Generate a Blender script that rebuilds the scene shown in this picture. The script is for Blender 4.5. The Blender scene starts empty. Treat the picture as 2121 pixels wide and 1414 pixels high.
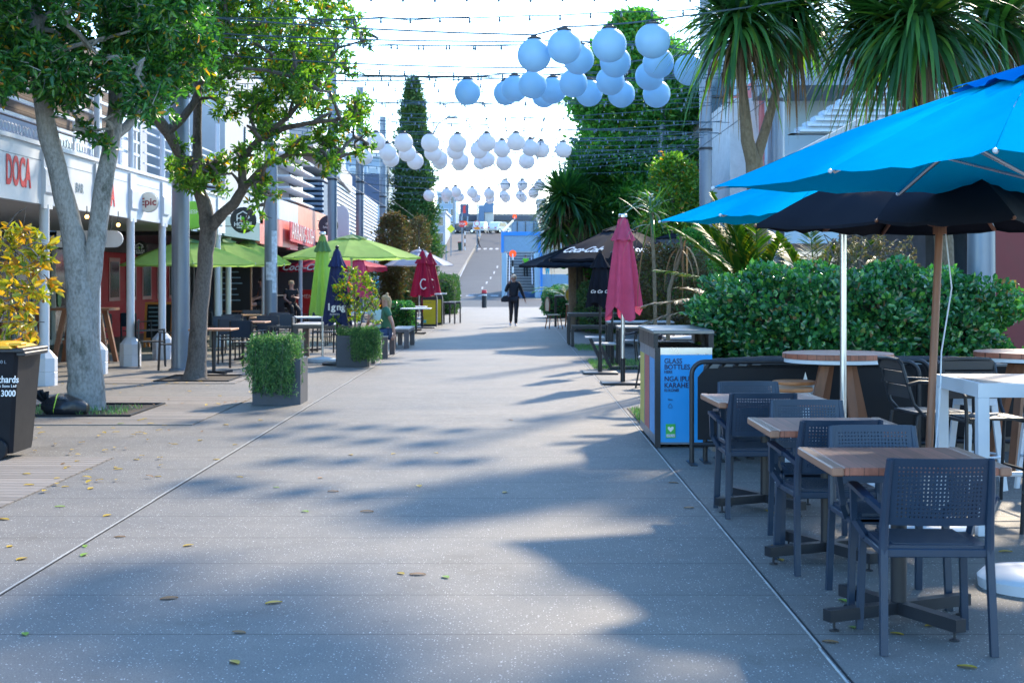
import bpy, math, random
import numpy as np
from mathutils import Vector, Matrix
random.seed(7)
R = math.radians
SC = bpy.context.scene
COL = SC.collection

# ------------------------------------------------------------------ camera, sky, sun, exposure
F = 2950.0; CX = 1068.0; HY = 580.0; EYE = 1.55
cam = bpy.data.cameras.new('camera'); camo = bpy.data.objects.new('camera', cam); COL.objects.link(camo)
camo.location = (0, 0, EYE); camo.rotation_euler = (R(90), 0, 0)
cam.sensor_fit = 'HORIZONTAL'; cam.sensor_width = 36; cam.lens = 36*F/2121
cam.shift_x = -(CX-1060.5)/2121; cam.shift_y = -(707-HY)/2121
cam.clip_start = .1; cam.clip_end = 5000
cam.dof.use_dof = True; cam.dof.focus_distance = 10.5; cam.dof.aperture_fstop = 6.3
SC.camera = camo
SUN_AZ, SUN_EL = 24.0, 33.0            # azimuth from +Y towards +X
w = bpy.data.worlds.new('World'); SC.world = w; w.use_nodes = True
nt = w.node_tree; bg = nt.nodes['Background']
sky = nt.nodes.new('ShaderNodeTexSky'); sky.sky_type = 'NISHITA'; sky.sun_disc = False
sky.sun_elevation = R(SUN_EL); sky.sun_rotation = R(SUN_AZ)
sky.air_density = 1.0; sky.dust_density = .3; sky.ozone_density = 3.0
hs = nt.nodes.new('ShaderNodeHueSaturation'); hs.inputs['Saturation'].default_value = 1.15; hs.inputs['Hue'].default_value = .497
nt.links.new(sky.outputs[0], hs.inputs['Color']); nt.links.new(hs.outputs[0], bg.inputs[0]); bg.inputs[1].default_value = .15
sd = bpy.data.lights.new('sun', 'SUN'); so = bpy.data.objects.new('sun', sd); COL.objects.link(so)
sd.energy = 2.1; sd.angle = R(2.6); sd.color = (1, .85, .64)
sdir = Vector((math.sin(R(SUN_AZ))*math.cos(R(SUN_EL)), math.cos(R(SUN_AZ))*math.cos(R(SUN_EL)), math.sin(R(SUN_EL))))
so.rotation_euler = sdir.to_track_quat('Z', 'Y').to_euler()
vs = SC.view_settings; vs.view_transform = 'Standard'; vs.look = 'None'; vs.gamma = 1; vs.exposure = 2.12

# ------------------------------------------------------------------ placing helpers
TY = [-60, 0, 88, 125, 150, 193, 215, 262, 4000]; TZ = [0, 0, 0, .4, 2.0, 5.9, 8.6, 10.6, 10.6]
def terr(y): return float(np.interp(y, TY, TZ))
def W(px, py, Y): return Vector(((px-CX)*Y/F, Y, EYE+(HY-py)*Y/F))
def XA(px, Y): return (px-CX)*Y/F

# ------------------------------------------------------------------ materials
def newmat(name):
    m = bpy.data.materials.new(name); m.use_nodes = True
    return m, m.node_tree, m.node_tree.nodes['Principled BSDF']
def M(name, c, rough=.55, metal=0, var=.14, vs=4, bump=0, bs=60, transl=0, stretch=None, spec=.5):
    m, t, p = newmat(name); N = t.nodes; L = t.links
    tc = N.new('ShaderNodeTexCoord'); mp = N.new('ShaderNodeMapping'); L.new(tc.outputs['Object'], mp.inputs[0])
    if stretch: mp.inputs['Scale'].default_value = stretch
    n = N.new('ShaderNodeTexNoise'); n.inputs['Scale'].default_value = vs; n.inputs['Detail'].default_value = 6; n.inputs['Roughness'].default_value = .65
    L.new(mp.outputs[0], n.inputs[0])
    r = N.new('ShaderNodeValToRGB'); r.color_ramp.elements[0].position = .28; r.color_ramp.elements[1].position = .72
    r.color_ramp.elements[0].color = (*[x*(1-var) for x in c], 1); r.color_ramp.elements[1].color = (*[min(1, x*(1+var)) for x in c], 1)
    L.new(n.outputs[0], r.inputs[0]); L.new(r.outputs[0], p.inputs['Base Color'])
    p.inputs['Metallic'].default_value = metal; p.inputs['Specular IOR Level'].default_value = spec
    mr = N.new('ShaderNodeMapRange'); mr.inputs['To Min'].default_value = max(.02, rough-.1); mr.inputs['To Max'].default_value = min(1, rough+.12)
    L.new(n.outputs[0], mr.inputs[0]); L.new(mr.outputs[0], p.inputs['Roughness'])
    if bump:
        b = N.new('ShaderNodeBump'); b.inputs['Strength'].default_value = bump; b.inputs['Distance'].default_value = .01
        n2 = N.new('ShaderNodeTexNoise'); n2.inputs['Scale'].default_value = bs; n2.inputs['Detail'].default_value = 5
        L.new(mp.outputs[0], n2.inputs[0]); L.new(n2.outputs[0], b.inputs['Height']); L.new(b.outputs[0], p.inputs['Normal'])
    if transl:
        tr = N.new('ShaderNodeBsdfTranslucent'); L.new(r.outputs[0], tr.inputs[0]); mx = N.new('ShaderNodeMixShader'); mx.inputs[0].default_value = transl
        out = N['Material Output']; L.new(p.outputs[0], mx.inputs[1]); L.new(tr.outputs[0], mx.inputs[2]); L.new(mx.outputs[0], out.inputs[0])
    return m
def leafmat(name, cols, tcol, transl=.4, rough=.38, spec=.6):
    """cols: list of (position, colour) chosen at random per leaf"""
    m, t, p = newmat(name); N = t.nodes; L = t.links
    g = N.new('ShaderNodeNewGeometry'); r = N.new('ShaderNodeValToRGB'); e = r.color_ramp.elements
    e[0].position = cols[0][0]; e[0].color = (*cols[0][1], 1); e[1].position = cols[1][0]; e[1].color = (*cols[1][1], 1)
    for q, c in cols[2:]:
        x = e.new(q); x.color = (*c, 1)
    L.new(g.outputs['Random Per Island'], r.inputs[0]); L.new(r.outputs[0], p.inputs['Base Color'])
    p.inputs['Roughness'].default_value = rough; p.inputs['Specular IOR Level'].default_value = spec
    tr = N.new('ShaderNodeBsdfTranslucent'); mc = N.new('ShaderNodeMix'); mc.data_type = 'RGBA'; mc.blend_type = 'MULTIPLY'; mc.inputs[0].default_value = 1
    L.new(r.outputs[0], mc.inputs[6]); mc.inputs[7].default_value = (*tcol, 1); L.new(mc.outputs[2], tr.inputs[0])
    mx = N.new('ShaderNodeMixShader'); mx.inputs[0].default_value = transl
    L.new(p.outputs[0], mx.inputs[1]); L.new(tr.outputs[0], mx.inputs[2]); L.new(mx.outputs[0], N['Material Output'].inputs[0])
    return m
def woodmat(name, c, axis='X', plank=.09, rough=.5, gap=.05, var=.3):
    """planks laid side by side across `axis`, with grain along the other one"""
    m, t, p = newmat(name); N = t.nodes; L = t.links
    tc = N.new('ShaderNodeTexCoord'); sp = N.new('ShaderNodeSeparateXYZ'); L.new(tc.outputs['Object'], sp.inputs[0])
    d = N.new('ShaderNodeMath'); d.operation = 'DIVIDE'; d.inputs[1].default_value = plank; L.new(sp.outputs[axis], d.inputs[0])
    fl = N.new('ShaderNodeMath'); fl.operation = 'FLOOR'; L.new(d.outputs[0], fl.inputs[0])
    wn = N.new('ShaderNodeTexWhiteNoise'); wn.noise_dimensions = '1D'; L.new(fl.outputs[0], wn.inputs['W'])
    fr = N.new('ShaderNodeMath'); fr.operation = 'FRACT'; L.new(d.outputs[0], fr.inputs[0])
    gp = N.new('ShaderNodeMath'); gp.operation = 'GREATER_THAN'; gp.inputs[1].default_value = gap; L.new(fr.outputs[0], gp.inputs[0])
    mp = N.new('ShaderNodeMapping'); mp.inputs['Scale'].default_value = (60, 4, 30) if axis == 'X' else ((4, 60, 30) if axis == 'Y' else (4, 30, 60)); L.new(tc.outputs['Object'], mp.inputs[0])
    n = N.new('ShaderNodeTexNoise'); n.inputs['Scale'].default_value = 1; n.inputs['Detail'].default_value = 5; L.new(mp.outputs[0], n.inputs[0])
    ad = N.new('ShaderNodeMath'); ad.operation = 'MULTIPLY_ADD'; ad.inputs[1].default_value = .5; L.new(wn.outputs[0], ad.inputs[0]); L.new(n.outputs[0], ad.inputs[2])
    r = N.new('ShaderNodeValToRGB'); r.color_ramp.elements[0].position = .35; r.color_ramp.elements[1].position = 1.05
    r.color_ramp.elements[0].color = (*[x*(1-var) for x in c], 1); r.color_ramp.elements[1].color = (*[min(1, x*(1+var)) for x in c], 1)
    L.new(ad.outputs[0], r.inputs[0])
    mc = N.new('ShaderNodeMix'); mc.data_type = 'RGBA'; L.new(gp.outputs[0], mc.inputs[0]); mc.inputs[6].default_value = (*[x*.2 for x in c], 1); L.new(r.outputs[0], mc.inputs[7])
    L.new(mc.outputs[2], p.inputs['Base Color']); p.inputs['Roughness'].default_value = rough
    b = N.new('ShaderNodeBump'); b.inputs['Strength'].default_value = .5; b.inputs['Distance'].default_value = .004; L.new(gp.outputs[0], b.inputs['Height']); L.new(b.outputs[0], p.inputs['Normal'])
    return m
def pavemat(name, base, joint=.78, specks=True, tint=(1, .93, .84)):
    m, t, p = newmat(name); N = t.nodes; L = t.links
    tc = N.new('ShaderNodeTexCoord'); O = tc.outputs['Object']
    def noise(s, d=6, ro=.6):
        n = N.new('ShaderNodeTexNoise'); n.inputs['Scale'].default_value = s; n.inputs['Detail'].default_value = d; n.inputs['Roughness'].default_value = ro
        L.new(O, n.inputs[0]); return n.outputs[0]
    def ramp(src, a, b, c0, c1):
        r = N.new('ShaderNodeValToRGB'); r.color_ramp.elements[0].position = a; r.color_ramp.elements[1].position = b
        r.color_ramp.elements[0].color = (*c0, 1); r.color_ramp.elements[1].color = (*c1, 1); L.new(src, r.inputs[0]); return r.outputs[0]
    def mul(a, b, k=1):
        x = N.new('ShaderNodeMix'); x.data_type = 'RGBA'; x.blend_type = 'MULTIPLY'; x.inputs[0].default_value = k; L.new(a, x.inputs[6]); L.new(b, x.inputs[7]); return x.outputs[2]
    def mix(f, a, b):
        x = N.new('ShaderNodeMix'); x.data_type = 'RGBA'; L.new(f, x.inputs[0]); L.new(a, x.inputs[6])
        if isinstance(b, tuple): x.inputs[7].default_value = (*b, 1)
        else: L.new(b, x.inputs[7])
        return x.outputs[2]
    c = ramp(noise(.45, 5), .3, .7, tuple(x*.80 for x in base), tuple(x*1.14*y for x, y in zip(base, tint)))
    c = mul(c, ramp(noise(3.2, 6, .7), .3, .72, (.84, .84, .85), (1.06, 1.05, 1.03)))
    c = mul(c, ramp(noise(1.1, 7, .8), .30, .46, (.78, .76, .74), (1, 1, 1)))
    c = mul(c, ramp(noise(110, 4, .85), .32, .7, (.5, .5, .52), (1.42, 1.40, 1.37)))
    if specks:
        for s, th, rn in ((75, .22, .74), (36, .16, .84), (17, .075, .85)):
            v = N.new('ShaderNodeTexVoronoi'); v.inputs['Scale'].default_value = s; L.new(O, v.inputs[0])
            lt = N.new('ShaderNodeMath'); lt.operation = 'LESS_THAN'; lt.inputs[1].default_value = th; L.new(v.outputs['Distance'], lt.inputs[0])
            sp = N.new('ShaderNodeSeparateColor'); L.new(v.outputs['Color'], sp.inputs[0])
            gt = N.new('ShaderNodeMath'); gt.operation = 'GREATER_THAN'; gt.inputs[1].default_value = rn; L.new(sp.outputs[0], gt.inputs[0])
            mm = N.new('ShaderNodeMath'); mm.operation = 'MULTIPLY'; L.new(lt.outputs[0], mm.inputs[0]); L.new(gt.outputs[0], mm.inputs[1])
            c = mix(mm.outputs[0], c, (.60, .59, .56))
        # small stains of chewing gum and spilt drink
        v = N.new('ShaderNodeTexVoronoi'); v.inputs['Scale'].default_value = 2.3; L.new(O, v.inputs[0])
        c = mul(c, ramp(v.outputs['Distance'], .03, .06, (.72, .72, .72), (1, 1, 1)))
    if joint:
        s = N.new('ShaderNodeSeparateXYZ'); L.new(O, s.inputs[0])
        wob = N.new('ShaderNodeMath'); wob.operation = 'MULTIPLY_ADD'; wob.inputs[1].default_value = .012; L.new(noise(2, 2), wob.inputs[0]); L.new(s.outputs['Y'], wob.inputs[2])
        d = N.new('ShaderNodeMath'); d.operation = 'DIVIDE'; d.inputs[1].default_value = joint; L.new(wob.outputs[0], d.inputs[0])
        fr = N.new('ShaderNodeMath'); fr.operation = 'FRACT'; L.new(d.outputs[0], fr.inputs[0])
        lt = N.new('ShaderNodeMath'); lt.operation = 'LESS_THAN'; lt.inputs[1].default_value = .015; L.new(fr.outputs[0], lt.inputs[0])
        k = N.new('ShaderNodeMath'); k.operation = 'MULTIPLY'; k.inputs[1].default_value = .75; L.new(lt.outputs[0], k.inputs[0])
        c = mix(k.outputs[0], c, (.035, .034, .033))
    L.new(c, p.inputs['Base Color']); p.inputs['Roughness'].default_value = .68; p.inputs['Specular IOR Level'].default_value = .3 if specks else .08
    b = N.new('ShaderNodeBump'); b.inputs['Strength'].default_value = .35; b.inputs['Distance'].default_value = .004; L.new(noise(240, 3), b.inputs['Height']); L.new(b.outputs[0], p.inputs['Normal'])
    return m
def barkmat(name, c1, c2, c3):
    m, t, p = newmat(name); N = t.nodes; L = t.links
    tc = N.new('ShaderNodeTexCoord'); mp = N.new('ShaderNodeMapping'); mp.inputs['Scale'].default_value = (1, 1, .55); L.new(tc.outputs['Object'], mp.inputs[0])
    n = N.new('ShaderNodeTexNoise'); n.inputs['Scale'].default_value = 3.2; n.inputs['Detail'].default_value = 12; n.inputs['Roughness'].default_value = .78; L.new(mp.outputs[0], n.inputs[0])
    r = N.new('ShaderNodeValToRGB'); e = r.color_ramp.elements; e[0].position = .34; e[0].color = (*c1, 1); e[1].position = .48; e[1].color = (*c2, 1)
    x = e.new(.62); x.color = (*c2, 1); x = e.new(.70); x.color = (*c3, 1); L.new(n.outputs[0], r.inputs[0])
    n2 = N.new('ShaderNodeTexNoise'); n2.inputs['Scale'].default_value = 38; n2.inputs['Detail'].default_value = 6; L.new(mp.outputs[0], n2.inputs[0])
    r2 = N.new('ShaderNodeValToRGB'); r2.color_ramp.elements[0].position = .35; r2.color_ramp.elements[0].color = (.62, .60, .57, 1); r2.color_ramp.elements[1].position = .6; L.new(n2.outputs[0], r2.inputs[0])
    mx = N.new('ShaderNodeMix'); mx.data_type = 'RGBA'; mx.blend_type = 'MULTIPLY'; mx.inputs[0].default_value = .8; L.new(r.outputs[0], mx.inputs[6]); L.new(r2.outputs[0], mx.inputs[7])
    L.new(mx.outputs[2], p.inputs['Base Color']); p.inputs['Roughness'].default_value = .85
    b = N.new('ShaderNodeBump'); b.inputs['Strength'].default_value = .7; b.inputs['Distance'].default_value = .02; L.new(n2.outputs[0], b.inputs['Height']); L.new(b.outputs[0], p.inputs['Normal'])
    return m
def emat(name, c, s):
    m, t, p = newmat(name); p.inputs['Emission Color'].default_value = (*c, 1); p.inputs['Emission Strength'].default_value = s; p.inputs['Base Color'].default_value = (*c, 1); return m

m_pave = pavemat('exposed_aggregate', (.185, .183, .18))
m_asph = pavemat('asphalt', (.046, .056, .074), joint=0, specks=False)
m_foot = pavemat('footpath_concrete', (.15, .145, .145), joint=1.5, specks=False)
m_soil = M('soil', (.055, .04, .028), .95, var=.5, vs=30, bump=.6)
m_gsoil = M('far_ground', (.12, .13, .10), .9, var=.3, vs=.3)
m_deck = woodmat('weathered_deck', (.185, .16, .14), 'Y', .14, .7, .03, .3)
m_line = M('white_line', (.40, .39, .37), .6, var=.35, vs=9)
m_roadp = M('road_paint', (.26, .28, .32), .7, var=.4, vs=1.2)
m_white = M('white_paint', (.60, .63, .69), .45, var=.07, vs=2)
m_whitem = M('white_powdercoat', (.58, .63, .70), .35, var=.05)
m_steel = M('silver_pole_paint', (.17, .21, .27), .36, .35, var=.08)
m_alu = M('brushed_aluminium', (.62, .64, .67), .28, .9, var=.08)
m_dark = M('charcoal_metal', (.018, .021, .028), .42, .1, var=.2)
m_black = M('black_vinyl', (.007, .009, .014), .5, var=.2, spec=.25)
m_resin = M('blue_grey_resin', (.013, .030, .060), .42, var=.08, vs=8, bump=.08, bs=300)
m_bwood = woodmat('oiled_table_wood', (.30, .10, .06), 'X', .062, .42, .045, .35)
m_woodp = M('brown_timber', (.22, .09, .045), .45, var=.3, vs=12, stretch=(1, 1, .1))
m_greyw = woodmat('grey_slats', (.36, .34, .32), 'Y', .09, .6, .1)
m_tur = M('turquoise_canvas', (.001, .34, .58), .9, var=.07, vs=2, transl=.06, bump=.15, bs=400, spec=0)
m_turd = M('turquoise_trim', (.001, .13, .42), .9, var=.07, vs=2, transl=.03, spec=0)
m_blk = M('black_canvas', (.010, .012, .019), .85, var=.2, vs=3, transl=.02, spec=.15)
m_blkf = M('lighter_black_canvas', (.08, .072, .07), .9, var=.25, vs=2, transl=.05, spec=.15)  # black canvas in a lighter, slightly warmer tone
m_lime = M('lime_canvas', (.42, .64, .17), .8, var=.12, vs=2, transl=.5, spec=.15)
m_limed = M('lime_canvas_aged', (.13, .26, .09), .8, var=.2, vs=3, transl=.2)
m_pink = M('faded_red_canvas', (.62, .10, .20), .85, var=.14, vs=3, transl=.25, spec=.15)
m_crim = M('crimson_canvas', (.42, .02, .06), .75, var=.12, vs=3, transl=.2, spec=.2)
m_navy = M('navy_canvas', (.012, .022, .10), .75, var=.15, vs=3, transl=.05)
m_grayc = M('pale_grey_canvas', (.42, .45, .52), .8, var=.06, vs=2, transl=.25)
m_globe = M('opal_plastic', (.80, .82, .86), .35, var=.04, vs=3, transl=.42)
m_globeb = M('blue_opal_plastic', (.40, .66, .88), .35, var=.04, vs=3, transl=.42)
m_wire = M('black_cable', (.06, .10, .13), .6)
m_bulb = M('clear_bulb', (.10, .15, .20), .15, var=.1)
m_wtext = M('white_lettering', (.80, .80, .80), .6, var=.02)
m_rtext = M('red_lettering', (.66, .03, .03), .5, var=.04)
m_btext = M('navy_lettering', (.015, .03, .10), .5, var=.04)
m_gtext = M('grey_lettering', (.12, .20, .28), .5, var=.04)
m_leafA = leafmat('glossy_leaves', [(0, (.016, .075, .03)), (.35, (.032, .14, .045)), (.75, (.08, .24, .04)), (.955, (.09, .20, .02)), (.97, (.55, .38, .03)), (1, (.60, .20, .02))], (1.6, 1.9, .55), .40, .32)
m_leafB = leafmat('sunlit_leaves', [(0, (.03, .10, .025)), (.4, (.08, .21, .035)), (.8, (.18, .33, .04)), (.94, (.17, .28, .03)), (.955, (.55, .38, .03)), (1, (.50, .17, .02))], (1.7, 1.9, .5), .45, .35)
m_hedge = leafmat('hedge_leaves', [(0, (.016, .085, .036)), (.5, (.03, .15, .055)), (.85, (.07, .25, .065)), (.975, (.18, .38, .07)), (.98, (.20, .13, .06))], (1.3, 1.8, .6), .28, .22, .8)
m_conif = leafmat('conifer_leaves', [(0, (.022, .08, .03)), (.6, (.055, .15, .035)), (1, (.10, .16, .03))], (1.3, 1.5, .5), .25, .6)
m_bigt = leafmat('broad_tree_leaves', [(0, (.03, .14, .04)), (.5, (.07, .25, .06)), (.85, (.15, .38, .07)), (.97, (.22, .36, .05)), (1, (.40, .24, .03))], (1.5, 1.8, .5), .5, .42)
m_cord = leafmat('cordyline_blades', [(0, (.018, .075, .035)), (.6, (.038, .14, .045)), (.9, (.08, .22, .045)), (1, (.16, .25, .04))], (1.6, 1.7, .4), .36, .33, .7)
m_cordd = leafmat('dead_blades', [(0, (.10, .07, .04)), (.6, (.20, .13, .07)), (1, (.30, .22, .12))], (1, .9, .7), .2, .7)
m_fan = leafmat('fan_leaflets', [(0, (.02, .08, .015)), (.5, (.05, .15, .02)), (.85, (.12, .20, .02)), (1, (.28, .24, .03))], (1.3, 1.3, .3), .4, .5, .2)
m_fanb = leafmat('sunny_blades', [(0, (.08, .20, .03)), (.6, (.20, .34, .04)), (1, (.40, .42, .05))], (1.4, 1.4, .3), .5, .45, .3)
m_yel = leafmat('yellow_fronds', [(0, (.10, .20, .03)), (.4, (.38, .42, .03)), (.75, (.62, .42, .03)), (1, (.32, .14, .04))], (1.3, 1.1, .3), .45, .45)
m_rose = leafmat('rosemary', [(0, (.04, .13, .05)), (.6, (.10, .25, .07)), (1, (.24, .42, .13))], (1.2, 1.4, .6), .3, .5)
m_brn = leafmat('bronze_leaves', [(0, (.06, .045, .02)), (.5, (.13, .09, .03)), (1, (.06, .11, .03))], (1.4, 1.2, .5), .3, .55)
m_lem = leafmat('lemon_leaves', [(0, (.07, .17, .02)), (.5, (.17, .32, .02)), (.9, (.34, .45, .03)), (.93, (.65, .30, .02)), (1, (.65, .30, .02))], (1.7, 1.6, .3), .5, .35)
m_core = M('dark_hedge_core', (.020, .022, .012), .95, var=.5, vs=20)  # dark fill for the light-blocking core inside the hedges
m_barkA = barkmat('mottled_bark', (.07, .075, .06), (.31, .30, .285), (.20, .115, .075))
m_barkB = barkmat('rough_bark', (.04, .035, .032), (.15, .13, .12), (.30, .28, .25))
m_barkC = barkmat('palm_bark', (.10, .075, .05), (.20, .16, .11), (.26, .21, .15))
m_skin = M('skin', (.50, .27, .20), .55, var=.06)
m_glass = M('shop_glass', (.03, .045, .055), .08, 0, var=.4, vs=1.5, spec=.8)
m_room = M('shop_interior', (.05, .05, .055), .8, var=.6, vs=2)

# ------------------------------------------------------------------ mesh building
class MB:
    def __init__(s): s.v = []; s.f = []; s.m = Matrix.Identity(4)
    def at(s, loc=(0, 0, 0), rz=0, rx=0, ry=0):
        s.m = Matrix.Translation(loc) @ Matrix.Rotation(rz, 4, 'Z') @ Matrix.Rotation(ry, 4, 'Y') @ Matrix.Rotation(rx, 4, 'X'); return s
    def add(s, V, Fc):
        o = len(s.v); s.v += [tuple(s.m @ Vector(p)) for p in V]; s.f += [tuple(i+o for i in f) for f in Fc]; return s
    def box(s, x0, y0, z0, x1, y1, z1, b=0):
        if b <= 0:
            V = [(x0,y0,z0),(x1,y0,z0),(x1,y1,z0),(x0,y1,z0),(x0,y0,z1),(x1,y0,z1),(x1,y1,z1),(x0,y1,z1)]
            return s.add(V, [(3,2,1,0),(4,5,6,7),(0,1,5,4),(1,2,6,5),(2,3,7,6),(3,0,4,7)])
        prof = [(x0+b,y0),(x1-b,y0),(x1,y0+b),(x1,y1-b),(x1-b,y1),(x0+b,y1),(x0,y1-b),(x0,y0+b)]
        cx, cy = (x0+x1)/2, (y0+y1)/2
        def ring(z, k): return [(cx+(x-cx)*(1-k/max(1e-6, abs(x1-x0)/2)), cy+(y-cy)*(1-k/max(1e-6, abs(y1-y0)/2)), z) for x, y in prof]
        V = ring(z0, b)+ring(z0+b, 0)+ring(z1-b, 0)+ring(z1, b); Fc = [tuple(range(7, -1, -1)), tuple(range(24, 32))]
        for k in range(3):
            for i in range(8): Fc.append((k*8+i, k*8+(i+1) % 8, k*8+8+(i+1) % 8, k*8+8+i))
        return s.add(V, Fc)
    def bar(s, a, b, w, h=None, up=(0, 0, 1)):
        """rectangular bar from a to b"""
        h = h or w; a = Vector(a); b = Vector(b); d = (b-a).normalized(); u = Vector(up)
        if abs(d.dot(u)) > .95: u = Vector((0, 1, 0))
        x = d.cross(u).normalized()*w/2; y = x.cross(d).normalized()*h/2
        V = [a-x-y, a+x-y, a+x+y, a-x+y, b-x-y, b+x-y, b+x+y, b-x+y]
        return s.add(V, [(3,2,1,0),(4,5,6,7),(0,1,5,4),(1,2,6,5),(2,3,7,6),(3,0,4,7)])
    def tube(s, pts, rad, n=8, cap=True, squash=1):
        pts = [Vector(p) for p in pts]
        if not hasattr(rad, '__len__'): rad = [rad]*len(pts)
        V = []; Fc = []; prev = None
        for i, p in enumerate(pts):
            d = (pts[min(i+1, len(pts)-1)]-pts[max(i-1, 0)]).normalized()
            if prev is None:
                u = Vector((0, 0, 1)) if abs(d.z) < .9 else Vector((1, 0, 0)); x = d.cross(u).normalized()
            else: x = (prev-d*prev.dot(d)).normalized()
            prev = x; y = d.cross(x)
            for k in range(n):
                a = 2*math.pi*k/n; V.append(p+(x*math.cos(a)+y*math.sin(a)*squash)*rad[i])
        for i in range(len(pts)-1):
            for k in range(n): Fc.append((i*n+k, i*n+(k+1) % n, (i+1)*n+(k+1) % n, (i+1)*n+k))
        if cap: Fc += [tuple(range(n-1, -1, -1)), tuple(range((len(pts)-1)*n, len(pts)*n))]
        return s.add(V, Fc)
    def lathe(s, prof, c=(0, 0, 0), n=16, phase=0):
        """prof: (radius, z) list"""
        V = []; Fc = []
        for r, z in prof:
            for k in range(n):
                a = 2*math.pi*k/n+phase; V.append((c[0]+r*math.cos(a), c[1]+r*math.sin(a), c[2]+z))
        for i in range(len(prof)-1):
            for k in range(n): Fc.append((i*n+k, i*n+(k+1) % n, (i+1)*n+(k+1) % n, (i+1)*n+k))
        Fc += [tuple(range(n-1, -1, -1)), tuple(range((len(prof)-1)*n, len(prof)*n))]
        return s.add(V, Fc)
    def ball(s, c, r, n=16, sz=1):
        k = n//2; return s.lathe([(max(1e-4, r*math.sin(math.pi*i/k)), -r*sz*math.cos(math.pi*i/k)) for i in range(k+1)], c, n)
    def prism(s, poly, a, b, plane='XZ'):
        """polygon in a plane extruded from a to b along the remaining axis"""
        def P(u, v, t): return (u, t, v) if plane == 'XZ' else ((t, u, v) if plane == 'YZ' else (u, v, t))
        n = len(poly); V = [P(u, v, a) for u, v in poly]+[P(u, v, b) for u, v in poly]
        return s.add(V, [tuple(range(n)), tuple(range(2*n-1, n-1, -1))]+[(i, n+i, n+(i+1) % n, (i+1) % n) for i in range(n)])
    def build(s, name, mat, parent=None, smooth=False, label=None):
        me = bpy.data.meshes.new(name); me.from_pydata(s.v, [], s.f); me.materials.append(mat)
        if smooth:
            me.polygons.foreach_set('use_smooth', [True]*len(me.polygons))
            try: me.set_sharp_from_angle(angle=R(40))
            except Exception: pass
        me.update()
        o = bpy.data.objects.new(name, me); COL.objects.link(o)
        if parent is not None: o.parent = parent
        if label: o['label'] = label
        return o
def thing(name, label, cat, loc=(0, 0, 0), rz=0, group=None):
    o = bpy.data.objects.new(name, None); COL.objects.link(o); o.location = loc; o.rotation_euler = (0, 0, rz); o.empty_display_size = .1
    o['label'] = label; o['category'] = cat
    if group: o['group'] = group
    return o
def tag(o, label, cat, group=None):
    o['label'] = label; o['category'] = cat
    if group: o['group'] = group
    return o
def struct(o): o['kind'] = 'structure'; return o
def copytree(o, parent=None):
    c = o.copy(); COL.objects.link(c)
    if parent is not None: c.parent = parent
    for ch in [x for x in bpy.data.objects if x.parent == o]: copytree(ch, c)
    return c
KIDS = {}
def dup(src, loc, rz, label, group=None):
    c = src.copy(); COL.objects.link(c); c.location = loc; c.rotation_euler = (0, 0, rz); c['label'] = label
    if group: c['group'] = group
    if src.name not in KIDS: KIDS[src.name] = [(x, list(x.children)) for x in src.children]
    for ch, gs in KIDS[src.name]:
        d = ch.copy(); COL.objects.link(d); d.parent = c
        for g in gs:
            e = g.copy(); COL.objects.link(e); e.parent = d
    return c
def npmesh(name, V, Fq, mat, parent=None):
    """V (N,3) array, Fq (M,4) quads"""
    me = bpy.data.meshes.new(name); me.vertices.add(len(V)); me.vertices.foreach_set('co', np.ascontiguousarray(V, dtype=np.float32).ravel())
    me.loops.add(Fq.size); me.loops.foreach_set('vertex_index', np.ascontiguousarray(Fq, dtype=np.int32).ravel())
    me.polygons.add(len(Fq)); me.polygons.foreach_set('loop_start', np.arange(0, Fq.size, Fq.shape[1], dtype=np.int32))
    me.update(calc_edges=True); me.materials.append(mat)
    o = bpy.data.objects.new(name, me); COL.objects.link(o)
    if parent is not None: o.parent = parent
    return o
RNG = np.random.default_rng(5)
def norm(a): return a/np.maximum(1e-9, np.linalg.norm(a, axis=1, keepdims=True))
def leaves(name, P, D, Ln, Wd, mat, parent=None, up=None, fold=.22):
    """one folded six-sided leaf per point P with direction D"""
    n = len(P); D = norm(D); U = RNG.normal(size=(n, 3)) if up is None else up+RNG.normal(size=(n, 3))*.45
    S = norm(np.cross(D, U)); Nn = np.cross(S, D); Ln = (np.ones(n)*Ln*RNG.uniform(.7, 1.25, n))[:, None]; Wd = (np.ones(n)*Wd*RNG.uniform(.75, 1.2, n))[:, None]
    b = P; t = P+D*Ln-Nn*Ln*.12
    r1 = P+D*Ln*.35+S*Wd*.5+Nn*Wd*fold; r2 = P+D*Ln*.74+S*Wd*.36+Nn*Wd*fold*.4
    l1 = P+D*Ln*.35-S*Wd*.5+Nn*Wd*fold; l2 = P+D*Ln*.74-S*Wd*.36+Nn*Wd*fold*.4
    V = np.stack([b, r1, r2, t, l2, l1], 1).reshape(-1, 3); k = (np.arange(n)*6)[:, None]
    Q = np.concatenate([k+np.array([[0, 1, 2, 3]]), k+np.array([[0, 3, 4, 5]])], 0)
    return npmesh(name, V, Q, mat, parent)
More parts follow.
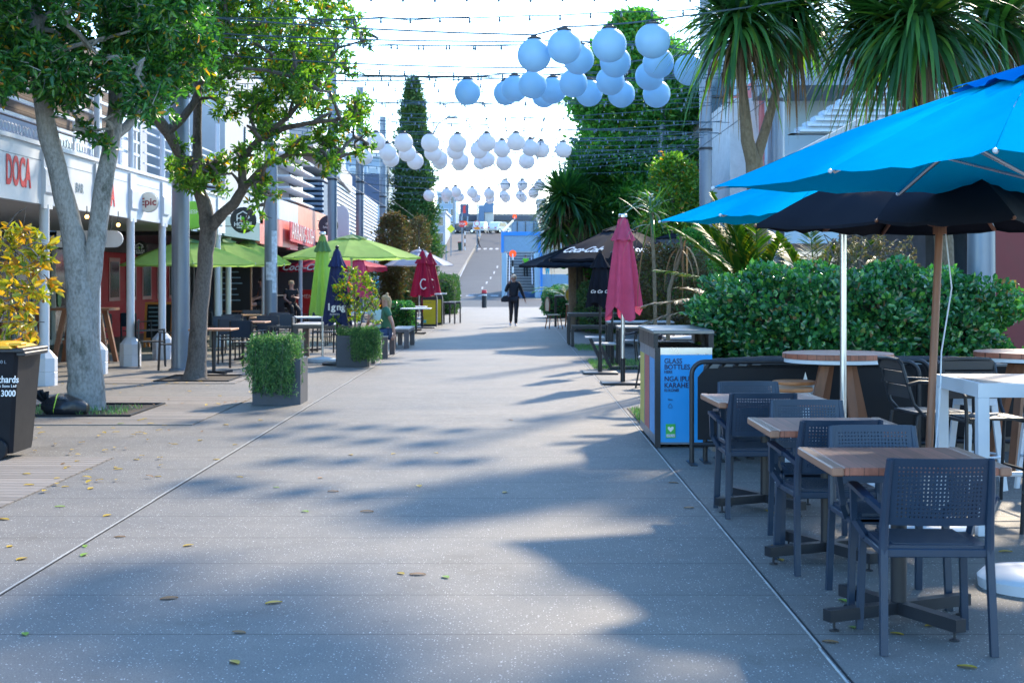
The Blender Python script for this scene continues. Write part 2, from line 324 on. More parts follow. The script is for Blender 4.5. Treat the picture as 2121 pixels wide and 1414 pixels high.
def blades(name, C, D, Ln, Wd, droop, mat, parent=None, seg=6):
    n = len(C); D = norm(D); Ln = np.ones(n)*Ln; Wd = np.ones(n)*Wd; droop = np.ones(n)*droop
    S = norm(np.cross(D, np.array([0, 0, 1.])+RNG.normal(size=(n, 3))*.15)); rows = []
    for i in range(seg+1):
        s = i/seg; p = C+D*(Ln*s)[:, None]; p[:, 2] -= droop*Ln*s*s*.9; p[:, :2] -= D[:, :2]*(droop*Ln*s**3*.25)[:, None]
        wd = (Wd*(.35+.65*math.sin(min(1, s*2.2)*math.pi/2))*(1-s**3)+.0015)[:, None]
        rows += [p-S*wd*.5, p+S*wd*.5]
    V = np.stack(rows, 1).reshape(-1, 3); m = 2*(seg+1); k = (np.arange(n)*m)[:, None]
    Q = np.concatenate([k+np.array([[2*i, 2*i+1, 2*i+3, 2*i+2]]) for i in range(seg)], 0)
    return npmesh(name, V, Q, mat, parent)
def text(body, size, mat, parent, loc, rot, name='lettering', bold=0, xs=1, shear=0, ext=.002, align='CENTER', space=1):
    cu = bpy.data.curves.new(name, 'FONT'); cu.body = body; cu.size = size; cu.align_x = align; cu.align_y = 'CENTER'; cu.offset = bold*size; cu.shear = shear; cu.extrude = ext
    cu.space_character = space; cu.resolution_u = 4; cu.space_line = .85
    t = bpy.data.objects.new(name, cu); COL.objects.link(t); bpy.context.view_layer.update()
    me = bpy.data.meshes.new_from_object(t.evaluated_get(bpy.context.evaluated_depsgraph_get())); bpy.data.objects.remove(t); bpy.data.curves.remove(cu)
    me.materials.clear(); me.materials.append(mat); me.name = name
    o = bpy.data.objects.new(name, me); COL.objects.link(o)
    if parent is not None: o.parent = parent
    o.location = loc; o.rotation_euler = rot; o.scale = (xs, 1, 1); return o
FRONT = (R(90), 0, 0)                    # faces the camera (-Y)
STREET = (R(90), 0, R(90))               # faces +X
ORD = ['leftmost', 'second from the left', 'third from the left', 'fourth from the left', 'fifth from the left', 'sixth from the left', 'seventh from the left', 'eighth from the left', 'ninth from the left', 'tenth from the left', 'eleventh from the left', 'twelfth from the left']
NTH = ['nearest', 'second', 'third', 'fourth', 'fifth', 'sixth', 'seventh', 'eighth', 'ninth', 'tenth', 'eleventh', 'twelfth', 'thirteenth', 'fourteenth', 'fifteenth', 'sixteenth', 'seventeenth', 'eighteenth', 'nineteenth', 'twentieth', 'twenty-first', 'twenty-second', 'twenty-third', 'twenty-fourth', 'twenty-fifth', 'twenty-sixth', 'twenty-seventh', 'twenty-eighth', 'twenty-ninth', 'thirtieth', 'thirty-first', 'thirty-second', 'thirty-third', 'thirty-fourth']
# ================================================================== GROUND AND ROAD
def sheet(name, x0, x1, ys, dz, mat, xs=None):
    b = MB(); V = []; Fc = []
    for y in ys:
        a, c = (x0(y), x1(y)) if callable(x0) else (x0, x1)
        V += [(a, y, terr(y)+dz), (c, y, terr(y)+dz)]
    for i in range(len(ys)-1): Fc.append((2*i, 2*i+1, 2*i+3, 2*i+2))
    b.add(V, Fc); return b.build(name, mat)
YS = [-60, -20, 0, 40, 88, 100, 112, 125, 137, 150, 170, 193, 204, 215, 240, 262, 600, 3500]
struct(sheet('ground', -1500, 1500, YS, -.008, m_gsoil))
struct(sheet('plaza_paving', -13, 9, [-6, 20, 50, 82], 0, m_pave))
struct(sheet('road', lambda y: XA(905+30*min(1, max(0, (y-84)/40)), y) if y < 125 else -6.1+(y-125)*.0115, lambda y: XA(1240-170*min(1, max(0, (y-84)/26)), y) if y < 112 else -.6, [82, 88, 95, 104, 112, 118, 125, 130, 150, 170, 193, 204, 215, 240], 0, m_asph))
struct(sheet('cross_street', -60, 60, [216, 232], .012, m_asph))
kerb = MB()
for a, b_ in ((130, 150), (150, 170), (170, 193), (193, 213)):
    kerb.bar((-6.25+(a-125)*.0115, a, terr(a)+.08), (-6.25+(b_-125)*.0115, b_, terr(b_)+.08), .2, .16)
struct(kerb.build('kerb', M('kerb_stone', (.20, .175, .14), .8)))
struct(sheet('footpath', -19, lambda y: 0, [84, 88], .1, m_foot) if False else sheet('footpath', lambda y: -26, lambda y: XA(900, 88) if y < 100 else -6.4+(max(y, 125)-125)*.0115, [84, 90, 100, 125, 130, 150, 170, 193, 213], .06, m_foot))
# the thin metal strips let into the paving on both sides of the walkway
for nm, x in (('paving_strip', -2.55), ('paving_strip', 1.28)):
    b = MB()
    for k in range(0, 80, 4): b.box(x-.0045+.004*math.sin(k), k-2, .001, x+.0045+.004*math.sin(k), k+2-.012, .005)
    struct(b.build(nm, m_line))
    b = MB(); b.box(x+.013, -2, -.002, x+.021, 78, .004); struct(b.build('paving_joint', m_black))
# timber decking with tree pits
def deck(x0, x1, y0, y1, hole=None):
    b = MB(); y = y0
    while y < y1-.05:
        ya, yb = y, min(y+.14, y1)
        if hole and ya > hole[2]-.13 and ya < hole[3]:
            b.box(x0, ya+.004, .002, hole[0], yb-.006, .012); b.box(hole[1], ya+.004, .002, x1, yb-.006, .012)
        else: b.box(x0, ya+.004, .002, x1, yb-.006, .012)
        y += .14
    struct(b.build('timber_decking', m_deck))
deck(-6.7, -3.5, 9.4, 12.4); deck(-6.7, -3.45, 15.2, 18.9, (-5.85, -4.35, 16.1, 17.7)); deck(-6.5, -4.2, 21.3, 24.2, (-5.5, -4.35, 21.6, 23.0))
for (x0, x1, y0, y1) in ((-5.85, -4.35, 16.1, 17.7), (-5.5, -4.35, 21.6, 23.0)):
    b = MB(); b.box(x0, y0, .003, x1, y1, .006); struct(b.build('tree_pit_soil', m_soil))
    b = MB()
    for q in ((x0, y0, x1, y0+.03), (x0, y1-.03, x1, y1), (x0, y0+.03, x0+.03, y1-.03), (x1-.03, y0+.03, x1, y1-.03)): b.box(q[0], q[1], .006, q[2], q[3], .03)
    struct(b.build('tree_pit_edging', m_black))
# planting strips on the right
def grass(x0, x1, y0, y1, n, h=.09, mat=None):
    P = np.stack([RNG.uniform(x0, x1, n), RNG.uniform(y0, y1, n), np.full(n, .01)], 1); D = RNG.normal(size=(n, 3))*.45; D[:, 2] = 1
    o = blades('grass', P, D, RNG.uniform(h*.5, h*1.2, n), .008, .25, mat or m_rose, seg=2); o['kind'] = 'stuff'; o['label'] = 'low green grass and ground cover in the planting bed'; return o
for (x0, x1, y0, y1, n) in ((1.36, 2.6, 24.6, 27.2, 3500), (1.36, 2.3, 31, 33.5, 1500), (1.34, 1.75, 15.0, 16.9, 900), (-5.7, -4.5, 16.15, 17.2, 500)):
    grass(x0, x1, y0, y1, n)
b = MB(); b.box(1.34, 14.9, .003, 2.4, 17.2, .007); struct(b.build('planting_bed', m_soil))
# road markings
rm = MB()
def mark(px0, px1, Y0, Y1, zz=.006):
    rm.add([(XA(px0, Y0), Y0, terr(Y0)+zz), (XA(px1, Y0), Y0, terr(Y0)+zz), (XA(px1, Y1), Y1, terr(Y1)+zz), (XA(px0, Y1), Y1, terr(Y1)+zz)], [(0, 1, 2, 3)])
def bar_m(x0, x1, Y0, Y1, zz=.006):
    rm.add([(x0, Y0, terr(Y0)+zz), (x1, Y0, terr(Y0)+zz), (x1, Y1, terr(Y1)+zz), (x0, Y1, terr(Y1)+zz)], [(0, 1, 2, 3)])
for k in range(5): bar_m(-5.0+k*1.0, -4.4+k*1.0, 113, 116.5)
for k in range(5): bar_m(-3.0+k*.25-.14, -3.0+k*.25, 130+k*7.5, 133+k*7.5)
for k in range(5): bar_m(-5.1+k*.8, -4.7+k*.8, 190, 192.5)
bar_m(-5.75, -5.65, 140, 188)
struct(rm.build('road_markings', m_roadp))
rm = MB()
rm.add([(-4.0+.15*0, 121, terr(121)+.008), (-3.7, 121, terr(121)+.008), (-1.9, 124, terr(124)+.008), (-2.2, 124, terr(124)+.008)], [(0, 1, 2, 3)])
rm.tube([(-3.9, 118, terr(118)-.02), (-1.2, 118.4, terr(118.4)-.02), (.1-.5, 120, terr(120)-.02), (-.9, 124, terr(124)-.02)], .07, 4)
struct(rm.build('road_arrow', m_roadp))

# ================================================================== LEFT BUILDINGS
def facebox(b, x0, x1, y0, y1, z0, z1): b.box(x0, y0, z0, x1, y1, z1)
# --- veranda arcade, with its shops behind
V0, V1 = 12.0, 34.0
arc = thing('veranda', 'long white shop veranda on round columns with red lettering on its fascia', 'veranda', (-6.95, 0, 0))
b = MB(); b.box(-.1, V0, 2.66, .02, V1, 3.5); b.box(-.14, V0, 3.5, .06, V1, 3.56); fa = b.build('fascia', m_white, arc)
for y in (18.4, 21.0, 23.6, 25.7, 28.0, 30.6, 33.2):
    b = MB(); b.prism([(.021, 2.60), (.06, 2.60), (.06, 2.80), (.09, 2.84), (.09, 3.16), (.06, 3.2), (.06, 3.46), (.021, 3.46)], y-.2, y+.2, 'XZ'); b.build('column_head', m_white, arc)
b = MB(); b.box(-4.05, V0, 2.72, -.1, V1, 2.78); b.build('soffit', M('soffit_white', (.55, .55, .55), .7), arc)
b = MB(); b.box(-4.1, V0, 3.3, -.1, V1, 3.36); b.build('roof_deck', m_white, arc)
b = MB()
for y0, y1 in ((14, 20.8), (21.3, 23.3), (23.9, 25.4), (26, 27.7)): b.box(.02, y0, 3.29, .024, y1, 3.3)
b.build('fascia_joint', m_steel, arc)
for y in (21.0, 23.6, 25.7, 28.0, 33.2):
    b = MB(); b.lathe([(.072, .5), (.072, 2.66)], (0, y, 0), 20); c = b.build('column', m_white, arc, True)
    b = MB(); b.lathe([(.19, 0), (.19, .19), (.182, .2), (.19, .21), (.19, .4), (.085, .52)], (0, y, 0), 8, R(22.5)); b.build('plinth', m_white, c)
    b = MB(); b.lathe([(.05, 3.56), (.05, 5.2)], (-.02, y+.1, 0), 12); b.build('upper_post', m_white, arc, True)
text('DOCA', .56, m_rtext, fa, (.028, 19.84, 3.04), STREET, bold=.03, xs=.60)
text('BAR', .22, m_gtext, fa, (.028, 22.62, 3.0), STREET)
text('DOCA', .56, m_rtext, fa, (.028, 24.1, 3.0), STREET, bold=.03, xs=.60)
# balcony railing above it, things of the same front
rail = thing('balcony_railing', 'white rail fence with five bars along the balcony above the veranda', 'railing', (-7.05, 0, 0))
b = MB()
for z in (3.85, 4.08, 4.31, 4.54, 4.77, 5.0): b.box(-.025, V0, z, .025, 26.6, z+.045)
for z in (3.75, 3.95, 4.15, 4.35, 4.5): b.box(-.02, 27, z, .02, V1, z+.03)
b.build('rail', m_whitem, rail)
b = MB(); b.box(-.42, V0, 3.95, -.36, 26.5, 5.6); b.build('boarding', woodmat('brown_boards', (.13, .095, .075), 'Z', .24, .85), rail)
for y in (13, 15.2, 17.3, 19.4, 21.5, 22.9, 24.3, 26.6, 28.7, 31.0, 33.8):
    b = MB(); b.box(-.06, y-.05, 3.57, .0-.026, y+.05, 5.1 if y < 27 else 4.6); b.build('post', m_whitem, rail)
b = MB()
for k in range(90):
    y = 13+k*.14; b.tube([(-.12, y+.08*math.cos(a), 3.72+.07*math.sin(a)) for a in np.linspace(0, 6.1, 8)], .008, 4)
b.build('wire_coil', m_alu, rail, label='coiled wire along the foot of the railing')
upper = thing('shop_building', 'two storey shop building behind the veranda with brown boarded upper wall', 'building', (-11, 0, 0))
b = MB(); b.box(-6, V0-4, 0, -.6, 46, 5.9); b.build('wall', M('warm_grey_wall', (.42, .40, .38), .8, bump=.2), upper)
b = MB(); b.box(-.6, 26.3, 3.4, 2.2, 34, 6.4); b.build('upper_wall', M('upper_grey', (.42, .43, .45), .8), upper)
for y in (27.2, 29.4, 31.6):
    b = MB(); b.box(2.2, y, 3.9, 2.24, y+1.7, 5.3); w_ = b.build('upper_window', m_white, upper); MB().box(2.241, y+.08, 3.98, 2.25, y+1.62, 5.22).build('pane', m_glass, w_)
b = MB(); b.box(-6.2, V0-4.2, 5.9, .7, 26, 6.05); b.box(-6.2, 26, 6.4, .8, 46.2, 6.6); b.build('roof', m_white, upper)
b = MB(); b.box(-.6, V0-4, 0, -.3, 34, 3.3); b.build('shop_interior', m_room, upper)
random.seed(11)
for k, y in enumerate(np.arange(19.5, 35.5, 1.3)):
    b = MB(); y1 = y+1.22
    for q in ((y, .02, y+.08, 2.5), (y1-.08, .02, y1, 2.5), (y+.08, 2.42, y1-.08, 2.5), (y+.08, .02, y1-.08, .14)): b.box(0, q[0], q[1], .06, q[2], q[3])
    w_ = b.build('shop_window', M('frame%d' % (k % 2), (.5, .52, .52) if k % 2 else (.30, .38, .42), .5), upper)
    b = MB(); b.box(.015, y+.08, .14, .03, y1-.08, 2.42); b.build('pane', m_glass, w_)
for (y, z, r_) in ((29.6, 1.7, .3), (31.5, 1.1, .35), (32.3, 1.8, .22), (34.2, 1.2, .3)):
    b = MB(); b.at((.045, y, z), 0, 0, 0)
    b.prism([(r_*.62*math.sin(t)*(1+.25*math.cos(2*t)), r_*math.cos(t)) for t in np.linspace(0, 2*math.pi, 15)[:-1]], 0, .006, 'YZ')
    b.build('leaf_decal', M('decal_green', (.05, .3, .12), .5), upper)
# red shopfront
b = MB(); b.box(-.05, 37.4, 0, .12, 46, .95); b.box(-.05, 37.4, .95, .08, 46, 2.3); b.build('red_shopfront', M('red_paint', (.45, .008, .02), .6, var=.1, spec=.15), upper)
for y in (38.2, 39.9, 41.6, 43.3, 44.8):
    b = MB(); b.box(.08, y, .98, .10, y+1.05, 2.15); fr = b.build('red_window', M('dark_red', (.25, .01, .02), .4), upper)
    b = MB(); b.box(.10, y+.12, 1.08, .112, y+.93, 2.05); b.build('pane', m_glass, fr)
b = MB(); b.box(-.05, 34.2, 2.3, .25, 46, 2.72); sg = b.build('sign_band', m_black, upper)
b = MB(); b.box(-.05, 35.6, .05, .07, 37.2, 2.28); b.build('grey_door', M('door_grey', (.25, .26, .28), .5), upper)
# --- signs hanging under or from the veranda
s = thing('hanging_sign', 'long white rounded sign hanging under the veranda beside the first tree', 'sign', (0, 24.5, 0))
p0, p1 = W(118, 495, 24.5), W(255, 495, 24.5); b = MB(); hh = .145
b.prism([(p0.x, p0.z-hh)]+[(p1.x-hh+hh*math.cos(t), p0.z+hh*math.sin(t)) for t in np.linspace(-math.pi/2, math.pi/2, 9)]+[(p0.x, p0.z+hh)], -.02, .02)
b.build('panel', m_white, s)
for x in (p0.x+.15, p1.x-.2):
    b = MB(); b.bar((x, 0, p0.z+hh), (x, 0, 2.72), .015); b.build('hanger', m_dark, s)
text('C', .13, m_btext, s, (p0.x+.06, -.025, p0.z), FRONT)
def disc_sign(name, label, px, py, rpx, Y, mat, edge, arms, rz=0, wallx=None):
    c = W(px, py, Y); t = thing(name, label, 'sign', c, rz); r_ = rpx*Y/F
    b = MB(); b.prism([(r_*math.cos(a), r_*math.sin(a)) for a in np.linspace(0, 2*math.pi, 33)[:-1]], -.05, .05); d = b.build('panel', mat, t)
    b = MB(); b.tube([(r_*1.02*math.cos(a), 0, r_*1.02*math.sin(a)) for a in np.linspace(0, 2*math.pi, 33)], .022 if r_ > .2 else .012, 6); b.build('rim', edge, t, True)
    b = MB()
    for dz in (-.5*r_, .5*r_): b.bar((-r_*arms, .0, dz), (-r_*.8, 0, dz), .02)
    b.build('bracket', m_dark, t); return t, d, r_
t, d, r_ = disc_sign('round_sign', 'round cream sign with dark red lettering mounted beside the veranda column', 308, 419, 20, 26.5, M('cream', (.72, .70, .62), .5), m_white, 1.9)
text('Epic', r_*1.05, M('maroon', (.28, .02, .03), .5), d, (0, -.054, 0), FRONT, bold=.02)
t, d, r_ = disc_sign('round_sign', 'bright green round sign partly hidden behind the grey lighting pole', 399, 446, 27, 29, M('sign_green', (.22, .60, .05), .5), M('sign_green2', (.3, .65, .08), .5), 1.2)
text('FRESH', r_*.42, m_wtext, d, (0, -.054, r_*.25), FRONT)
def hop(px, py, rpx, Y, label):
    t, d, r_ = disc_sign('round_sign', label, px, py, rpx, Y, M('sign_black', (.015, .018, .022), .5), m_dark, 1.5)
    text('H  P', r_*.62, m_wtext, d, (0, -.054, r_*.12), FRONT, bold=.02); text('HOUSE', r_*.46, m_wtext, d, (0, -.054, -r_*.36), FRONT, bold=.02)
    b = MB(); b.lathe([(.001, -.14*r_), (.12*r_, -.09*r_), (.16*r_, .02*r_), (.10*r_, .13*r_), (.001, .17*r_)], (0, -.06, r_*.12), 10); b.build('hop_cone', M('hop_green', (.15, .5, .02), .5), d, True)
    b = MB(); b.bar((-r_*.5, -.056, r_*.42), (0, -.056, r_*.72), .025*r_+.004, .02); b.bar((0, -.056, r_*.72), (r_*.5, -.056, r_*.42), .025*r_+.004, .02)
    b.bar((-r_*.5, -.056, -r_*.62), (r_*.5, -.056, -r_*.62), .02, .02); b.build('roof_line', m_wtext, d); return t
hop(504, 456, 25, 32.5, 'large black round sign reading HOP HOUSE with a green hop, above the lime umbrellas')
hop(290, 515, 15, 33.5, 'small black HOP HOUSE sign hanging under the veranda in front of the red shopfront')
t, d, r_ = disc_sign('round_sign', 'dark navy round sign on a black bracket beside the third grey pole', 680, 467, 19, 47, M('sign_navy', (.03, .025, .05), .5), m_dark, 1.2)
text('the\nlounge', r_*.42, m_wtext, d, (0, -.054, 0), FRONT)
s = tag(MB().add([], []).prism([(-.28, 0), (-.28, .9)]+[(-.28*math.cos(a), .9+.35*math.sin(a)) for a in np.linspace(.2, 3.0, 9)]+[(.28, .9), (.28, 0)], -.05, .05).build('arched_sign', m_white), 'white arched sign standing above the green umbrellas beside the third pole', 'sign')
s.location = W(707, 500, 50)
# --- second building row
b2 = thing('restaurant_row', 'pale concrete restaurant building with white blade louvres over a pink and orange fascia', 'building', (-7, 0, 0))
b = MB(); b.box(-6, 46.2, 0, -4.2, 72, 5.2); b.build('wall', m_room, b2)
b = MB(); b.box(-5.5, 37, 3.35, -.55, 47.5, 7.6); b.box(-5.5, 37, 7.6, -.45, 47.6, 7.75); b.build('upper_wall', M('pale_render', (.46, .48, .50), .8, var=.05), b2)
for q in ((39.6, 4.3, 41.2, 5.8), (43.3, 5.9, 46, 6.8)): MB().box(-.55, q[0], q[1], -.5, q[2], q[3]).build('upper_window', m_glass, b2)
b = MB(); b.box(-4.2, 34, 2.62, -.16, 62, 2.7); b.build('soffit', m_dark, b2)
# fascia panels, each its own colour
for (y0, y1, z0, z1, mt) in ((34.2, 39.5, 3.1, 3.75, M('blue_grey_panel', (.40, .48, .55), .5)), (39.5, 45.8, 3.35, 3.95, M('blue_grey_panel2', (.48, .56, .66), .5)), (39.0, 44.2, 2.55, 3.34, M('pink_orange', (.75, .20, .17), .55, var=.4, vs=.9)),
                            (44.2, 45.8, 2.5, 3.34, M('coral', (.80, .13, .16), .55)), (45.8, 52.5, 2.9, 3.95, M('peach_panel', (.66, .30, .20), .55, var=.2, vs=2)), (52.5, 58, 2.7, 3.6, M('salmon_panel', (.70, .35, .33), .55)), (34.2, 39.0, 2.62, 3.09, M('teal_panel', (.05, .16, .20), .5))):
    b = MB(); b.box(-.12, y0, z0, 0, y1-.02, z1); b.build('fascia_panel', mt, b2)
for y in (36.2, 41.3, 48.3, 55):
    b = MB(); b.lathe([(.07, 0), (.07, 2.62)], (-.3, y, 0), 12); b.build('column', m_white, b2, True)
for k in range(5):
    z = 4.05+k*.36; b = MB(); b.prism([(44.3, z), (49.3, z-.02), (49.7, z+.02), (49.3, z+.05), (44.3, z+.06)], -.5, .0, 'YZ'); b.build('louvre_blade', m_white, b2)
b = MB(); b.box(-3, 47.6, 3.3, -.55, 50.5, 6.0); b.build('dark_glazing', m_glass, b2)
for k in range(6):
    y = 36.5+k*4.2; b = MB(); b.box(-4.2, y, .05, -4.1, y+3.7, 2.5); w_ = b.build('shop_window', M('frame_dark', (.10, .11, .12), .5), b2)
    b = MB(); b.box(-4.1, y+.2, .2, -4.08, y+3.5, 2.35); b.build('pane', m_glass, w_)
# louvre screens
scr = thing('louvre_screen', 'blue grey slatted screen box on the roof of the restaurant row', 'screen', (0, 54, 0))
a0, a1 = W(606, 445, 54), W(668, 372, 54); b = MB()
b.box(a0.x, .35, 3.2, a1.x, 3, a1.z-.1); b.build('screen_core', M('deep_blue_grey', (.07, .12, .2), .6), scr)
b = MB(); z = a0.z
while z < a1.z: b.box(a0.x, 0, z, a1.x, .3, z+.09); z += .19
b.build('slat_panel', M('slat_blue', (.25, .36, .5), .5), scr)
b = MB(); b.box(a0.x, -.05, a1.z, a1.x, 3, a1.z+.1); b.build('cap', m_white, scr)
scr = thing('carpark_building', 'building with pale horizontal slats and a white concrete parapet beyond the restaurants', 'building', (-7.35, 0, 0))
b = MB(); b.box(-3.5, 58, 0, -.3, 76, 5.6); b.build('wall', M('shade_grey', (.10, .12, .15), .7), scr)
b = MB()
for k in range(20):
    z = 2.6+k*.17; b.prism([(57, z+.09), (76, z+.09-.35+k*.0), (76, z-.35), (57, z)], -.12, 0, 'YZ')
b.build('slat_panel', m_white, scr)
b = MB(); b.prism([(50.5, 6.3), (63, 5.4), (63, 6.1), (50.5, 7.1)], -3, .12, 'YZ'); b.build('parapet', M('pale_conc', (.46, .46, .46), .8), scr)
# ARIRANG banner
c0, c1 = W(588, 457, 43.2), W(648, 478, 48.6); c2 = W(648, 513, 48.6); c3 = W(588, 495, 43.2)
s = thing('restaurant_banner', 'red banner with white hand painted lettering ARIRANG SUSHI under the peach fascia', 'banner', (-6.85, 0, 0))
b = MB(); b.prism([(43.2, 3.35-.02), (48.6, 3.24), (48.6, 2.62), (43.2, 2.74)], -.01, .02, 'YZ'); pn = b.build('panel', M('banner_red', (.55, .03, .06), .6), s)
t = text('ARIRANG SUSHI', .74, m_wtext, pn, (.03, 45.9, 3.0), (R(90)-R(1.2)*0, R(1.1), R(90)), xs=.92, bold=-.005)
# far-left mid-distance blocks
def block(name, label, px0, px1, ytop, Y, depth, mat, storeys=3, cols=3, wmat=None, z0=None, roof=None):
    x0, x1 = XA(px0, Y), XA(px1, Y); zt = EYE+(HY-ytop)*Y/F; g = terr(Y)-.5 if z0 is None else z0
    t = thing(name, label, 'building', ((x0+x1)/2, Y, 0)); hw = (x1-x0)/2
    b = MB(); b.box(-hw, 0, g, hw, depth, zt); b.build('wall', mat, t)
    b = MB(); b.box(-hw-.15, -.15, zt, hw+.15, depth+.15, zt+.25); b.build('roof', roof or m_white, t)
    if storeys:
        fh = (zt-g-.8)/storeys; cw = 2*hw/cols
        for i in range(storeys):
            for j in range(cols):
                xa = -hw+j*cw+cw*.14; za = g+.8+i*fh+fh*.12
                b = MB(); b.box(xa, -.04, za, xa+cw*.72, -.005, za+fh*.62); w_ = b.build('window', m_white, t)
                b = MB(); b.box(xa+.1, -.055, za+.1, xa+cw*.72-.1, -.042, za+fh*.62-.1); b.build('pane', wmat or m_glass, w_)
    return t
m_paleb = M('pale_blue_render', (.28, .38, .50), .6, var=.05); m_navyb = M('navy_cladding', (.05, .08, .16), .5); m_lg = M('light_grey_render', (.40, .44, .50), .7, var=.05)
block('office_building', 'tall pale blue building behind the slatted rooftop screen', 430, 700, 312, 90, 14, m_paleb, 4, 6)
bb = block('glass_building', 'blue glazed building with dark sign panels beyond the fourth pole', 716, 792, 325, 80, 12, m_paleb, 4, 2, M('blue_glass', (.10, .2, .34), .1, spec=.8))
b = MB(); b.box(-.9, -.2, 5.8, 1.05, -.07, 7.5); b.build('upper_sign', m_navyb, bb)
b = MB(); b.box(-.9, -.2, 2.2, 1.05, -.07, 4.0); pn = b.build('lower_sign', m_black, bb); text('NSIO', .75, m_wtext, pn, (.1, -.21, 3.35), FRONT, bold=.03)
b = MB(); b.box(-.9, -.22, .9, 1.0, -.07, 1.5); b.build('cyan_sign', M('cyan_sign', (.02, .4, .75), .5), bb)
block('tower_block', 'distant pale tower block rising left of the tall conifer', 790, 830, 318, 160, 12, m_lg, 7, 3)
block('tower_block', 'distant grey block with a dark top just left of the conifer', 834, 862, 300, 190, 12, m_paleb, 7, 2)
block('corner_shop', 'low pale shop with a pale blue awning at the left of the uphill road', 862, 922, 440, 195, 16, m_lg, 2, 3)
block('corner_building', 'blue grey building behind the left footpath at the top of the hill', 905, 944, 400, 240, 14, m_paleb, 3, 3)
fb = block('supermarket', 'long low building with a dark roof edge across the top of the hill', 935, 1150, 446, 258, 20, m_lg, 0, 0, roof=M('dark_roof', (.12, .13, .16), .6))
b = MB(); b.box(-8.5, -1.5, 12.3, 9, -.05, 13.1); b.build('canopy', M('dark_canopy', (.09, .10, .13), .6), fb)
tw = block('tower', 'concrete tower with a blue shaft standing over the long low building', 1004, 1022, 424, 254, 3, M('tower_conc', (.60, .58, .54), .8), 0, 0)
b = MB(); b.box(-1.9, -.4, 8, -.85, 3.2, 14.9); b.box(-.84, -.3, 13.6, .78, 3, 15.4); b.build('shaft', M('shaft_blue', (.13, .22, .36), .5), tw)
ps = thing('pylon_sign', 'dark square pylon sign with a red emblem on twin posts at the hilltop', 'sign', (XA(962, 230), 230, terr(230)))
b = MB(); b.box(-.75, 0, 2.6, .75, .2, 4.6); b.build('panel', m_navyb, ps)
b = MB(); b.prism([(-.25, 3.1), (.2, 3.1), (.25, 3.5), (.1, 3.7), (.25, 4.3), (-.2, 4.3)], -.05, -.01); b.build('emblem', m_rtext, ps)
for x in (-.5, .5):
    b = MB(); b.box(x-.08, .02, 0, x+.08, .18, 2.6); b.build('post', m_paleb, ps)
# right far wall blocks
block('pink_building', 'narrow cream and pink building right of the stair portal', 1113, 1130, 415, 200, 12, M('cream_pink', (.62, .52, .46), .8), 3, 1)
block('yellow_shops', 'row of low shops behind the far black umbrella', 1122, 1215, 452, 180, 12, m_lg, 2, 5)
# ================================================================== RIGHT BUILDINGS
rb = thing('cinema_building', 'grey panelled building with dark glazing behind the tall right hand pole', 'building', (0, 0, 0))
b = MB(); b.box(XA(1422, 46), 46, 0, XA(1480, 46), 58, 8.6); b.build('wall', M('grey_panels', (.40, .40, .39), .7, var=.05), rb)
b = MB()
for k in range(5): b.box(XA(1402, 47)+k*.075, 46.9, 2, XA(1402, 47)+k*.075+.05, 47.2, 9.2)
b.box(XA(1400, 47.3), 47.25, 2, XA(1424, 47.3), 48, 9.1); b.build('ribbed_cladding', m_white, rb)
b = MB(); b.box(XA(1476, 44), 44.2, 0, XA(1514, 44), 50, 9); b.build('glazing', M('teal_glass', (.05, .11, .15), .1, spec=.8, var=.5, vs=.8), rb)
b = MB()
for z in (3.0, 4.4, 5.8, 7.2): b.box(XA(1476, 44), 44.1, z, XA(1514, 44), 44.18, z+.07)
b.build('mullion', m_dark, rb)
rw = thing('white_building', 'pale blue and white rendered building with a red strip behind the cabbage trees', 'building', (0, 0, 0))
b = MB(); b.box(XA(1512, 38), 38, 0, XA(1578, 38), 44, 6.4); b.build('textured_wall', M('roughcast', (.62, .62, .64), .9, bump=.8, bs=12, var=.12), rw)
b = MB(); b.box(XA(1577, 37.6), 37.6, 0, XA(1594, 37.6), 44, 7); b.build('red_strip', M('coral_strip', (.60, .16, .16), .6), rw)
b = MB(); b.box(XA(1592, 37), 37, 2.5, 16, 48, 8.1); b.build('pale_wall', M('ice_blue_render', (.46, .60, .72), .7, var=.03), rw)
b = MB(); b.box(XA(1600, 34), 34, 6.2, 13, 37, 7.1); b.build('eave', M('slate', (.20, .25, .32), .6), rw)
P = [(XA(1640, 32), EYE+(HY-275)*32/F)]
for k in range(9): x0 = XA(1655+k*17, 32); z = EYE+(HY-262+k*11.5)*32/F; P += [(x0, P[-1][1]), (x0, z)]
P += [(13, P[-1][1]), (13, EYE+(HY-275)*32/F)]
b = MB(); b.prism(P, 32.1, 32.6); b.build('stepped_louvre', M('slat_grey', (.44, .54, .62), .6), rw)
b = MB()
for k in range(9): z = EYE+(HY-268+k*11.5)*32/F; b.box(XA(1657+k*17, 32), 32.0, z-.05, 12.9, 32.1, z)
b.build('louvre_slats', M('slat_light', (.58, .66, .72), .6), rw)
b = MB(); b.bar((XA(1640, 30), 30, EYE+(HY-325)*30/F), (XA(1790, 30), 30, EYE+(HY-245)*30/F), .8, .10); b.build('sloping_roof', M('roof_iron', (.48, .50, .50), .5), rw)
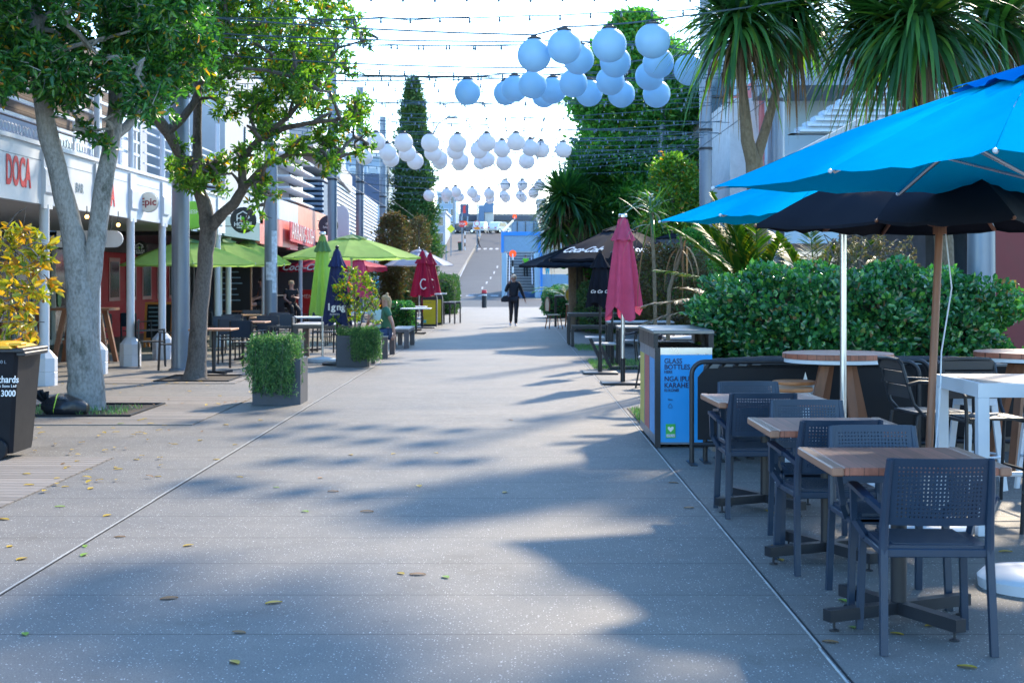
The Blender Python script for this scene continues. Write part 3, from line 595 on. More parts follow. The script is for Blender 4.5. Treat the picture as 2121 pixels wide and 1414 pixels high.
# wall enclosing the lower side with the shops behind the hedge
rs = thing('cafe_building', 'dark red and glass cafe front behind the right end of the hedge', 'building', (0, 0, 0))
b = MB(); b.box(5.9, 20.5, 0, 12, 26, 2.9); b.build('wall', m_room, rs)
b = MB(); b.box(XA(2062, 18.5), 18.5, 0, XA(2135, 18.5), 20.4, 2.7); b.build('red_door', M('ox_red', (.16, .012, .02), .45), rs)
b = MB(); b.box(XA(2024, 19.2), 19.2, 0, XA(2060, 19.2), 20.4, 2.6); b.build('glazing', m_glass, rs)
for px in (2026, 2044):
    b = MB(); b.box(XA(px, 19), 19.0, 0, XA(px+7, 19), 19.15, 2.6); b.build('window_frame', m_white, rs)
b = MB(); b.box(5.3, 18.6, 2.7, 12, 26, 2.95); b.build('awning', m_dark, rs)
b = MB(); b.box(XA(2092, 18.4), 18.4, 1.15, XA(2105, 18.4), 18.49, 1.55); b.build('yellow_box', M('yellow_box', (.65, .35, .02), .5), rs)
# low planter wall behind the barriers
b = MB(); b.box(1.78, 12.9, 0, 6.2, 13.15, .72); b.box(1.74, 12.86, .72, 6.2, 13.2, .79)
tag(b.build('planter_wall', M('stone_wall', (.20, .18, .16), .85, bump=.4)), 'low stone wall with a pale coping in front of the glossy hedge', 'wall')

# ================================================================== POLES AND STRING LIGHTS
def lamp_pole(loc, label, top=8.6, r=.15, poster=False):
    t = thing('lighting_pole', label, 'pole', loc, 0, 'tall steel poles carrying the string lights')
    b = MB(); b.lathe([(r, .0), (r, top*.55), (r*.93, top), (r*.9, top)], (0, 0, 0), 24); b.build('shaft', m_steel, t, True)
    b = MB(); b.lathe([(r*1.35, 0), (r*1.35, .03), (r*1.02, .05)], (0, 0, 0), 20); b.build('base_plate', m_steel, t)
    for z in ((4.7, 5.15) if top > 5 else ()): 
        b = MB(); b.lathe([(r*1.01, z-.03), (r*1.12, z-.03), (r*1.12, z+.03), (r*1.01, z+.03)], (0, 0, 0), 20); b.build('clamp', m_dark, t)
    if poster:
        for (a, z, w_, h_) in ((-1.35, 1.55, .26, .42), (-.75, 1.95, .16, .75), (-.8, 1.25, .12, .35)):
            V = []; Fc = []
            for i in range(5):
                an = a+(i/4-.5)*w_/r; V += [((r+.004)*math.cos(an), (r+.004)*math.sin(an), z), ((r+.004)*math.cos(an), (r+.004)*math.sin(an), z+h_)]
            for i in range(4): Fc.append((2*i, 2*i+2, 2*i+3, 2*i+1))
            MB().add(V, Fc).build('poster', M('poster', (.5, .56, .62), .6, var=.5, vs=9), t)
    return t
LP = [(-5.74, 24.4), (-5.74, 33.4), (-5.74, 44.6), (-5.72, 52.3), (-5.74, 61.6)]
RP = [(5.1, 15.6), (4.57, 25.0), (4.56, 34.2), (4.56, 44.6), (4.56, 52.5), (4.56, 61.6)]
for i, (x, y) in enumerate(LP): lamp_pole((x, y, 0), ['thick grey steel pole standing right in front of the two leafy trees', 'grey steel pole with taped posters beside the lime umbrellas', 'grey steel pole behind the closed green umbrella', 'thinner looking grey pole beside the blue glazed building', 'farthest left pole, dark, beside the bronze leaved tree'][i], poster=(i == 1))
for i, (x, y) in enumerate(RP): lamp_pole((x, y, 0), top=3.0 if i == 0 else 8.6, label=['wide silver pole behind the right end of the hedge', 'silver pole between the two cabbage trees', 'tall silver pole left of the first cabbage tree, cables clamped to it', 'silver pole behind the big leafy tree on the right', 'silver pole hidden in the green trees on the right', 'farthest right pole behind the bushy cabbage palm'][i])
# longitudinal carrier cables
for sx, pts, nm in ((-1, LP, 'left'), (1, RP, 'right')):
    b = MB()
    for z in (4.7, 5.15):
        pp = [(4.7*sx+(-1 if sx < 0 else 0), -3, z)]+[(x-sx*.17, y, z) for x, y in pts if (x, y) != (5.1, 15.6)]+[(pts[-1][0], 80, z)]
        b.tube(pp, .008, 5)
    tag(b.build('support_cable', m_wire), 'pair of thin black cables running along the %s hand row of poles' % nm, 'cable')
bulb_me = None
def string(y0, y1, z0, zm, z1, idx, x0=-5.6, x1=4.42, tangle=0):
    global bulb_me
    ra = random.Random(idx); pts = []
    n = 26
    for i in range(n+1):
        s = i/n; x = x0+(x1-x0)*s; sag = (z0+(z1-z0)*s)+(zm-(z0+z1)/2)*4*s*(1-s)
        pts.append(Vector((x, y0+(y1-y0)*s, sag+ra.uniform(-.008, .008))))
    t = thing('string_lights', 'string of small bulbs across the mall, %s counting away from the camera' % NTH[idx], 'string lights', (0, 0, 0), 0, 'bulb strings crossing above the mall')
    b = MB(); b.tube(pts, .0075, 5)
    if tangle: b.tube([p+Vector((0, .02, .02*math.sin(i*2.1))) for i, p in enumerate(pts)][7:tangle], .0085, 5)
    b.build('cable', m_wire, t)
    for i in range(1, n):
        p = pts[i]
        if bulb_me is None:
            bb = MB().lathe([(.008, .004), (.011, -.008), (.011, -.028), (.016, -.038), (.017, -.052), (.009, -.066), (.001, -.068)], (0, 0, 0), 8); o = bb.build('bulb', m_bulb, t, True); bulb_me = o.data
        else:
            o = bpy.data.objects.new('bulb', bulb_me); COL.objects.link(o); o.parent = t
        o.location = p
SY = [(17.2, 17.2, 4.97, 4.97, 4.97), (19.0, 17.6, 5.1, 4.92, 5.05), (19.6, 20.6, 5.0, 4.86, 5.2), (21.0, 21.0, 5.0, 5.0, 5.0), (23.2, 21.6, 5.1, 4.75, 5.0), (23.6, 24.4, 5.0, 4.85, 5.1), (24.2, 24.4, 5.05, 5.0, 5.0),
      (25.5, 24.6, 5.1, 4.9, 4.9), (26.6, 27.4, 5.0, 4.9, 5.1), (27.6, 27.6, 5.0, 4.95, 5.0), (29, 29.4, 5.1, 4.9, 4.8), (30.0, 30.6, 5.0, 4.85, 4.7), (31.6, 31.0, 5.1, 4.9, 4.75), (33, 33.5, 5.1, 4.9, 4.9), (34.3, 34.2, 5.0, 4.8, 4.8), (35.6, 34.4, 5.15, 4.8, 4.7),
      (22.2, 22.6, 5.05, 4.8, 4.95), (26.0, 25.2, 5.1, 4.75, 5.0), (28.4, 28.0, 5.0, 4.75, 5.05), (32.2, 32.8, 5.0, 4.7, 4.9), (36.6, 36.0, 5.1, 4.7, 4.9), (39.0, 38.8, 5.1, 4.7, 4.95), (41.5, 42.0, 5.0, 4.75, 5.1), (44.6, 44.5, 5.0, 4.7, 5.0), (47.5, 47.4, 5.1, 4.75, 5.0),
      (37.5, 38, 5.0, 4.8, 5.0), (40, 39.6, 5.0, 4.8, 5.1), (43, 43.6, 5.1, 4.8, 4.9), (46, 45.4, 5, 4.8, 5.1), (49, 50, 5.0, 4.9, 4.9), (52, 52, 5.1, 4.8, 5), (56, 55, 5, 4.85, 5), (60, 60.5, 5, 4.9, 5)]
SY.sort(key=lambda a: a[0]+a[1])
for i, a in enumerate(SY): string(*a, i, tangle=14 if i in (1, 4, 10, 14) else 0)
# globes
GL = [('near', [(1106.6,114.7,16.8),(1169,97.5,16.6),(1262,93.8,16.4),(1352,85.3,16.2)]), ('near', [(1198.6,123,18.4),(1274.7,128.7,18.3),(1363.3,130.6,18.2),(1428,145,18.1)]), ('near', [(1103,175.8,20.2),(1187.5,172.9,20),(1264,168,19.8),(1345.7,158,19.6)]),
      ('near', [(968.7,191,21.6),(1066,184,21.4),(1145,187.6,21.2),(1220,193,21),(1287,195,20.8),(1360,195,20.6)]), ('near', [(1047.8,193,23),(1127,198,23)]),
      ('middle', [(779,293.5,30.2),(836,295.3,30.2),(891.5,296,30.3),(947.7,296,30.6),(1008,295,30.6),(1069,294,30.7)]), ('middle', [(803,315.5,32),(843.7,317,32.2),(897,317,32.3),(943,312.6,32.4),(992,310.7,32.4),(1039.7,308.2,32.5),(1099,306,32.6),(1120.6,310,32.8)]),
      ('middle', [(754.7,324.4,33.6),(809.5,329,33.6),(860,334,33.7),(910,327,33.7),(954,332,33.9),(1008.5,330,34),(1044,336.5,34.2),(1090.8,334,34.4),(1166.6,310.8,34.2)]), ('middle', [(728,292,36),(911,335.4,36),(951.5,338,36.2),(996,335.4,36.2)]),
      ('farthest', [(888.9,405,49),(925.7,401,50),(943.7,397,50.5),(978,399,51),(1013,401,51),(1046.7,383.6,51),(1082,383.6,51),(1104.8,400,51),(1117.7,383.6,51)]), ('farthest', [(924.6,408,55),(952,408,56),(986,410,56),(1014.7,412,56.5),(1044,404.6,56),(1047.8,410,58),(1078,404.6,56),(1082.7,410,58)])]
gm = None
ranks = {}
for cl in ('near', 'middle', 'farthest'):
    allp = sorted((p[0], k) for k, (c, L_) in enumerate(GL) if c == cl for p in L_); ranks[cl] = {q: i for i, q in enumerate(allp)}
CNT = lambda i: ['leftmost', 'second', 'third', 'fourth', 'fifth', 'sixth', 'seventh', 'eighth', 'ninth', 'tenth', 'eleventh', 'twelfth', 'thirteenth', 'fourteenth', 'fifteenth', 'sixteenth', 'seventeenth', 'eighteenth', 'nineteenth', 'twentieth', 'twenty-first', 'twenty-second', 'twenty-third', 'twenty-fourth', 'twenty-fifth', 'twenty-sixth', 'twenty-seventh', 'twenty-eighth'][i]
ROWN = ['front', 'second', 'third', 'fourth', 'back']; rc = {}
for k, (cl, L_) in enumerate(GL):
    rc[cl] = rc.get(cl, -1)+1; tops = []
    for (px, py, Y) in L_:
        c = W(px, py, Y); i = ranks[cl][(px, k)]
        lab = '%s pale blue globe lantern, %s from the left in the big near cluster' if cl == 'near' else ('%s white globe lantern, %s from the left in the middle cluster' if cl == 'middle' else '%s small white globe lantern, %s from the left in the farthest cluster')
        t = thing('globe_lantern', (lab % ('round', CNT(i))).replace('leftmost from the left', 'leftmost'), 'lantern', c, 0, 'globe lanterns of the %s cluster' % cl)
        if gm is None:
            b = MB().ball((0, 0, 0), .2, 32); s_ = b.build('globe', m_globeb, t, True); b = MB().lathe([(.085, .185), (.085, .205), (.05, .215), (.03, .24), (.001, .245)], (0, 0, 0), 16); c_ = b.build('cap', m_dark, t)
            gm = (s_.data, c_.data); gm2 = s_.data.copy(); gm2.materials[0] = m_globe
        else:
            for nm, me in zip(('globe', 'cap'), (gm[0] if cl == 'near' else gm2, gm[1])):
                o = bpy.data.objects.new(nm, me); COL.objects.link(o); o.parent = t
        tops.append(c+Vector((0, 0, .238)))
    tops.sort(key=lambda p: p.x); pts = [Vector((-5.6, tops[0].y+.6, 4.95))]+tops+[Vector((4.42, tops[-1].y-.2, 4.95))]
    pts.sort(key=lambda p: p.x); q = []
    for a, b_ in zip(pts[:-1], pts[1:]):
        for s in np.linspace(0, 1, 7)[:-1]: q.append(a.lerp(b_, s)-Vector((0, 0, .05*(b_-a).length*s*(1-s))))
    q.append(pts[-1]); tag(MB().tube(q, .010, 5).build('lantern_cable', m_wire), 'black cable carrying the %s row of lanterns in the %s cluster' % (ROWN[rc[cl]], cl), 'cable')
# warm little bulbs under the veranda
for (px, py, Y, l) in ((180, 449, 22.5, 'left of'), (245, 466, 24.2, 'right of')):
    c = W(px, py, Y); t = thing('festoon_bulb', 'small glowing warm bulb under the veranda edge, %s the trunk fork' % l, 'light bulb', c)
    MB().ball((0, 0, 0), .035, 10).build('glass', emat('warm_bulb', (1, .5, .15), 1.6), t, True); MB().tube([(0, 0, .03), (0, 0, 2.72-c.z)], .008, 6).build('cord', m_dark, t)

# ================================================================== TREES
def P3(l): return [(W(px, py, Y), r) for px, py, Y, r in l]
def inpoly(x, y, poly):
    r = False; j = len(poly)-1
    for i in range(len(poly)):
        xi, yi = poly[i]; xj, yj = poly[j]
        if (yi > y) != (yj > y) and x < (xj-xi)*(y-yi)/(yj-yi)+xi: r = not r
        j = i
    return r
def rosettes(centres, radii, per, L, Wd, tw=.16, nl=7):
    """leaf rosettes at random twig ends inside each clump"""
    P = []; D = []; TW = []
    for c, r in zip(centres, radii):
        k = max(3, int(per*(r/.35)**2)); d = norm(RNG.normal(size=(k, 3))); rad = r*RNG.uniform(.25, 1.0, k)**.6
        e = np.array(c)+d*rad[:, None]*np.array([1, 1, .85])
        for i in range(k):
            ax = d[i]*.8+RNG.normal(size=3)*.5+np.array([0, 0, .15]); ax /= np.linalg.norm(ax); TW.append((e[i]-ax*tw, e[i]))
            q = norm(RNG.normal(size=(nl, 3))+ax*.9); P.append(np.repeat(e[i][None], nl, 0)-ax*RNG.uniform(0, tw*.6, nl)[:, None]); D.append(q-np.array([0, 0, .25]))
    return np.concatenate(P), np.concatenate(D), TW
def tree(name, label, base, paths, clumps, radii, per, L, Wd, bark, leaf, cat='tree', limb=.035, nl=7, twigs=True):
    t = thing(name, label, cat, base); o = Vector(base)
    b = MB()
    for p in paths:
        pts = [q-o for q, r in p]; rr = [r for q, r in p]; P = []; Rr = []
        for i in range(len(pts)-1):
            for s in (0, .33, .66): P.append(pts[i].lerp(pts[i+1], s)+Vector((random.uniform(-1, 1), random.uniform(-1, 1), 0))*rr[i]*.07); Rr.append((rr[i]*(1-s)+rr[i+1]*s)*random.uniform(.95, 1.06))
        P.append(pts[-1]); Rr.append(rr[-1]); b.tube(P, Rr, 14)
    tr = b.build('trunk', bark, t, True)
    nodes = [q for p in paths for q, r in p[len(p)//3:]]; b = MB()
    for c in clumps:
        c = Vector(c); n = min(nodes, key=lambda q: (q-c).length+.8*max(0, q.z-c.z)); m = n.lerp(c, .5)+Vector((random.uniform(-.2, .2), random.uniform(-.2, .2), random.uniform(-.05, .2)))
        b.tube([n-o, n.lerp(m, .5)-o+Vector((0, 0, .03)), m-o, m.lerp(c, .6)-o, c-o], [limb, limb*.8, limb*.6, limb*.4, limb*.2], 6)
        nodes.append(m); nodes.append(m.lerp(c, .6))
    b.build('branches', bark, t, True)
    P, D, TW = rosettes([tuple(Vector(c)-o) for c in clumps], radii, per, L, Wd, nl=nl)
    if twigs:
        b = MB()
        for a, e in TW[::3]: b.tube([a, e], [.006, .003], 3, False)
        b.build('twigs', bark, t)
    leaves('crown', P, D, L, Wd, leaf, t); return t
def polyclumps(poly, Yc, dY, n, r0, r1, seed, bias=1):
    ra = random.Random(seed); xs = [p[0] for p in poly]; ys = [p[1] for p in poly]; out = []; rad = []
    while len(out) < n:
        x = ra.uniform(min(xs), max(xs)); y = ra.uniform(min(ys), max(ys))
        if inpoly(x, y, poly): out.append(W(x, y, Yc+ra.uniform(-dY, dY))); rad.append(ra.uniform(r0, r1))
    return out, rad
# tree 1, forked, at the left edge
random.seed(3)
pa = P3([(176,862,17,.255),(175,838,17,.20),(172,780,17,.172),(168,690,17,.165),(164,600,17,.155),(157,530,17,.14),(147,470,17,.125),(125,380,16.95,.118),(100,280,16.9,.115),(84,170,16.8,.105),(78,60,16.7,.085),(60,-90,16.6,.06)])
pb = P3([(186,850,17.05,.19),(184,700,17.05,.12),(187,600,17.05,.112),(196,520,17.05,.115),(206,450,17.1,.11),(216,380,17.1,.105),(230,300,17.2,.10),(241,220,17.3,.09),(238,120,17.4,.07),(255,0,17.4,.05)])
pc = P3([(228,290,17.2,.06),(262,262,17.6,.06),(300,215,18.0,.05),(330,150,18.3,.04)])
c1, r1 = polyclumps([(-160,-220),(470,-220),(440,60),(400,110),(360,165),(330,220),(300,200),(255,165),(235,215),(195,150),(160,140),(125,200),(100,150),(60,135),(20,165),(-160,150)], 17, 1.5, 165, .24, .42, 4)
for q in ((190,270,.16),(215,300,.14),(170,262,.12),(130,205,.15),(0,170,.25),(295,225,.14),(318,228,.16),(255,225,.15)): c1.append(W(q[0], q[1], 16.9)); r1.append(q[2])
tree('magnolia_tree', 'forked tree with mottled grey bark and glossy dark leaves growing behind the wheelie bin', (XA(176, 17), 17, 0), [pa, pb, pc], c1, r1, 52, .108, .040, m_barkA, m_leafA)
# tree 2
pa = P3([(403,797,22.3,.26),(404,778,22.3,.18),(408,735,22.3,.145),(414,640,22.3,.128),(424,550,22.3,.122),(431,475,22.3,.125),(424,430,22.3,.11),(412,390,22.3,.09),(408,300,22.3,.075),(410,200,22.4,.06),(398,100,22.4,.045),(395,-60,22.4,.03)])
pb = P3([(429,480,22.3,.11),(455,448,22.2,.09),(485,422,22.1,.085),(503,392,22.0,.075),(500,330,22.0,.06),(535,290,21.8,.05),(590,265,21.6,.042),(650,253,21.4,.034),(705,248,21.3,.022)])
pc = P3([(503,392,22,.06),(545,345,22,.045),(600,318,22,.035),(660,322,22,.025),(695,330,22,.018)])
pd = P3([(408,330,22.3,.06),(375,330,22,.055),(348,275,21.8,.085),(318,235,21.6,.09),(300,205,21.6,.08),(310,150,21.6,.05)])
pe = P3([(350,272,21.8,.07),(378,245,21.9,.065),(402,212,22,.06),(430,130,22,.04),(470,40,22,.03)])
pf = P3([(535,290,21.8,.045),(600,240,21.7,.035),(650,170,21.6,.028),(700,100,21.5,.02),(750,85,21.5,.012)])
c2, r2 = polyclumps([(330,-220),(690,-220),(705,0),(712,60),(718,130),(735,190),(748,240),(700,255),(640,215),(590,215),(560,260),(530,235),(490,230),(440,220),(400,180),(350,170)], 22.2, 1.7, 120, .26, .46, 5)
c3, r3 = polyclumps([(345,350),(370,325),(400,350),(440,330),(480,300),(520,260),(600,275),(680,250),(760,265),(770,295),(745,320),(700,300),(690,345),(640,335),(600,345),(560,372),(575,420),(545,425),(500,370),(450,415),(400,395)], 22, .8, 46, .14, .26, 6)
for q in ((755,75,.18),(775,85,.12),(740,60,.12),(745,240,.2),(760,275,.18),(690,345,.16),(672,352,.12),(565,405,.16),(545,440,.10),(508,462,.08),(395,380,.2),(365,345,.2),(440,345,.22),(375,300,.2),(720,35,.16),(725,140,.2),(748,205,.2)): c3.append(W(q[0], q[1], 22)); r3.append(q[2])
tree('magnolia_tree', 'leaning tree with rough dark bark and sunlit leaves growing beside the square planter', (XA(403, 22.3), 22.3, 0), [pa, pb, pc, pd, pe, pf], c2+c3, r2+r3, 32, .108, .038, m_barkB, m_leafB)
# unseen tree added out of frame so its crown shades the foreground paving
tree('unseen_shade_tree', 'unseen leafy tree added right of the tables to shade the foreground', (6.6, 14.6, 0), [[(Vector((6.6, 14.6, -.1)), .22), (Vector((6.4, 14.6, 3)), .18), (Vector((5.4, 14.8, 5.4)), .12), (Vector((4.2, 15, 6.6)), .07)]],
     [Vector((3.4+random.gauss(0, 1.5), 14.8+random.gauss(0, 1.2), 6.9+random.gauss(0, .55))) for _ in range(75)], [random.uniform(.3, .5) for _ in range(75)], 20, .15, .06, m_barkB, m_leafB)
# conifer and far trees
def cone_tree(name, label, px, ybase, ytop, Y, wpx, leaf, n, L, Wd, profile, z0=None, lean=0, bark=m_barkB):
    g = terr(Y); x = XA(px, Y); ht = EYE+(HY-ytop)*Y/F-g; t = thing(name, label, 'tree', (x, Y, g))
    MB().tube([(0, 0, -.1), (0, 0, ht*.5), (lean*.6, 0, ht*.96)], [ht*.022, ht*.014, .02], 10).build('trunk', bark, t, True)
    k = n//7; h = RNG.uniform(0, 1, k); rr = np.interp(h, [p[0] for p in profile], [p[1] for p in profile])*wpx*Y/F/2
    lump = 1+.16*np.sin(h*37+RNG.uniform(0, 6.28))+0; an = RNG.uniform(0, 2*np.pi, k); lump = lump*(1+.14*np.sin(an*5+h*23))
    rad = rr*lump*RNG.uniform(.35, 1.0, k)**.5; z = ht*(.02+.98*h)
    E = np.stack([np.cos(an)*rad+lean*h, np.sin(an)*rad, z+rad*.25], 1); P = []; D = []
    for j in range(7):
        q = norm(RNG.normal(size=(k, 3))+np.stack([np.cos(an), np.sin(an), np.full(k, .5)], 1)*.7); P.append(E+RNG.normal(size=(k, 3))*L*.6); D.append(q)
    leaves('crown', np.concatenate(P), np.concatenate(D), L, Wd, leaf, t)
    b = MB()
    for i in range(26):
        hh = ht*(.06+.85*i/26); r0 = float(np.interp(hh/ht, [p[0] for p in profile], [p[1] for p in profile]))*wpx*Y/F/2*.8; a = i*2.4
        b.tube([(lean*hh/ht*.8, 0, hh-.1), (math.cos(a)*r0+lean*hh/ht, math.sin(a)*r0, hh+r0*.25)], [.02*ht/8, .006], 5)
    b.build('branches', bark, t); return t
cone_tree('conifer', 'tall narrow conifer rising behind the middle lantern cluster', 856, 590, 170, 84, 110, m_conif, 34000, .24, .09, [(0, .35), (.06, .8), (.14, 1.0), (.26, .88), (.40, .74), (.55, .64), (.70, .52), (.83, .36), (.93, .2), (1, .03)])
cone_tree('pohutukawa_tree', 'very tall broad dark green tree towering over the black umbrellas', 1318, 600, 42, 46, 262, m_bigt, 60000, .21, .095, [(0, .45), (.10, .9), (.3, 1.0), (.38, .98), (.47, .82), (.60, .92), (.74, .95), (.86, .64), (.93, .42), (1, .15)], lean=-.05)
cone_tree('bushy_tree', 'yellowish green bushy tree in front of the tall tree, left of the silver pole', 1395, 640, 330, 38, 130, m_leafB, 15000, .13, .05, [(0, .3), (.2, .8), (.45, .9), (.7, 1), (.9, .7), (1, .2)])
cone_tree('screen_tree', 'short dark tree behind the closed pink umbrella', 1385, 650, 520, 30, 180, m_brn, 9000, .09, .035, [(0, .5), (.3, .9), (.7, 1), (1, .4)])
cone_tree('screen_tree', 'bushy green tree behind the tables right of the pink umbrella', 1455, 650, 480, 33, 130, m_bigt, 8000, .1, .04, [(0, .5), (.3, .9), (.7, 1), (1, .4)])
cone_tree('bronze_tree', 'bronze leaved column of foliage beside the farthest left pole', 812, 640, 446, 58, 68, m_brn, 9000, .13, .05, [(0, .5), (.15, .55), (.3, .6), (.45, .75), (.6, .9), (.8, 1), (.95, .55), (1, .2)])
cone_tree('weeping_shrub', 'grey leaved shrub at the foot of the conifer', 868, 610, 452, 70, 62, m_brn, 4000, .14, .05, [(0, .5), (.4, .8), (.8, .7), (1, .3)])
cone_tree('street_tree', 'dark green bush at the left of the mall behind the red umbrellas', 770, 640, 545, 62, 110, m_conif, 4000, .14, .05, [(0, .9), (.6, 1), (1, .4)])
# clipped hedges
def hedge(label, x0, x1, y0, y1, z0, z1, n, L, Wd, leaf, rnd=.35, name='hedge', lump=.08):
    t = thing(name, label, 'hedge', ((x0+x1)/2, (y0+y1)/2, 0)); hx, hy, hz = (x1-x0)/2, (y1-y0)/2, (z1-z0)/2; zc = (z0+z1)/2
    q = norm(RNG.normal(size=(n, 3))); pw = 4.0; s = (np.abs(q)**pw).sum(1)**(-1/pw); q = q*s[:, None]
    l = 1+lump*np.sin(q[:, 0]*hx*5+q[:, 2]*3)*np.cos(q[:, 1]*hy*4+q[:, 2]*hz*7)+lump*.6*np.sin(q[:, 0]*hx*11+1+q[:, 2]*9)
    P = q*np.array([hx, hy, hz])*l[:, None]*np.where(RNG.uniform(size=n) < .02, RNG.uniform(1.0, 1.10, n), 1)[:, None]*RNG.uniform(.84, 1.04, n)[:, None]; P[:, 2] += zc
    D = norm(q+RNG.normal(size=(n, 3))*.9+np.array([0, 0, .35]))
    leaves('foliage', P, D, L, Wd, leaf, t, up=q*1.0, fold=.15)
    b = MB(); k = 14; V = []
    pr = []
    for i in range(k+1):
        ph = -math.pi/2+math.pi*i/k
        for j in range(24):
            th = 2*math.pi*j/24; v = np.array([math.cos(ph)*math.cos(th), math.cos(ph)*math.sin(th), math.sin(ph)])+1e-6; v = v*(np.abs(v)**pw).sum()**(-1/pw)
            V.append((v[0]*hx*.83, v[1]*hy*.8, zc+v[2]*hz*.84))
    b.add(V, [(i*24+j, i*24+(j+1) % 24, (i+1)*24+(j+1) % 24, (i+1)*24+j) for i in range(k) for j in range(24)]); b.build('light_block_core', m_core, t)  # solid dark blob added inside the leaves to block light
    return t
hedge('long rounded hedge of small glossy leaves behind the black barriers', 1.90, 4.78, 13.6, 15.4, .35, 1.62, 44000, .066, .044, m_hedge, lump=.11)
hedge('round clipped dark bush at the far left edge of the mall', XA(905, 66), XA(950, 66), 64, 68, 0, 1.75, 6000, .09, .05, m_conif)
hedge('low dark green bush beside the seated women', XA(808, 42), XA(858, 42), 41.2, 42.6, 0, .9, 5000, .07, .045, m_hedge)
hedge('small clipped hedge beside the cream wicker chairs', XA(1125, 60), XA(1200, 60), 58, 60, 0, 1.25, 5000, .09, .05, m_hedge)
hedge('dark low bushes behind the benches on the right', XA(1200, 42), XA(1330, 42), 41, 43, 0, 1.5, 6000, .08, .04, m_conif)
# cabbage trees
def cordyline(name, label, trunks, heads, L, n, wd=.05, dead=60, dk=1.0, mat=None, bark=m_barkC):
    o = trunks[0][0][0].copy(); o.z = 0; t = thing(name, label, 'tree', o)
    b = MB()
    q0, r0 = trunks[0][0]
    if q0.z > .02: trunks[0].insert(0, (Vector((q0.x, q0.y, -.05)), r0*1.15))
    for p in trunks: b.tube([q-o for q, r in p], [r for q, r in p], 12)
    b.build('trunk', bark, t, True)
    for (c, sc) in heads:
        c = Vector(c)-o; k = int(n*sc); q = norm(RNG.normal(size=(k, 3))); q[:, 2] = np.where(q[:, 2] < -.45, -q[:, 2], q[:, 2]); C = np.repeat(np.array(c)[None], k, 0)+RNG.normal(size=(k, 3))*np.array([.05, .05, .10])
        ln = L*sc**.5*RNG.uniform(.72, 1.12, k); dr = dk*np.clip(.18+.42*(1-q[:, 2])*RNG.uniform(.5, 1.4, k), .1, 1.0)
        blades('leaf_head', C, q, ln, wd, dr, mat or m_cord, t, 7)
        if dead:
            k = dead; q = norm(np.stack([RNG.normal(size=k), RNG.normal(size=k), RNG.uniform(-1.2, -.2, k)], 1)); C = np.repeat(np.array(c)[None], k, 0)+RNG.normal(size=(k, 3))*.06-np.array([0, 0, .15])
            blades('dead_leaf_skirt', C, q, L*RNG.uniform(.35, .85, k), .026, RNG.uniform(.8, 1.3, k), m_cordd, t, 5)
    return t
cordyline('cabbage_tree', 'cabbage tree with a forked trunk and spiky head, left of the two behind the hedge',
          [P3([(1572,700,17,.14),(1570,560,17,.12),(1568,420,17,.115),(1562,330,17,.105)]), P3([(1562,345,17,.09),(1548,290,16.9,.08),(1540,200,16.8,.055),(1530,110,16.7,.05),(1535,55,16.6,.045)]), P3([(1562,345,17,.07),(1585,270,17.1,.06),(1605,200,17.1,.05),(1625,120,17.2,.045),(1640,60,17.2,.04)])],
          [(W(1530, 40, 16.6), 1.0), (W(1640, 30, 17.2), .8)], .96, 520, .062, 80)
cordyline('cabbage_tree', 'big cabbage tree with a wide drooping head above the turquoise umbrella',
          [P3([(1962,800,16.4,.13),(1955,500,16.4,.11),(1930,300,16.3,.10),(1905,80,16.2,.08)]), P3([(1935,330,16.3,.09),(1865,180,16.4,.07),(1845,80,16.5,.06)]), P3([(1935,330,16.3,.09),(2010,200,16.5,.07),(2060,60,16.8,.06)])],
          [(W(1905, 45, 16.0), 1.3), (W(1815, 50, 16.6), .9), (W(2065, 50, 16.8), .95)], 1.10, 440, .066, 70)
cordyline('bushy_cabbage_palm', 'dense bushy cabbage palm in front of the tall tree at the right of the mall',
          [P3([(1195,640,44,.25),(1190,500,44,.22),(1188,430,44,.2)])], [(W(1170, 410, 43.5), 1.2), (W(1205, 375, 44.5), 1.2), (W(1155, 470, 44), .9), (W(1215, 440, 44), 1.0)], 1.15, 420, .085, 50, dk=.62)
cordyline('slender_cabbage_tree', 'thin stemmed lancewood with a spiky tuft right of the pink umbrella',
          [P3([(1352,800,19.5,.03),(1358,700,19.5,.026),(1355,560,19.5,.024),(1350,470,19.5,.02),(1352,440,19.5,.018)])], [(W(1352, 432, 19.5), .36)], .85, 130, .032, 4)
cordyline('slender_cabbage_tree', 'thin bent stem with drooping dry leaves in front of the hedge end',
          [P3([(1383,720,19,.03),(1386,600,19,.026),(1398,560,19,.024),(1412,520,19,.02),(1410,490,19,.018)])], [(W(1410, 485, 19), .12)], .6, 60, .022, 12)
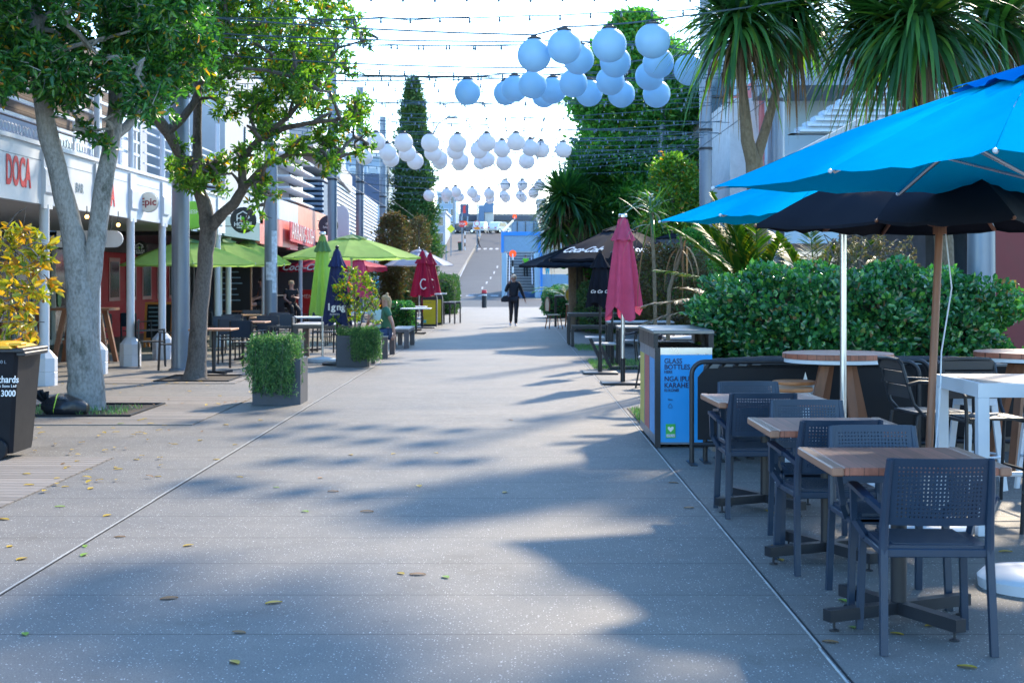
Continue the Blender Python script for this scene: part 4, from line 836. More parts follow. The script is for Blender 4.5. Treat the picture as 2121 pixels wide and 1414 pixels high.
def fan_palm(label, base, fronds, L, mat, seed, stem=.1, name='nikau_palm', lw=.03, ll=.42, lat=.8, arc=.38):
    t = thing(name, label, 'palm', base); ra = random.Random(seed)
    MB().tube([(0, 0, 0), (0, 0, stem+.15)], [.1, .07] if stem > .2 else [.05, .04], 10).build('trunk', m_barkC, t, True)
    for (az, el, sc) in fronds:
        d = Vector((math.cos(az)*math.cos(el), math.sin(az)*math.cos(el), math.sin(el))); pts = []
        for i in range(13):
            s = i/12; p = Vector((0, 0, stem))+d*L*sc*s; p.z -= L*sc*arc*s*s; pts.append(p)
        fr = MB().tube(pts, [.018*(1-.8*i/12) for i in range(13)], 5).build('frond', m_fan if mat is None else mat, t)
        C = []; D = []; Ln = []
        for i in range(2, 13):
            tg = (pts[i]-pts[i-1]).normalized(); sd = tg.cross(Vector((0, 0, 1))).normalized()
            for sgn in (-1, 1):
                for h in (0, .33, .66):
                    C.append(pts[i-1].lerp(pts[i], h)); D.append(tg*.75+sd*sgn*lat+Vector((0, 0, .22+ra.uniform(-.1, .1)))); Ln.append(ll*sc*(1-.55*(i/12)**2))
        blades('leaflets', np.array(C), np.array(D), np.array(Ln), lw, .35, mat or m_fan, fr, 3)
    return t
cordyline('flax_tuft', 'bright yellow green spiky tuft on top of the bushy cabbage palm', [P3([(1215,640,45,.1),(1215,420,45,.08)])], [(W(1212, 385, 45), .8)], 1.25, 130, .09, 0, dk=.25, mat=m_fanb)
fan_palm('feathery yellow green palm fronds left of the cabbage tree trunk behind the hedge', (XA(1570, 16.3), 16.3, 0), [(a, e, s) for a, e, s in ((2.9, .85, 1.0), (2.5, 1.1, .9), (3.4, 1.0, .95), (2.2, 1.2, .9), (3.8, 1.2, .9), (3.0, .5, .8), (1.7, 1.3, .8), (4.5, 1.2, .8), (3.1, 1.25, 1.0), (5.0, 1.0, .7))], 1.6, None, 1, 1.3, lw=.045, ll=.55, arc=.2)
fan_palm('feathery green palm fronds right of the cabbage tree trunk under the black umbrella', (XA(1690, 16.6), 16.6, 0), [(a, e, s) for a, e, s in ((2.7, .9, .9), (.2, .8, .9), (.6, .9, 1), (-.3, 1.0, .9), (1.5, 1.2, .9), (3.6, 1.1, .9), (5.0, 1.1, .8), (0.1, .5, .8))], 1.4, None, 2, 1.2, lw=.045, ll=.5, arc=.2)
fan_palm('brownish drooping palm fronds behind the left end of the hedge', (XA(1500, 17.5), 17.5, 0), [(2.8, .5, .9), (3.2, .3, .8), (2.3, .8, .8), (3.8, .6, .8), (1, .9, .6)], 1.3, m_brn, 3, 1.1)
fan_palm('small palm with arching fronds beside the stair portal', (XA(1180, 56), 56, 0), [(a*.9, .55+.1*(a % 3), 1) for a in range(7)], 1.9, m_cord, 4, .8, lw=.05, ll=.6)
yc = [(20,478),(48,472),(72,486),(96,500),(30,512),(62,520),(95,528),(18,545),(50,552),(78,560),(100,585),(12,590),(40,600),(66,596),(85,612),(20,640),(50,632),(30,672),(56,664),(70,690),(18,705),(44,712),(-20,500),(-30,560),(-20,640),(-40,700)]
tree('yellowing_shrub', 'yellowing plant with lobed orange tipped leaves hanging over the wheelie bin', (XA(-60, 13.4), 13.4, 0), [[(Vector((XA(-60, 13.4), 13.4, -.02)), .03), (Vector((XA(-55, 13.4), 13.4, .9)), .025), (W(-30, 560, 13.4), .018), (W(10, 500, 13.3), .012), (W(60, 480, 13.2), .006)]],
     [W(x, y, 13.2+random.uniform(-.25, .25)) for x, y in yc], [.10]*len(yc), 58, .11, .045, m_barkB, m_yel, cat='shrub', limb=.008, nl=6)
# young totara behind the hedge
tt = [W(1790+random.uniform(-110, 110), 545+random.uniform(-55, 55), 15.8+random.uniform(-.4, .4)) for _ in range(34)]
tree('totara_sapling', 'young feathery tree with olive needles standing behind the middle of the hedge', (XA(1788, 15.8), 15.8, 0), [P3([(1788,875,15.8,.04),(1788,740,15.8,.035),(1790,640,15.8,.03),(1786,560,15.8,.02),(1784,490,15.8,.012)])], tt, [.16]*len(tt), 34, .05, .010, m_barkB, leafmat('totara', [(0, (.06, .08, .03)), (.6, (.13, .14, .05)), (1, (.22, .16, .07))], (1.4, 1.2, .6), .3, .4), limb=.012, nl=12)
# ================================================================== PARASOLS
def script_logo(body, size, mat, parent, p, tilt, name='script_lettering', xs=1.1, rz=0, shear=.45):
    return text(body, size, mat, parent, p, (R(90)-tilt, 0, rz), name, .02, xs, shear, .001)
def parasol(name, label, cat, loc, pts, hem, apex, mat, vmat, pmat, rmat, base='disc', bmat=None, val=0, pr=.024, group=None, lean=(0, 0), ventz=.78, prib=.011, bulge=.12, baseoff=(0, 0), basez=.07, br=.3):
    """open parasol; pts: hem corners (x, y) round the pole, ribs end at each of them"""
    t = thing(name, label, cat, loc, 0, group); n = len(pts); K = 8; S = 10
    A = Vector((0, 0, apex)); V = []; Fc = []
    def surf(i, u, s, lift=0):
        a = Vector((*pts[i], hem)); c = Vector((*pts[(i+1) % n], hem)); m = a.lerp(c, u); k = 4*u*(1-u)
        m.x *= 1-.035*k; m.y *= 1-.035*k; p = A.lerp(m, s); p.z += (apex-hem)*bulge*s*(1-s)*2-.035*k*s*(1-s*.4)+lift+.006*math.sin(u*19+i)*s+.007*math.sin(9*s+7*u+i*1.7)*s*(1-s)*3+.004*math.sin(31*u+13*s+i); return p
    s0 = .10
    for i in range(n):
        o = len(V)
        for j in range(S+1):
            for k in range(K+1): V.append(surf(i, k/K, s0+(1-s0)*j/S))
        if val:
            for k in range(K+1): q = surf(i, k/K, 1); V.append((q.x*1.003, q.y*1.003, q.z-val*(1-.12*math.sin(k*1.9+i))))
        for j in range(S+(1 if val else 0)):
            for k in range(K): Fc.append((o+j*(K+1)+k, o+(j+1)*(K+1)+k, o+(j+1)*(K+1)+k+1, o+j*(K+1)+k+1))
    cv = MB().add(V, Fc).build('canopy', mat, t, True)
    V = []; Fc = []
    for i in range(n):
        o = len(V)
        for j in range(4):
            for k in range(K+1): V.append(surf(i, k/K, .01+.24*j/3, .035+.012*math.sin(k*math.pi/K*2+i)*j/3))
        for j in range(3):
            for k in range(K): Fc.append((o+j*(K+1)+k, o+(j+1)*(K+1)+k, o+(j+1)*(K+1)+k+1, o+j*(K+1)+k+1))
    MB().add(V, Fc).build('vent', vmat, t, True)
    hub = Vector((lean[0]*0, 0, apex-.10)); run = Vector((0, 0, hem-.02)); foot = Vector((baseoff[0], baseoff[1], basez))
    b = MB(); b.tube([foot, (0, 0, hem), (0, 0, apex+.05)], pr, 14); pl = b.build('pole', pmat, t, True)
    b = MB(); b.lathe([(pr*1.9, apex-.13), (pr*1.9, apex-.07)], (0, 0, 0), 12); b.lathe([(pr*1.8, hem-.06), (pr*1.8, hem+.01)], (0, 0, 0), 12); b.build('hub', pmat, t)
    b = MB(); b.ball((0, 0, apex+.07), .03, 10); b.build('finial', pmat, t, True)
    for i in range(n):
        e = surf(i, 0, 1)-Vector((0, 0, .018)); b = MB(); pp = [hub.lerp(e, s)+Vector((0, 0, (apex-hem)*bulge*s*(1-s)*1.6)) for s in (0, .25, .5, .75, .985)]; b.tube(pp, prib, 6); rb_ = b.build('rib', rmat, t, True)
        b = MB(); b.tube([run, pp[2]-Vector((0, 0, .01))], prib*.8, 6); b.build('strut', rmat, rb_)
        b = MB(); b.ball(e*1.002+Vector((0, 0, .006)), prib*(1.05 if rmat is m_alu else .8), 8); b.build('rib_tip', m_whitem if rmat is m_alu else rmat, rb_)
    if base:
        b = MB()
        if base == 'disc': b.lathe([(br, 0), (br+.005, .05), (br-.02, .075), (.06, .095), (.001, .095)], (baseoff[0], baseoff[1], 0), 32)
        else: b.box(-br, -br, 0, br, br, .05, .006); b.box(-.04, -.04, .05, .04, .04, .3, .005)
        b.build('base', bmat or m_whitem, t, True)
        b = MB(); b.lathe([(.038, .09), (.038, .42), (pr, .43)], (baseoff[0], baseoff[1], 0), 14); b.build('base_socket', m_alu if base == 'disc' else m_dark, t, True)
    return t, cv
def sq(s, rot, rx=0):
    """square hem with ribs to corners and edge middles"""
    c, sn = math.cos(R(rot)), math.sin(R(rot)); h = s/2
    return [(x*c-y*sn, x*sn+y*c) for x, y in ((-h, -h), (0, -h), (h, -h), (h, 0), (h, h), (0, h), (-h, h), (-h, 0))]
def octo(r, rot=22.5, n=8): return [(r*math.cos(R(rot+360*i/n)), r*math.sin(R(rot+360*i/n))) for i in range(n)]
# turquoise pair and black wooden one, right foreground
parasol('turquoise_parasol', 'large turquoise parasol nearest the camera on a white round base at the right edge', 'parasol', (2.64, 7.2, 0), sq(2.41, 19.5), 2.07, 2.62, m_tur, m_turd, m_alu, m_alu, bmat=m_whitem, group='turquoise parasols', pr=.02, br=.29)
parasol('turquoise_parasol', 'second turquoise parasol, lower and behind, its silver pole in front of the round bar table', 'parasol', (2.45, 10.65, 0), sq(2.05, 19.5), 2.02, 2.42, m_tur, m_turd, m_alu, m_alu, bmat=m_whitem, group='turquoise parasols', pr=.024, br=.28)
t, cv = parasol('black_parasol', 'black parasol with a brown wooden leaning pole and faded white lettering', 'parasol', (2.68, 9.0, 0), sq(1.66, 48), 1.90, 2.27, m_blk, m_blkf, m_woodp, m_woodp, bmat=m_whitem, pr=.024, prib=.014, val=.02, bulge=.5, baseoff=(-.16, -.25), br=.27)
tx = text('GUINNESS', .10, M('faded_letter', (.35, .34, .33), .7), cv, (.50, -.43, 2.10), (R(28), 0, R(48)), bold=.005)
MB().tube([(.03, -.02, 1.85), (.06, -.05, 1.5), (-.02, -.1, 1.1), (-.05, -.17, .8), (-.1, -.23, .45)], .005, 5).build('cord', m_whitem, t)
# lime parasols on the left
for (px, Y, r, lab, hz, az) in ((385, 31, 1.5, 'lime parasol behind the thick grey pole and the leaning tree', 1.90, 2.44), (458, 34.5, 1.5, 'lime parasol in the middle of the three overlapping ones under the HOP HOUSE sign', 1.93, 2.55), (512, 38.5, 1.15, 'lime parasol partly hidden behind the other lime ones, against the poster pole', 2.0, 2.62)):
    parasol('lime_parasol', lab, 'parasol', (XA(px, Y), Y, 0), sq(r*1.72, 20), hz, az, m_lime, m_limed, m_whitem, m_alu, group='lime green parasols', val=.03, br=.3)
parasol('lime_parasol', 'widest lime parasol, open behind the closed green and navy ones', 'parasol', (XA(728, 37.5), 37.5, 0), octo(1.82, 0), 2.15, 2.72, m_lime, m_limed, m_whitem, m_dark, group='lime green parasols', val=.04)
t, cv = parasol('red_parasol', 'open red parasol far behind the lime ones', 'parasol', (XA(690, 50), 50, 0), octo(1.9, 0), 2.02, 2.45, m_crim, m_pink, m_whitem, m_whitem, val=.16, group='red cafe parasols')
script_logo('Coca-Cola', .3, m_wtext, cv, (-.8, -1.8, 1.98), 0)
parasol('grey_parasol', 'pale grey parasol far down the left side behind the red ones', 'parasol', (XA(868, 56), 56, 0), octo(1.35, 0), 2.15, 2.75, m_grayc, m_grayc, m_alu, m_alu, val=.03)
parasol('grey_parasol', 'pale grey parasol farther behind, half hidden by the bronze tree', 'parasol', (XA(815, 60), 60, 0), octo(1.5, 0), 2.2, 2.8, m_grayc, m_grayc, m_alu, m_alu, val=.03)
# black ones on the right
def black_coke(px, Y, r, hz, az, lab, rot, mat=m_blk, logo=True, vm=m_blkf):
    t, cv = parasol('black_cafe_parasol', lab, 'parasol', (XA(px, Y), Y, 0), octo(r, rot), hz, az, mat, vm, m_dark, m_dark, group='black cafe parasols', val=.06, base='plate', bmat=m_dark, bulge=.12)
    if logo:
        sl = math.atan2(az-hz, r*.92); rr = r*.80
        for k, (ang, bd) in enumerate(logo):
            a = R(ang); rz = a+R(90); z = hz+(az-hz)*(1-.80/.955)*1.25+.03
            tx = text(bd, .40, m_wtext, cv, (rr*math.cos(a), rr*math.sin(a), z), (sl*1.05, 0, rz), 'script_lettering', .015, .62, .45, .001)
    return t
black_coke(1283, 33.5, 1.78, 2.05, 2.83, 'open black cafe parasol with white script lettering behind the closed pink one', 22.5, logo=[(225+5, 'Coca-Cola'), (315-22, 'Coca-Cola')], vm=m_blk)
black_coke(1392, 36.5, 1.75, 2.06, 2.72, 'lighter black cafe parasol overlapping the lettered one on its right', 0, m_blkf, None, m_blk)
black_coke(1195, 43, 1.75, 2.0, 2.62, 'black parasol farther down the mall, left behind the lettered one', 0, m_blk, None)
black_coke(1490, 40, 1.3, 2.0, 2.6, 'black parasol half hidden behind the brown palm fronds', 0, m_blk, None)
def closed(name, label, loc, top, bot, rmax, mat, cap, pmat, base, bmat, folds=9, amp=.22, ragged=.04, capz=.3, brad=.3, seed=1, pr=.022, topcap=False, group=None, fold_r=.06):
    t = thing(name, label, 'parasol', loc, 0, group); ra = random.Random(seed); n = 72; V = []; Fc = []; S = 16; ph = ra.uniform(0, 6)
    for j in range(S+1):
        s = j/S
        for k in range(n):
            a = 2*math.pi*k/n; f = math.sin(folds*a+ph+.5*math.sin(3*a)); r = (fold_r+(rmax-fold_r)*s**.8)*(1+amp*s**.5*f*(.8+.4*math.sin(2*a+ph)))
            z = top-.04+(bot-top)*s-(ragged*(1+math.sin(folds/2*a+ph))*(s**6)); V.append((r*math.cos(a), r*math.sin(a), z))
    for j in range(S):
        for k in range(n): Fc.append((j*n+k, (j+1)*n+k, (j+1)*n+(k+1) % n, j*n+(k+1) % n))
    cv = MB().add(V, Fc).build('folded_canopy', mat, t, True)
    V = []; Fc = []
    for j in range(7):
        s = j/6
        for k in range(n):
            a = 2*math.pi*k/n; r = (.035+(fold_r+(rmax-fold_r)*(capz/(top-bot))**.8*1.25-.01)*s**1.1)*(1+.13*s*math.sin(folds*a+ph)); V.append((r*math.cos(a), r*math.sin(a), top-capz*s+.012*math.sin(folds*a+ph)*s))
    for j in range(6):
        for k in range(n): Fc.append((j*n+k, (j+1)*n+k, (j+1)*n+(k+1) % n, j*n+(k+1) % n))
    MB().add(V, Fc).build('vent', cap, t, True)
    MB().tube([(0, 0, .05), (0, 0, top+.01)], pr, 12).build('pole', pmat, t, True)
    if topcap: MB().lathe([(.065, top-.01), (.065, top+.025), (.05, top+.04), (.001, top+.04)], (0, 0, 0), 20).build('top_cap', m_alu, t, True)
    else: MB().ball((0, 0, top+.03), .035, 10).build('finial', pmat, t, True)
    b = MB()
    if base == 'disc': b.lathe([(brad, 0), (brad, .04), (brad-.03, .06), (.05, .07), (.001, .07)], (0, 0, 0), 28)
    elif base == 'white': b.lathe([(brad, 0), (brad, .05), (.05, .09), (.001, .09)], (0, 0, 0), 28)
    else: b.box(-brad, -brad, 0, brad, brad, .035, .004); b.tube([(0, 0, .035), (0, 0, .38)], .036, 12)
    b.build('base', bmat, t, True); return t, cv
closed('closed_parasol', 'closed lime green parasol with a darker aged vent cap', (XA(668, 27.2), 27.2, 0), 2.43, .98, .235, m_lime, m_limed, m_alu, 'white', m_whitem, seed=2, capz=.34, topcap=True)
t, cv = closed('closed_parasol', 'closed navy parasol with white lettering beside the green one', (XA(698, 26), 26, 0), 2.12, .84, .225, m_navy, m_navy, m_dark, 'disc', m_dark, seed=3, capz=.33, brad=.27)
for dx, s_ in ((-.08, '1g'), (.10, 'ng')): text(s_, .17, m_wtext, cv, (dx, -.235, 1.06), FRONT, bold=.03)
text('MONTEITH', .035, m_wtext, cv, (-.01, -.245, .93), FRONT)
for k, (px, Y, tp) in enumerate(((875, 46, 2.5), (891, 49.5, 2.5))):
    t, cv = closed('closed_parasol', ['closed crimson parasol with a white emblem, left one of the pair by the yellow bins', 'closed crimson parasol, the right one of the pair by the yellow bins'][k], (XA(px, Y), Y, 0), tp, 1.12, .36, m_crim, m_crim, m_dark, 'plate', m_dark, seed=5+k, capz=.42, brad=.42, group='crimson closed parasols')
    b = MB(); b.tube([(.06+.1*math.cos(a)*1, -.375, 1.42+.16*math.sin(a)) for a in np.linspace(.9, 5.6, 12)], .02, 5); b.build('emblem', m_wtext, cv)
    MB().tube([(.02, -.2, 1.15), (.0, -.25, .9), (.03, -.22, .5)], .012, 5).build('tie_cord', m_crim, t)
closed('closed_parasol', 'closed faded red parasol seen behind the yellow green shrub', (XA(742, 44), 44, 0), 2.5, 1.1, .38, m_pink, m_pink, m_dark, 'plate', m_dark, seed=9, capz=.35)
t, cv = closed('closed_parasol', 'tall closed faded pink parasol on a silver pole with ragged hem points', (XA(1290, 21.3), 21.3, 0), 2.50, 1.20, .235, m_pink, m_pink, m_alu, 'plate', m_dark, folds=7, amp=.3, ragged=.11, capz=.36, brad=.32, seed=12, pr=.03, topcap=True, fold_r=.07)
t, cv = closed('closed_parasol', 'closed black parasol with white script lettering left of the pink one', (XA(1243, 23.6), 23.6, 0), 2.0, 1.22, .2, m_blk, m_blk, m_dark, 'plate', m_dark, folds=8, seed=14, capz=.25, brad=.28)
for dx in (-.13, -.02, .1): text('Co', .07, m_wtext, cv, (dx, -.205, 1.36), FRONT, shear=.4, bold=.02)
closed('closed_parasol', 'second closed black parasol just behind the pink one', (XA(1268, 25.5), 25.5, 0), 2.0, 1.15, .16, m_blk, m_blk, m_dark, 'plate', m_dark, folds=8, seed=15, capz=.25, brad=.25)

# ================================================================== FURNITURE, RIGHT FOREGROUND
def perf_back(u0, u1, v0, v1, nx, ny, hole, mx, my):
    """curved panel with real round holes"""
    b = MB(); th = .011; cu = (u1-u0-2*mx)/nx; cv = (v1-v0-2*my)/ny
    def pos(u, v, t):
        return (u, -.185-(v-.45)*.24+.030*(1-(u/.21)**2)*-1+t+ (.004 if abs(u) > .2 else 0), v)
    def quad(a, c, z0, z1):
        V = [pos(a, z0, -th/2), pos(c, z0, -th/2), pos(c, z1, -th/2), pos(a, z1, -th/2), pos(a, z0, th/2), pos(c, z0, th/2), pos(c, z1, th/2), pos(a, z1, th/2)]
        b.add(V, [(0, 1, 2, 3), (7, 6, 5, 4), (0, 4, 5, 1), (1, 5, 6, 2), (2, 6, 7, 3), (3, 7, 4, 0)])
    for i in range(8):
        a = u0+(u1-u0)*i/8; c = u0+(u1-u0)*(i+1)/8; quad(a, c, v0, v0+my); quad(a, c, v1-my, v1)
    quad(u0, u0+mx, v0+my, v1-my); quad(u1-mx, u1, v0+my, v1-my)
    ring = [(-1, -1), (0, -1), (1, -1), (1, 0), (1, 1), (0, 1), (-1, 1), (-1, 0)]; an = [R(225+45*k) for k in range(8)]
    for i in range(nx):
        for j in range(ny):
            uc = u0+mx+cu*(i+.5); vc = v0+my+cv*(j+.5); V = []
            for t in (-th/2, th/2):
                V += [pos(uc+x*cu/2, vc+y*cv/2, t) for x, y in ring]+[pos(uc+hole*math.cos(a), vc+hole*math.sin(a), t) for a in an]
            Fc = []
            for k in range(8):
                q = (k+1) % 8; Fc += [(k, q, 8+q, 8+k), (16+q, 16+k, 24+k, 24+q), (8+k, 8+q, 24+q, 24+k)]
            b.add(V, Fc)
    return b
def perf_chair(label, loc, rz):
    t = thing('perforated_armchair', label, 'chair', loc, rz, 'blue grey perforated armchairs at the square tables')
    perf_back(-.205, .205, .535, .82, 21, 13, .0042, .028, .03).build('backrest', m_resin, t)
    b = MB(); n = 10; V = []; Fc = []
    for j in range(n+1):
        for i in range(9):
            u = -.215+.43*i/8; y = -.2+.42*j/n; z = .445-.018*(1-((i-4)/4)**2)*math.sin(math.pi*j/n)+(.004 if j < 9 else -.006*(j-8)); V.append((u*(1-.0*j), y, z))
    m = len(V); V += [(x, y, z-.016) for x, y, z in V]
    for j in range(n):
        for i in range(8): k = j*9+i; Fc += [(k, k+1, k+10, k+9), (m+k+9, m+k+10, m+k+1, m+k)]
    for i in range(8): Fc += [(i, m+i, m+i+1, i+1), (n*9+i+1, m+n*9+i+1, m+n*9+i, n*9+i)]
    for j in range(n): k = j*9; Fc += [(k+9, m+k+9, m+k, k), (k+8, m+k+8, m+k+17, k+17)]
    b.add(V, Fc)
    st = b.build('seat', m_resin, t, True)
    b = MB()
    for j in range(15): b.box(-.17, -.16+j*.024, .4365, .17, -.152+j*.024, .4515)
    b.build('ribbing', m_resin, st)
    b = MB(); b.box(-.225, -.215, .40, .225, -.19, .436, .004); b.box(-.225, .195, .405, .225, .22, .434, .004); b.box(-.232, -.19, .405, -.20, .2, .434, .004); b.box(.20, -.19, .405, .232, .2, .434, .004); b.build('seat_frame', m_resin, t)
    for sx in (-1, 1):
        b = MB(); b.bar((sx*.218, -.205, .43), (sx*.226, -.245, 0), .030, .034); b.build('leg', m_resin, t)
        b = MB(); b.bar((sx*.218, .20, .43), (sx*.232, .215, 0), .030, .032); b.build('leg', m_resin, t)
        b = MB(); b.tube([(sx*.218, -.205, .41), (sx*.217, -.212, .55), (sx*.212, -.245, .70), (sx*.206, -.275, .815)], [.019, .018, .017, .014], 8, True, 1.1); b.build('back_post', m_resin, t, True)
        b = MB(); b.bar((sx*.217, -.215, .585), (sx*.262, -.12, .63), .03, .022); b.bar((sx*.262, -.125, .63), (sx*.275, .15, .655), .044, .018); b.bar((sx*.275, .14, .66), (sx*.262, .19, .49), .026, .034); b.bar((sx*.262, .195, .50), (sx*.222, .12, .425), .026, .028); b.build('armrest', m_resin, t)
    return t
pc0 = perf_chair('nearest perforated chair, back to the camera, pushed under the nearest square table', (1.755, 6.12, 0), R(-2))
for (x, y, rz, lab) in ((1.69, 7.72, R(3), 'perforated chair with its back to the camera at the second square table'), (1.60, 9.50, R(1), 'perforated chair with its back to the camera at the farthest square table'),
                        (1.80, 6.90, R(181), 'perforated chair facing the camera across the nearest square table'), (1.77, 8.42, R(179), 'perforated chair facing the camera across the second square table'), (1.69, 10.0, R(183), 'perforated chair facing the camera across the farthest square table')):
    dup(pc0, (x, y, 0), rz, lab)
def square_table(label, loc):
    t = thing('square_table', label, 'table', loc, 0, 'square wooden pedestal tables')
    b = MB(); b.box(-.33, -.37, .715, .33, .37, .75, .003); tp = b.build('tabletop', m_bwood, t)
    for q in ((-.385, -.331), (.331, .385)): MB().box(q[0], -.374, .712, q[1], .374, .752, .006).build('end_board', woodmat('end_wood', (.30, .14, .085), 'X', .5, .42, 0, .15) if 'end_wood' not in bpy.data.materials else bpy.data.materials['end_wood'], tp)
    b = MB(); b.tube([(0, 0, .07), (0, 0, .70)], .036, 18); b.lathe([(.05, .69), (.14, .70), (.14, .71), (.05, .71)], (0, 0, 0), 16); b.build('pedestal', m_dark, t, True)
    for k, a in enumerate((25, 115)):
        d = Vector((math.cos(R(a)), math.sin(R(a)), 0)); b = MB(); b.bar(-d*.40+Vector((0, 0, .072)), d*.40+Vector((0, 0, .072)), .055, .052+k*.003)
        for s in (-1, 1): b.lathe([(.022, .0), (.022, .008), (.006, .012), (.006, .045)], tuple(d*.36*s), 10)
        b.build('foot_bar', m_dark, t)
    return t
st0 = square_table('nearest square wooden table with a black pedestal foot', (1.735, 6.45, 0))
dup(st0, (1.735, 7.93, 0), 0, 'second square wooden table, between the nearest and the farthest'); dup(st0, (1.70, 9.68, 0), R(2), 'farthest of the three square wooden tables')
# round bar tables
def bar_table(label, loc, h, r):
    t = thing('round_bar_table', label, 'table', loc, 0, 'round high tables with splayed wooden legs')
    MB().lathe([(.001, h-.045), (r-.01, h-.045), (r, h-.04), (r, h-.005), (r-.005, h), (.001, h)], (0, 0, 0), 48).build('tabletop', m_bwood, t)
    MB().lathe([(r*.9, h-.075), (r*.97, h-.075), (r*.97, h-.046), (r*.9, h-.046)], (0, 0, 0), 48).build('steel_rim', m_whitem, t)
    for a in (20, 110, 200, 290):
        d = Vector((math.cos(R(a)), math.sin(R(a)), 0)); b = MB(); b.bar(d*.12+Vector((0, 0, h-.08)), d*.34, .07, .07); b.build('leg', m_woodp, t)
    MB().box(-.16, -.16, h-.1, .16, .16, h-.076).build('bracket', m_dark, t); return t
bt = bar_table('round high table with splayed brown legs in front of the black barriers', (2.60, 11.5, 0), .965, .44)
dup(bt, (4.22, 11.7, 0), R(30), 'round high table cut off by the right edge of the photo')
def taper_stool(label, loc, h=.68, rz=0):
    t = thing('tapered_stool', label, 'stool', loc, rz, 'white tapered stools with wooden seats')
    MB().lathe([(.001, h-.03), (.17, h-.03), (.175, h-.02), (.175, h-.004), (.165, h), (.001, h)], (0, 0, 0), 28).build('seat', M('orange_wood', (.45, .17, .06), .45, var=.2, vs=10) if 'orange_wood' not in bpy.data.materials else bpy.data.materials['orange_wood'], t)
    MB().lathe([(.13, h-.09), (.155, h-.09), (.155, h-.031), (.13, h-.031)], (0, 0, 0), 24).build('seat_ring', m_whitem, t)
    for k in range(4):
        a = R(45+90*k); d = Vector((math.cos(a), math.sin(a), 0)); b = MB(); b.bar(d*.135+Vector((0, 0, h-.06)), d*.215, .05, .02); b.build('leg', m_whitem, t)
    b = MB(); b.tube([(.185*math.cos(a), .185*math.sin(a), .25) for a in np.linspace(0, 2*math.pi, 25)], .011, 6); b.build('foot_ring', m_whitem, t, True); return t
ts = taper_stool('white tapered stool left of the round high table, nearer one', (2.13, 11.05, 0), .72)
dup(ts, (2.30, 11.78, 0), R(20), 'white tapered stool half behind the round high table, farther one'); dup(ts, (3.42, 10.6, 0), R(10), 'white tapered stool behind the left end of the white framed table'); dup(ts, (3.95, 10.6, 0), R(40), 'white tapered stool behind the white framed table near the photo edge')
# white framed high table
t = thing('white_framed_table', 'high white metal framed table with slatted wood top at the right edge', 'table', (0, 0, 0))
x0, x1, y0, y1, h = 2.80, 4.6, 8.62, 9.5, .925
MB().box(x0+.05, y0+.05, h-.02, x1-.05, y1-.05, h+.004).build('tabletop', woodmat('pale_slats', (.42, .30, .24), 'Y', .1, .5), t)
b = MB(); b.box(x0, y0, h-.085, x1, y0+.05, h); b.box(x0, y1-.05, h-.085, x1, y1, h); b.box(x0, y0+.05, h-.085, x0+.05, y1-.05, h); b.box(x1-.05, y0+.05, h-.085, x1, y1-.05, h); b.build('frame', m_whitem, t)
for (x, y) in ((x0, y0), (x0, y1-.065), (x1-.07, y0), (x1-.07, y1-.065)): MB().box(x, y, 0, x+.07, y+.065, h-.086, .003).build('leg', m_whitem, t)
b = MB(); b.tube([(x0+.07, y0+.7, .28), (x1-.07, y0+.7, .28)], .015, 10); b.build('foot_rail', m_whitem, t)
def slat_stool(label, loc, rz, h=.66):
    t = thing('slatted_bar_stool', label, 'chair', loc, rz, 'dark slatted bar chairs')
    b = MB()
    for k in range(5): b.box(-.2, -.2+k*.082, h-.012, .2, -.2+k*.082+.074, h+.004, .003)
    b.build('seat', m_dark, t)
    b = MB()
    for z, dz in ((h+.10, .085), (h+.20, .085), (h+.30, .06)):
        y = -.215-(z-h)*.3; b.prism([(-.19, z), (.19, z), (.19, z+dz), (-.19, z+dz)], y-.006, y+.006)
    b.build('backrest', m_dark, t)
    for sx in (-1, 1):
        b = MB(); b.tube([(sx*.20, .21, h-.02), (sx*.205, -.15, h-.02), (sx*.205, -.225, h+.06), (sx*.20, -.31, h+.34), (sx*.17, -.325, h+.37), (0, -.33, h+.375)], .014, 8); b.build('back_frame', m_dark, t, True)
        b = MB(); b.tube([(sx*.225, .2, h-.0), (sx*.245, .25, 0)], .013, 8); b.build('leg', m_dark, t, True)
        b = MB(); b.tube([(sx*.225, -.2, h-.02), (sx*.245, -.3, 0)], .013, 8); b.build('leg', m_dark, t, True)
        b = MB(); b.tube([(sx*.23, -.28, h+.20), (sx*.235, -.2, h+.22), (sx*.24, .12, h+.20), (sx*.235, .2, h+.15), (sx*.225, .21, h-.02)], .013, 8); b.build('armrest', m_dark, t, True)
    b = MB(); b.tube([(-.24, .23, .26), (.24, .23, .26)], .011, 8); b.tube([(-.24, .23, .26), (-.24, -.27, .26)], .011, 8); b.tube([(.24, .23, .26), (.24, -.27, .26)], .011, 8); b.build('footrest', m_dark, t, True); return t
ss = slat_stool('dark bar chair standing side on between the wooden pole and the silver pole', (2.98, 10.2, 0), R(-82), .62)
dup(ss, (3.22, 9.75, 0), R(186), 'dark bar chair facing the camera on the far side of the white framed table'); dup(ss, (3.30, 8.42, 0), R(-8), 'dark bar chair on the near side of the white framed table, at the photo edge')
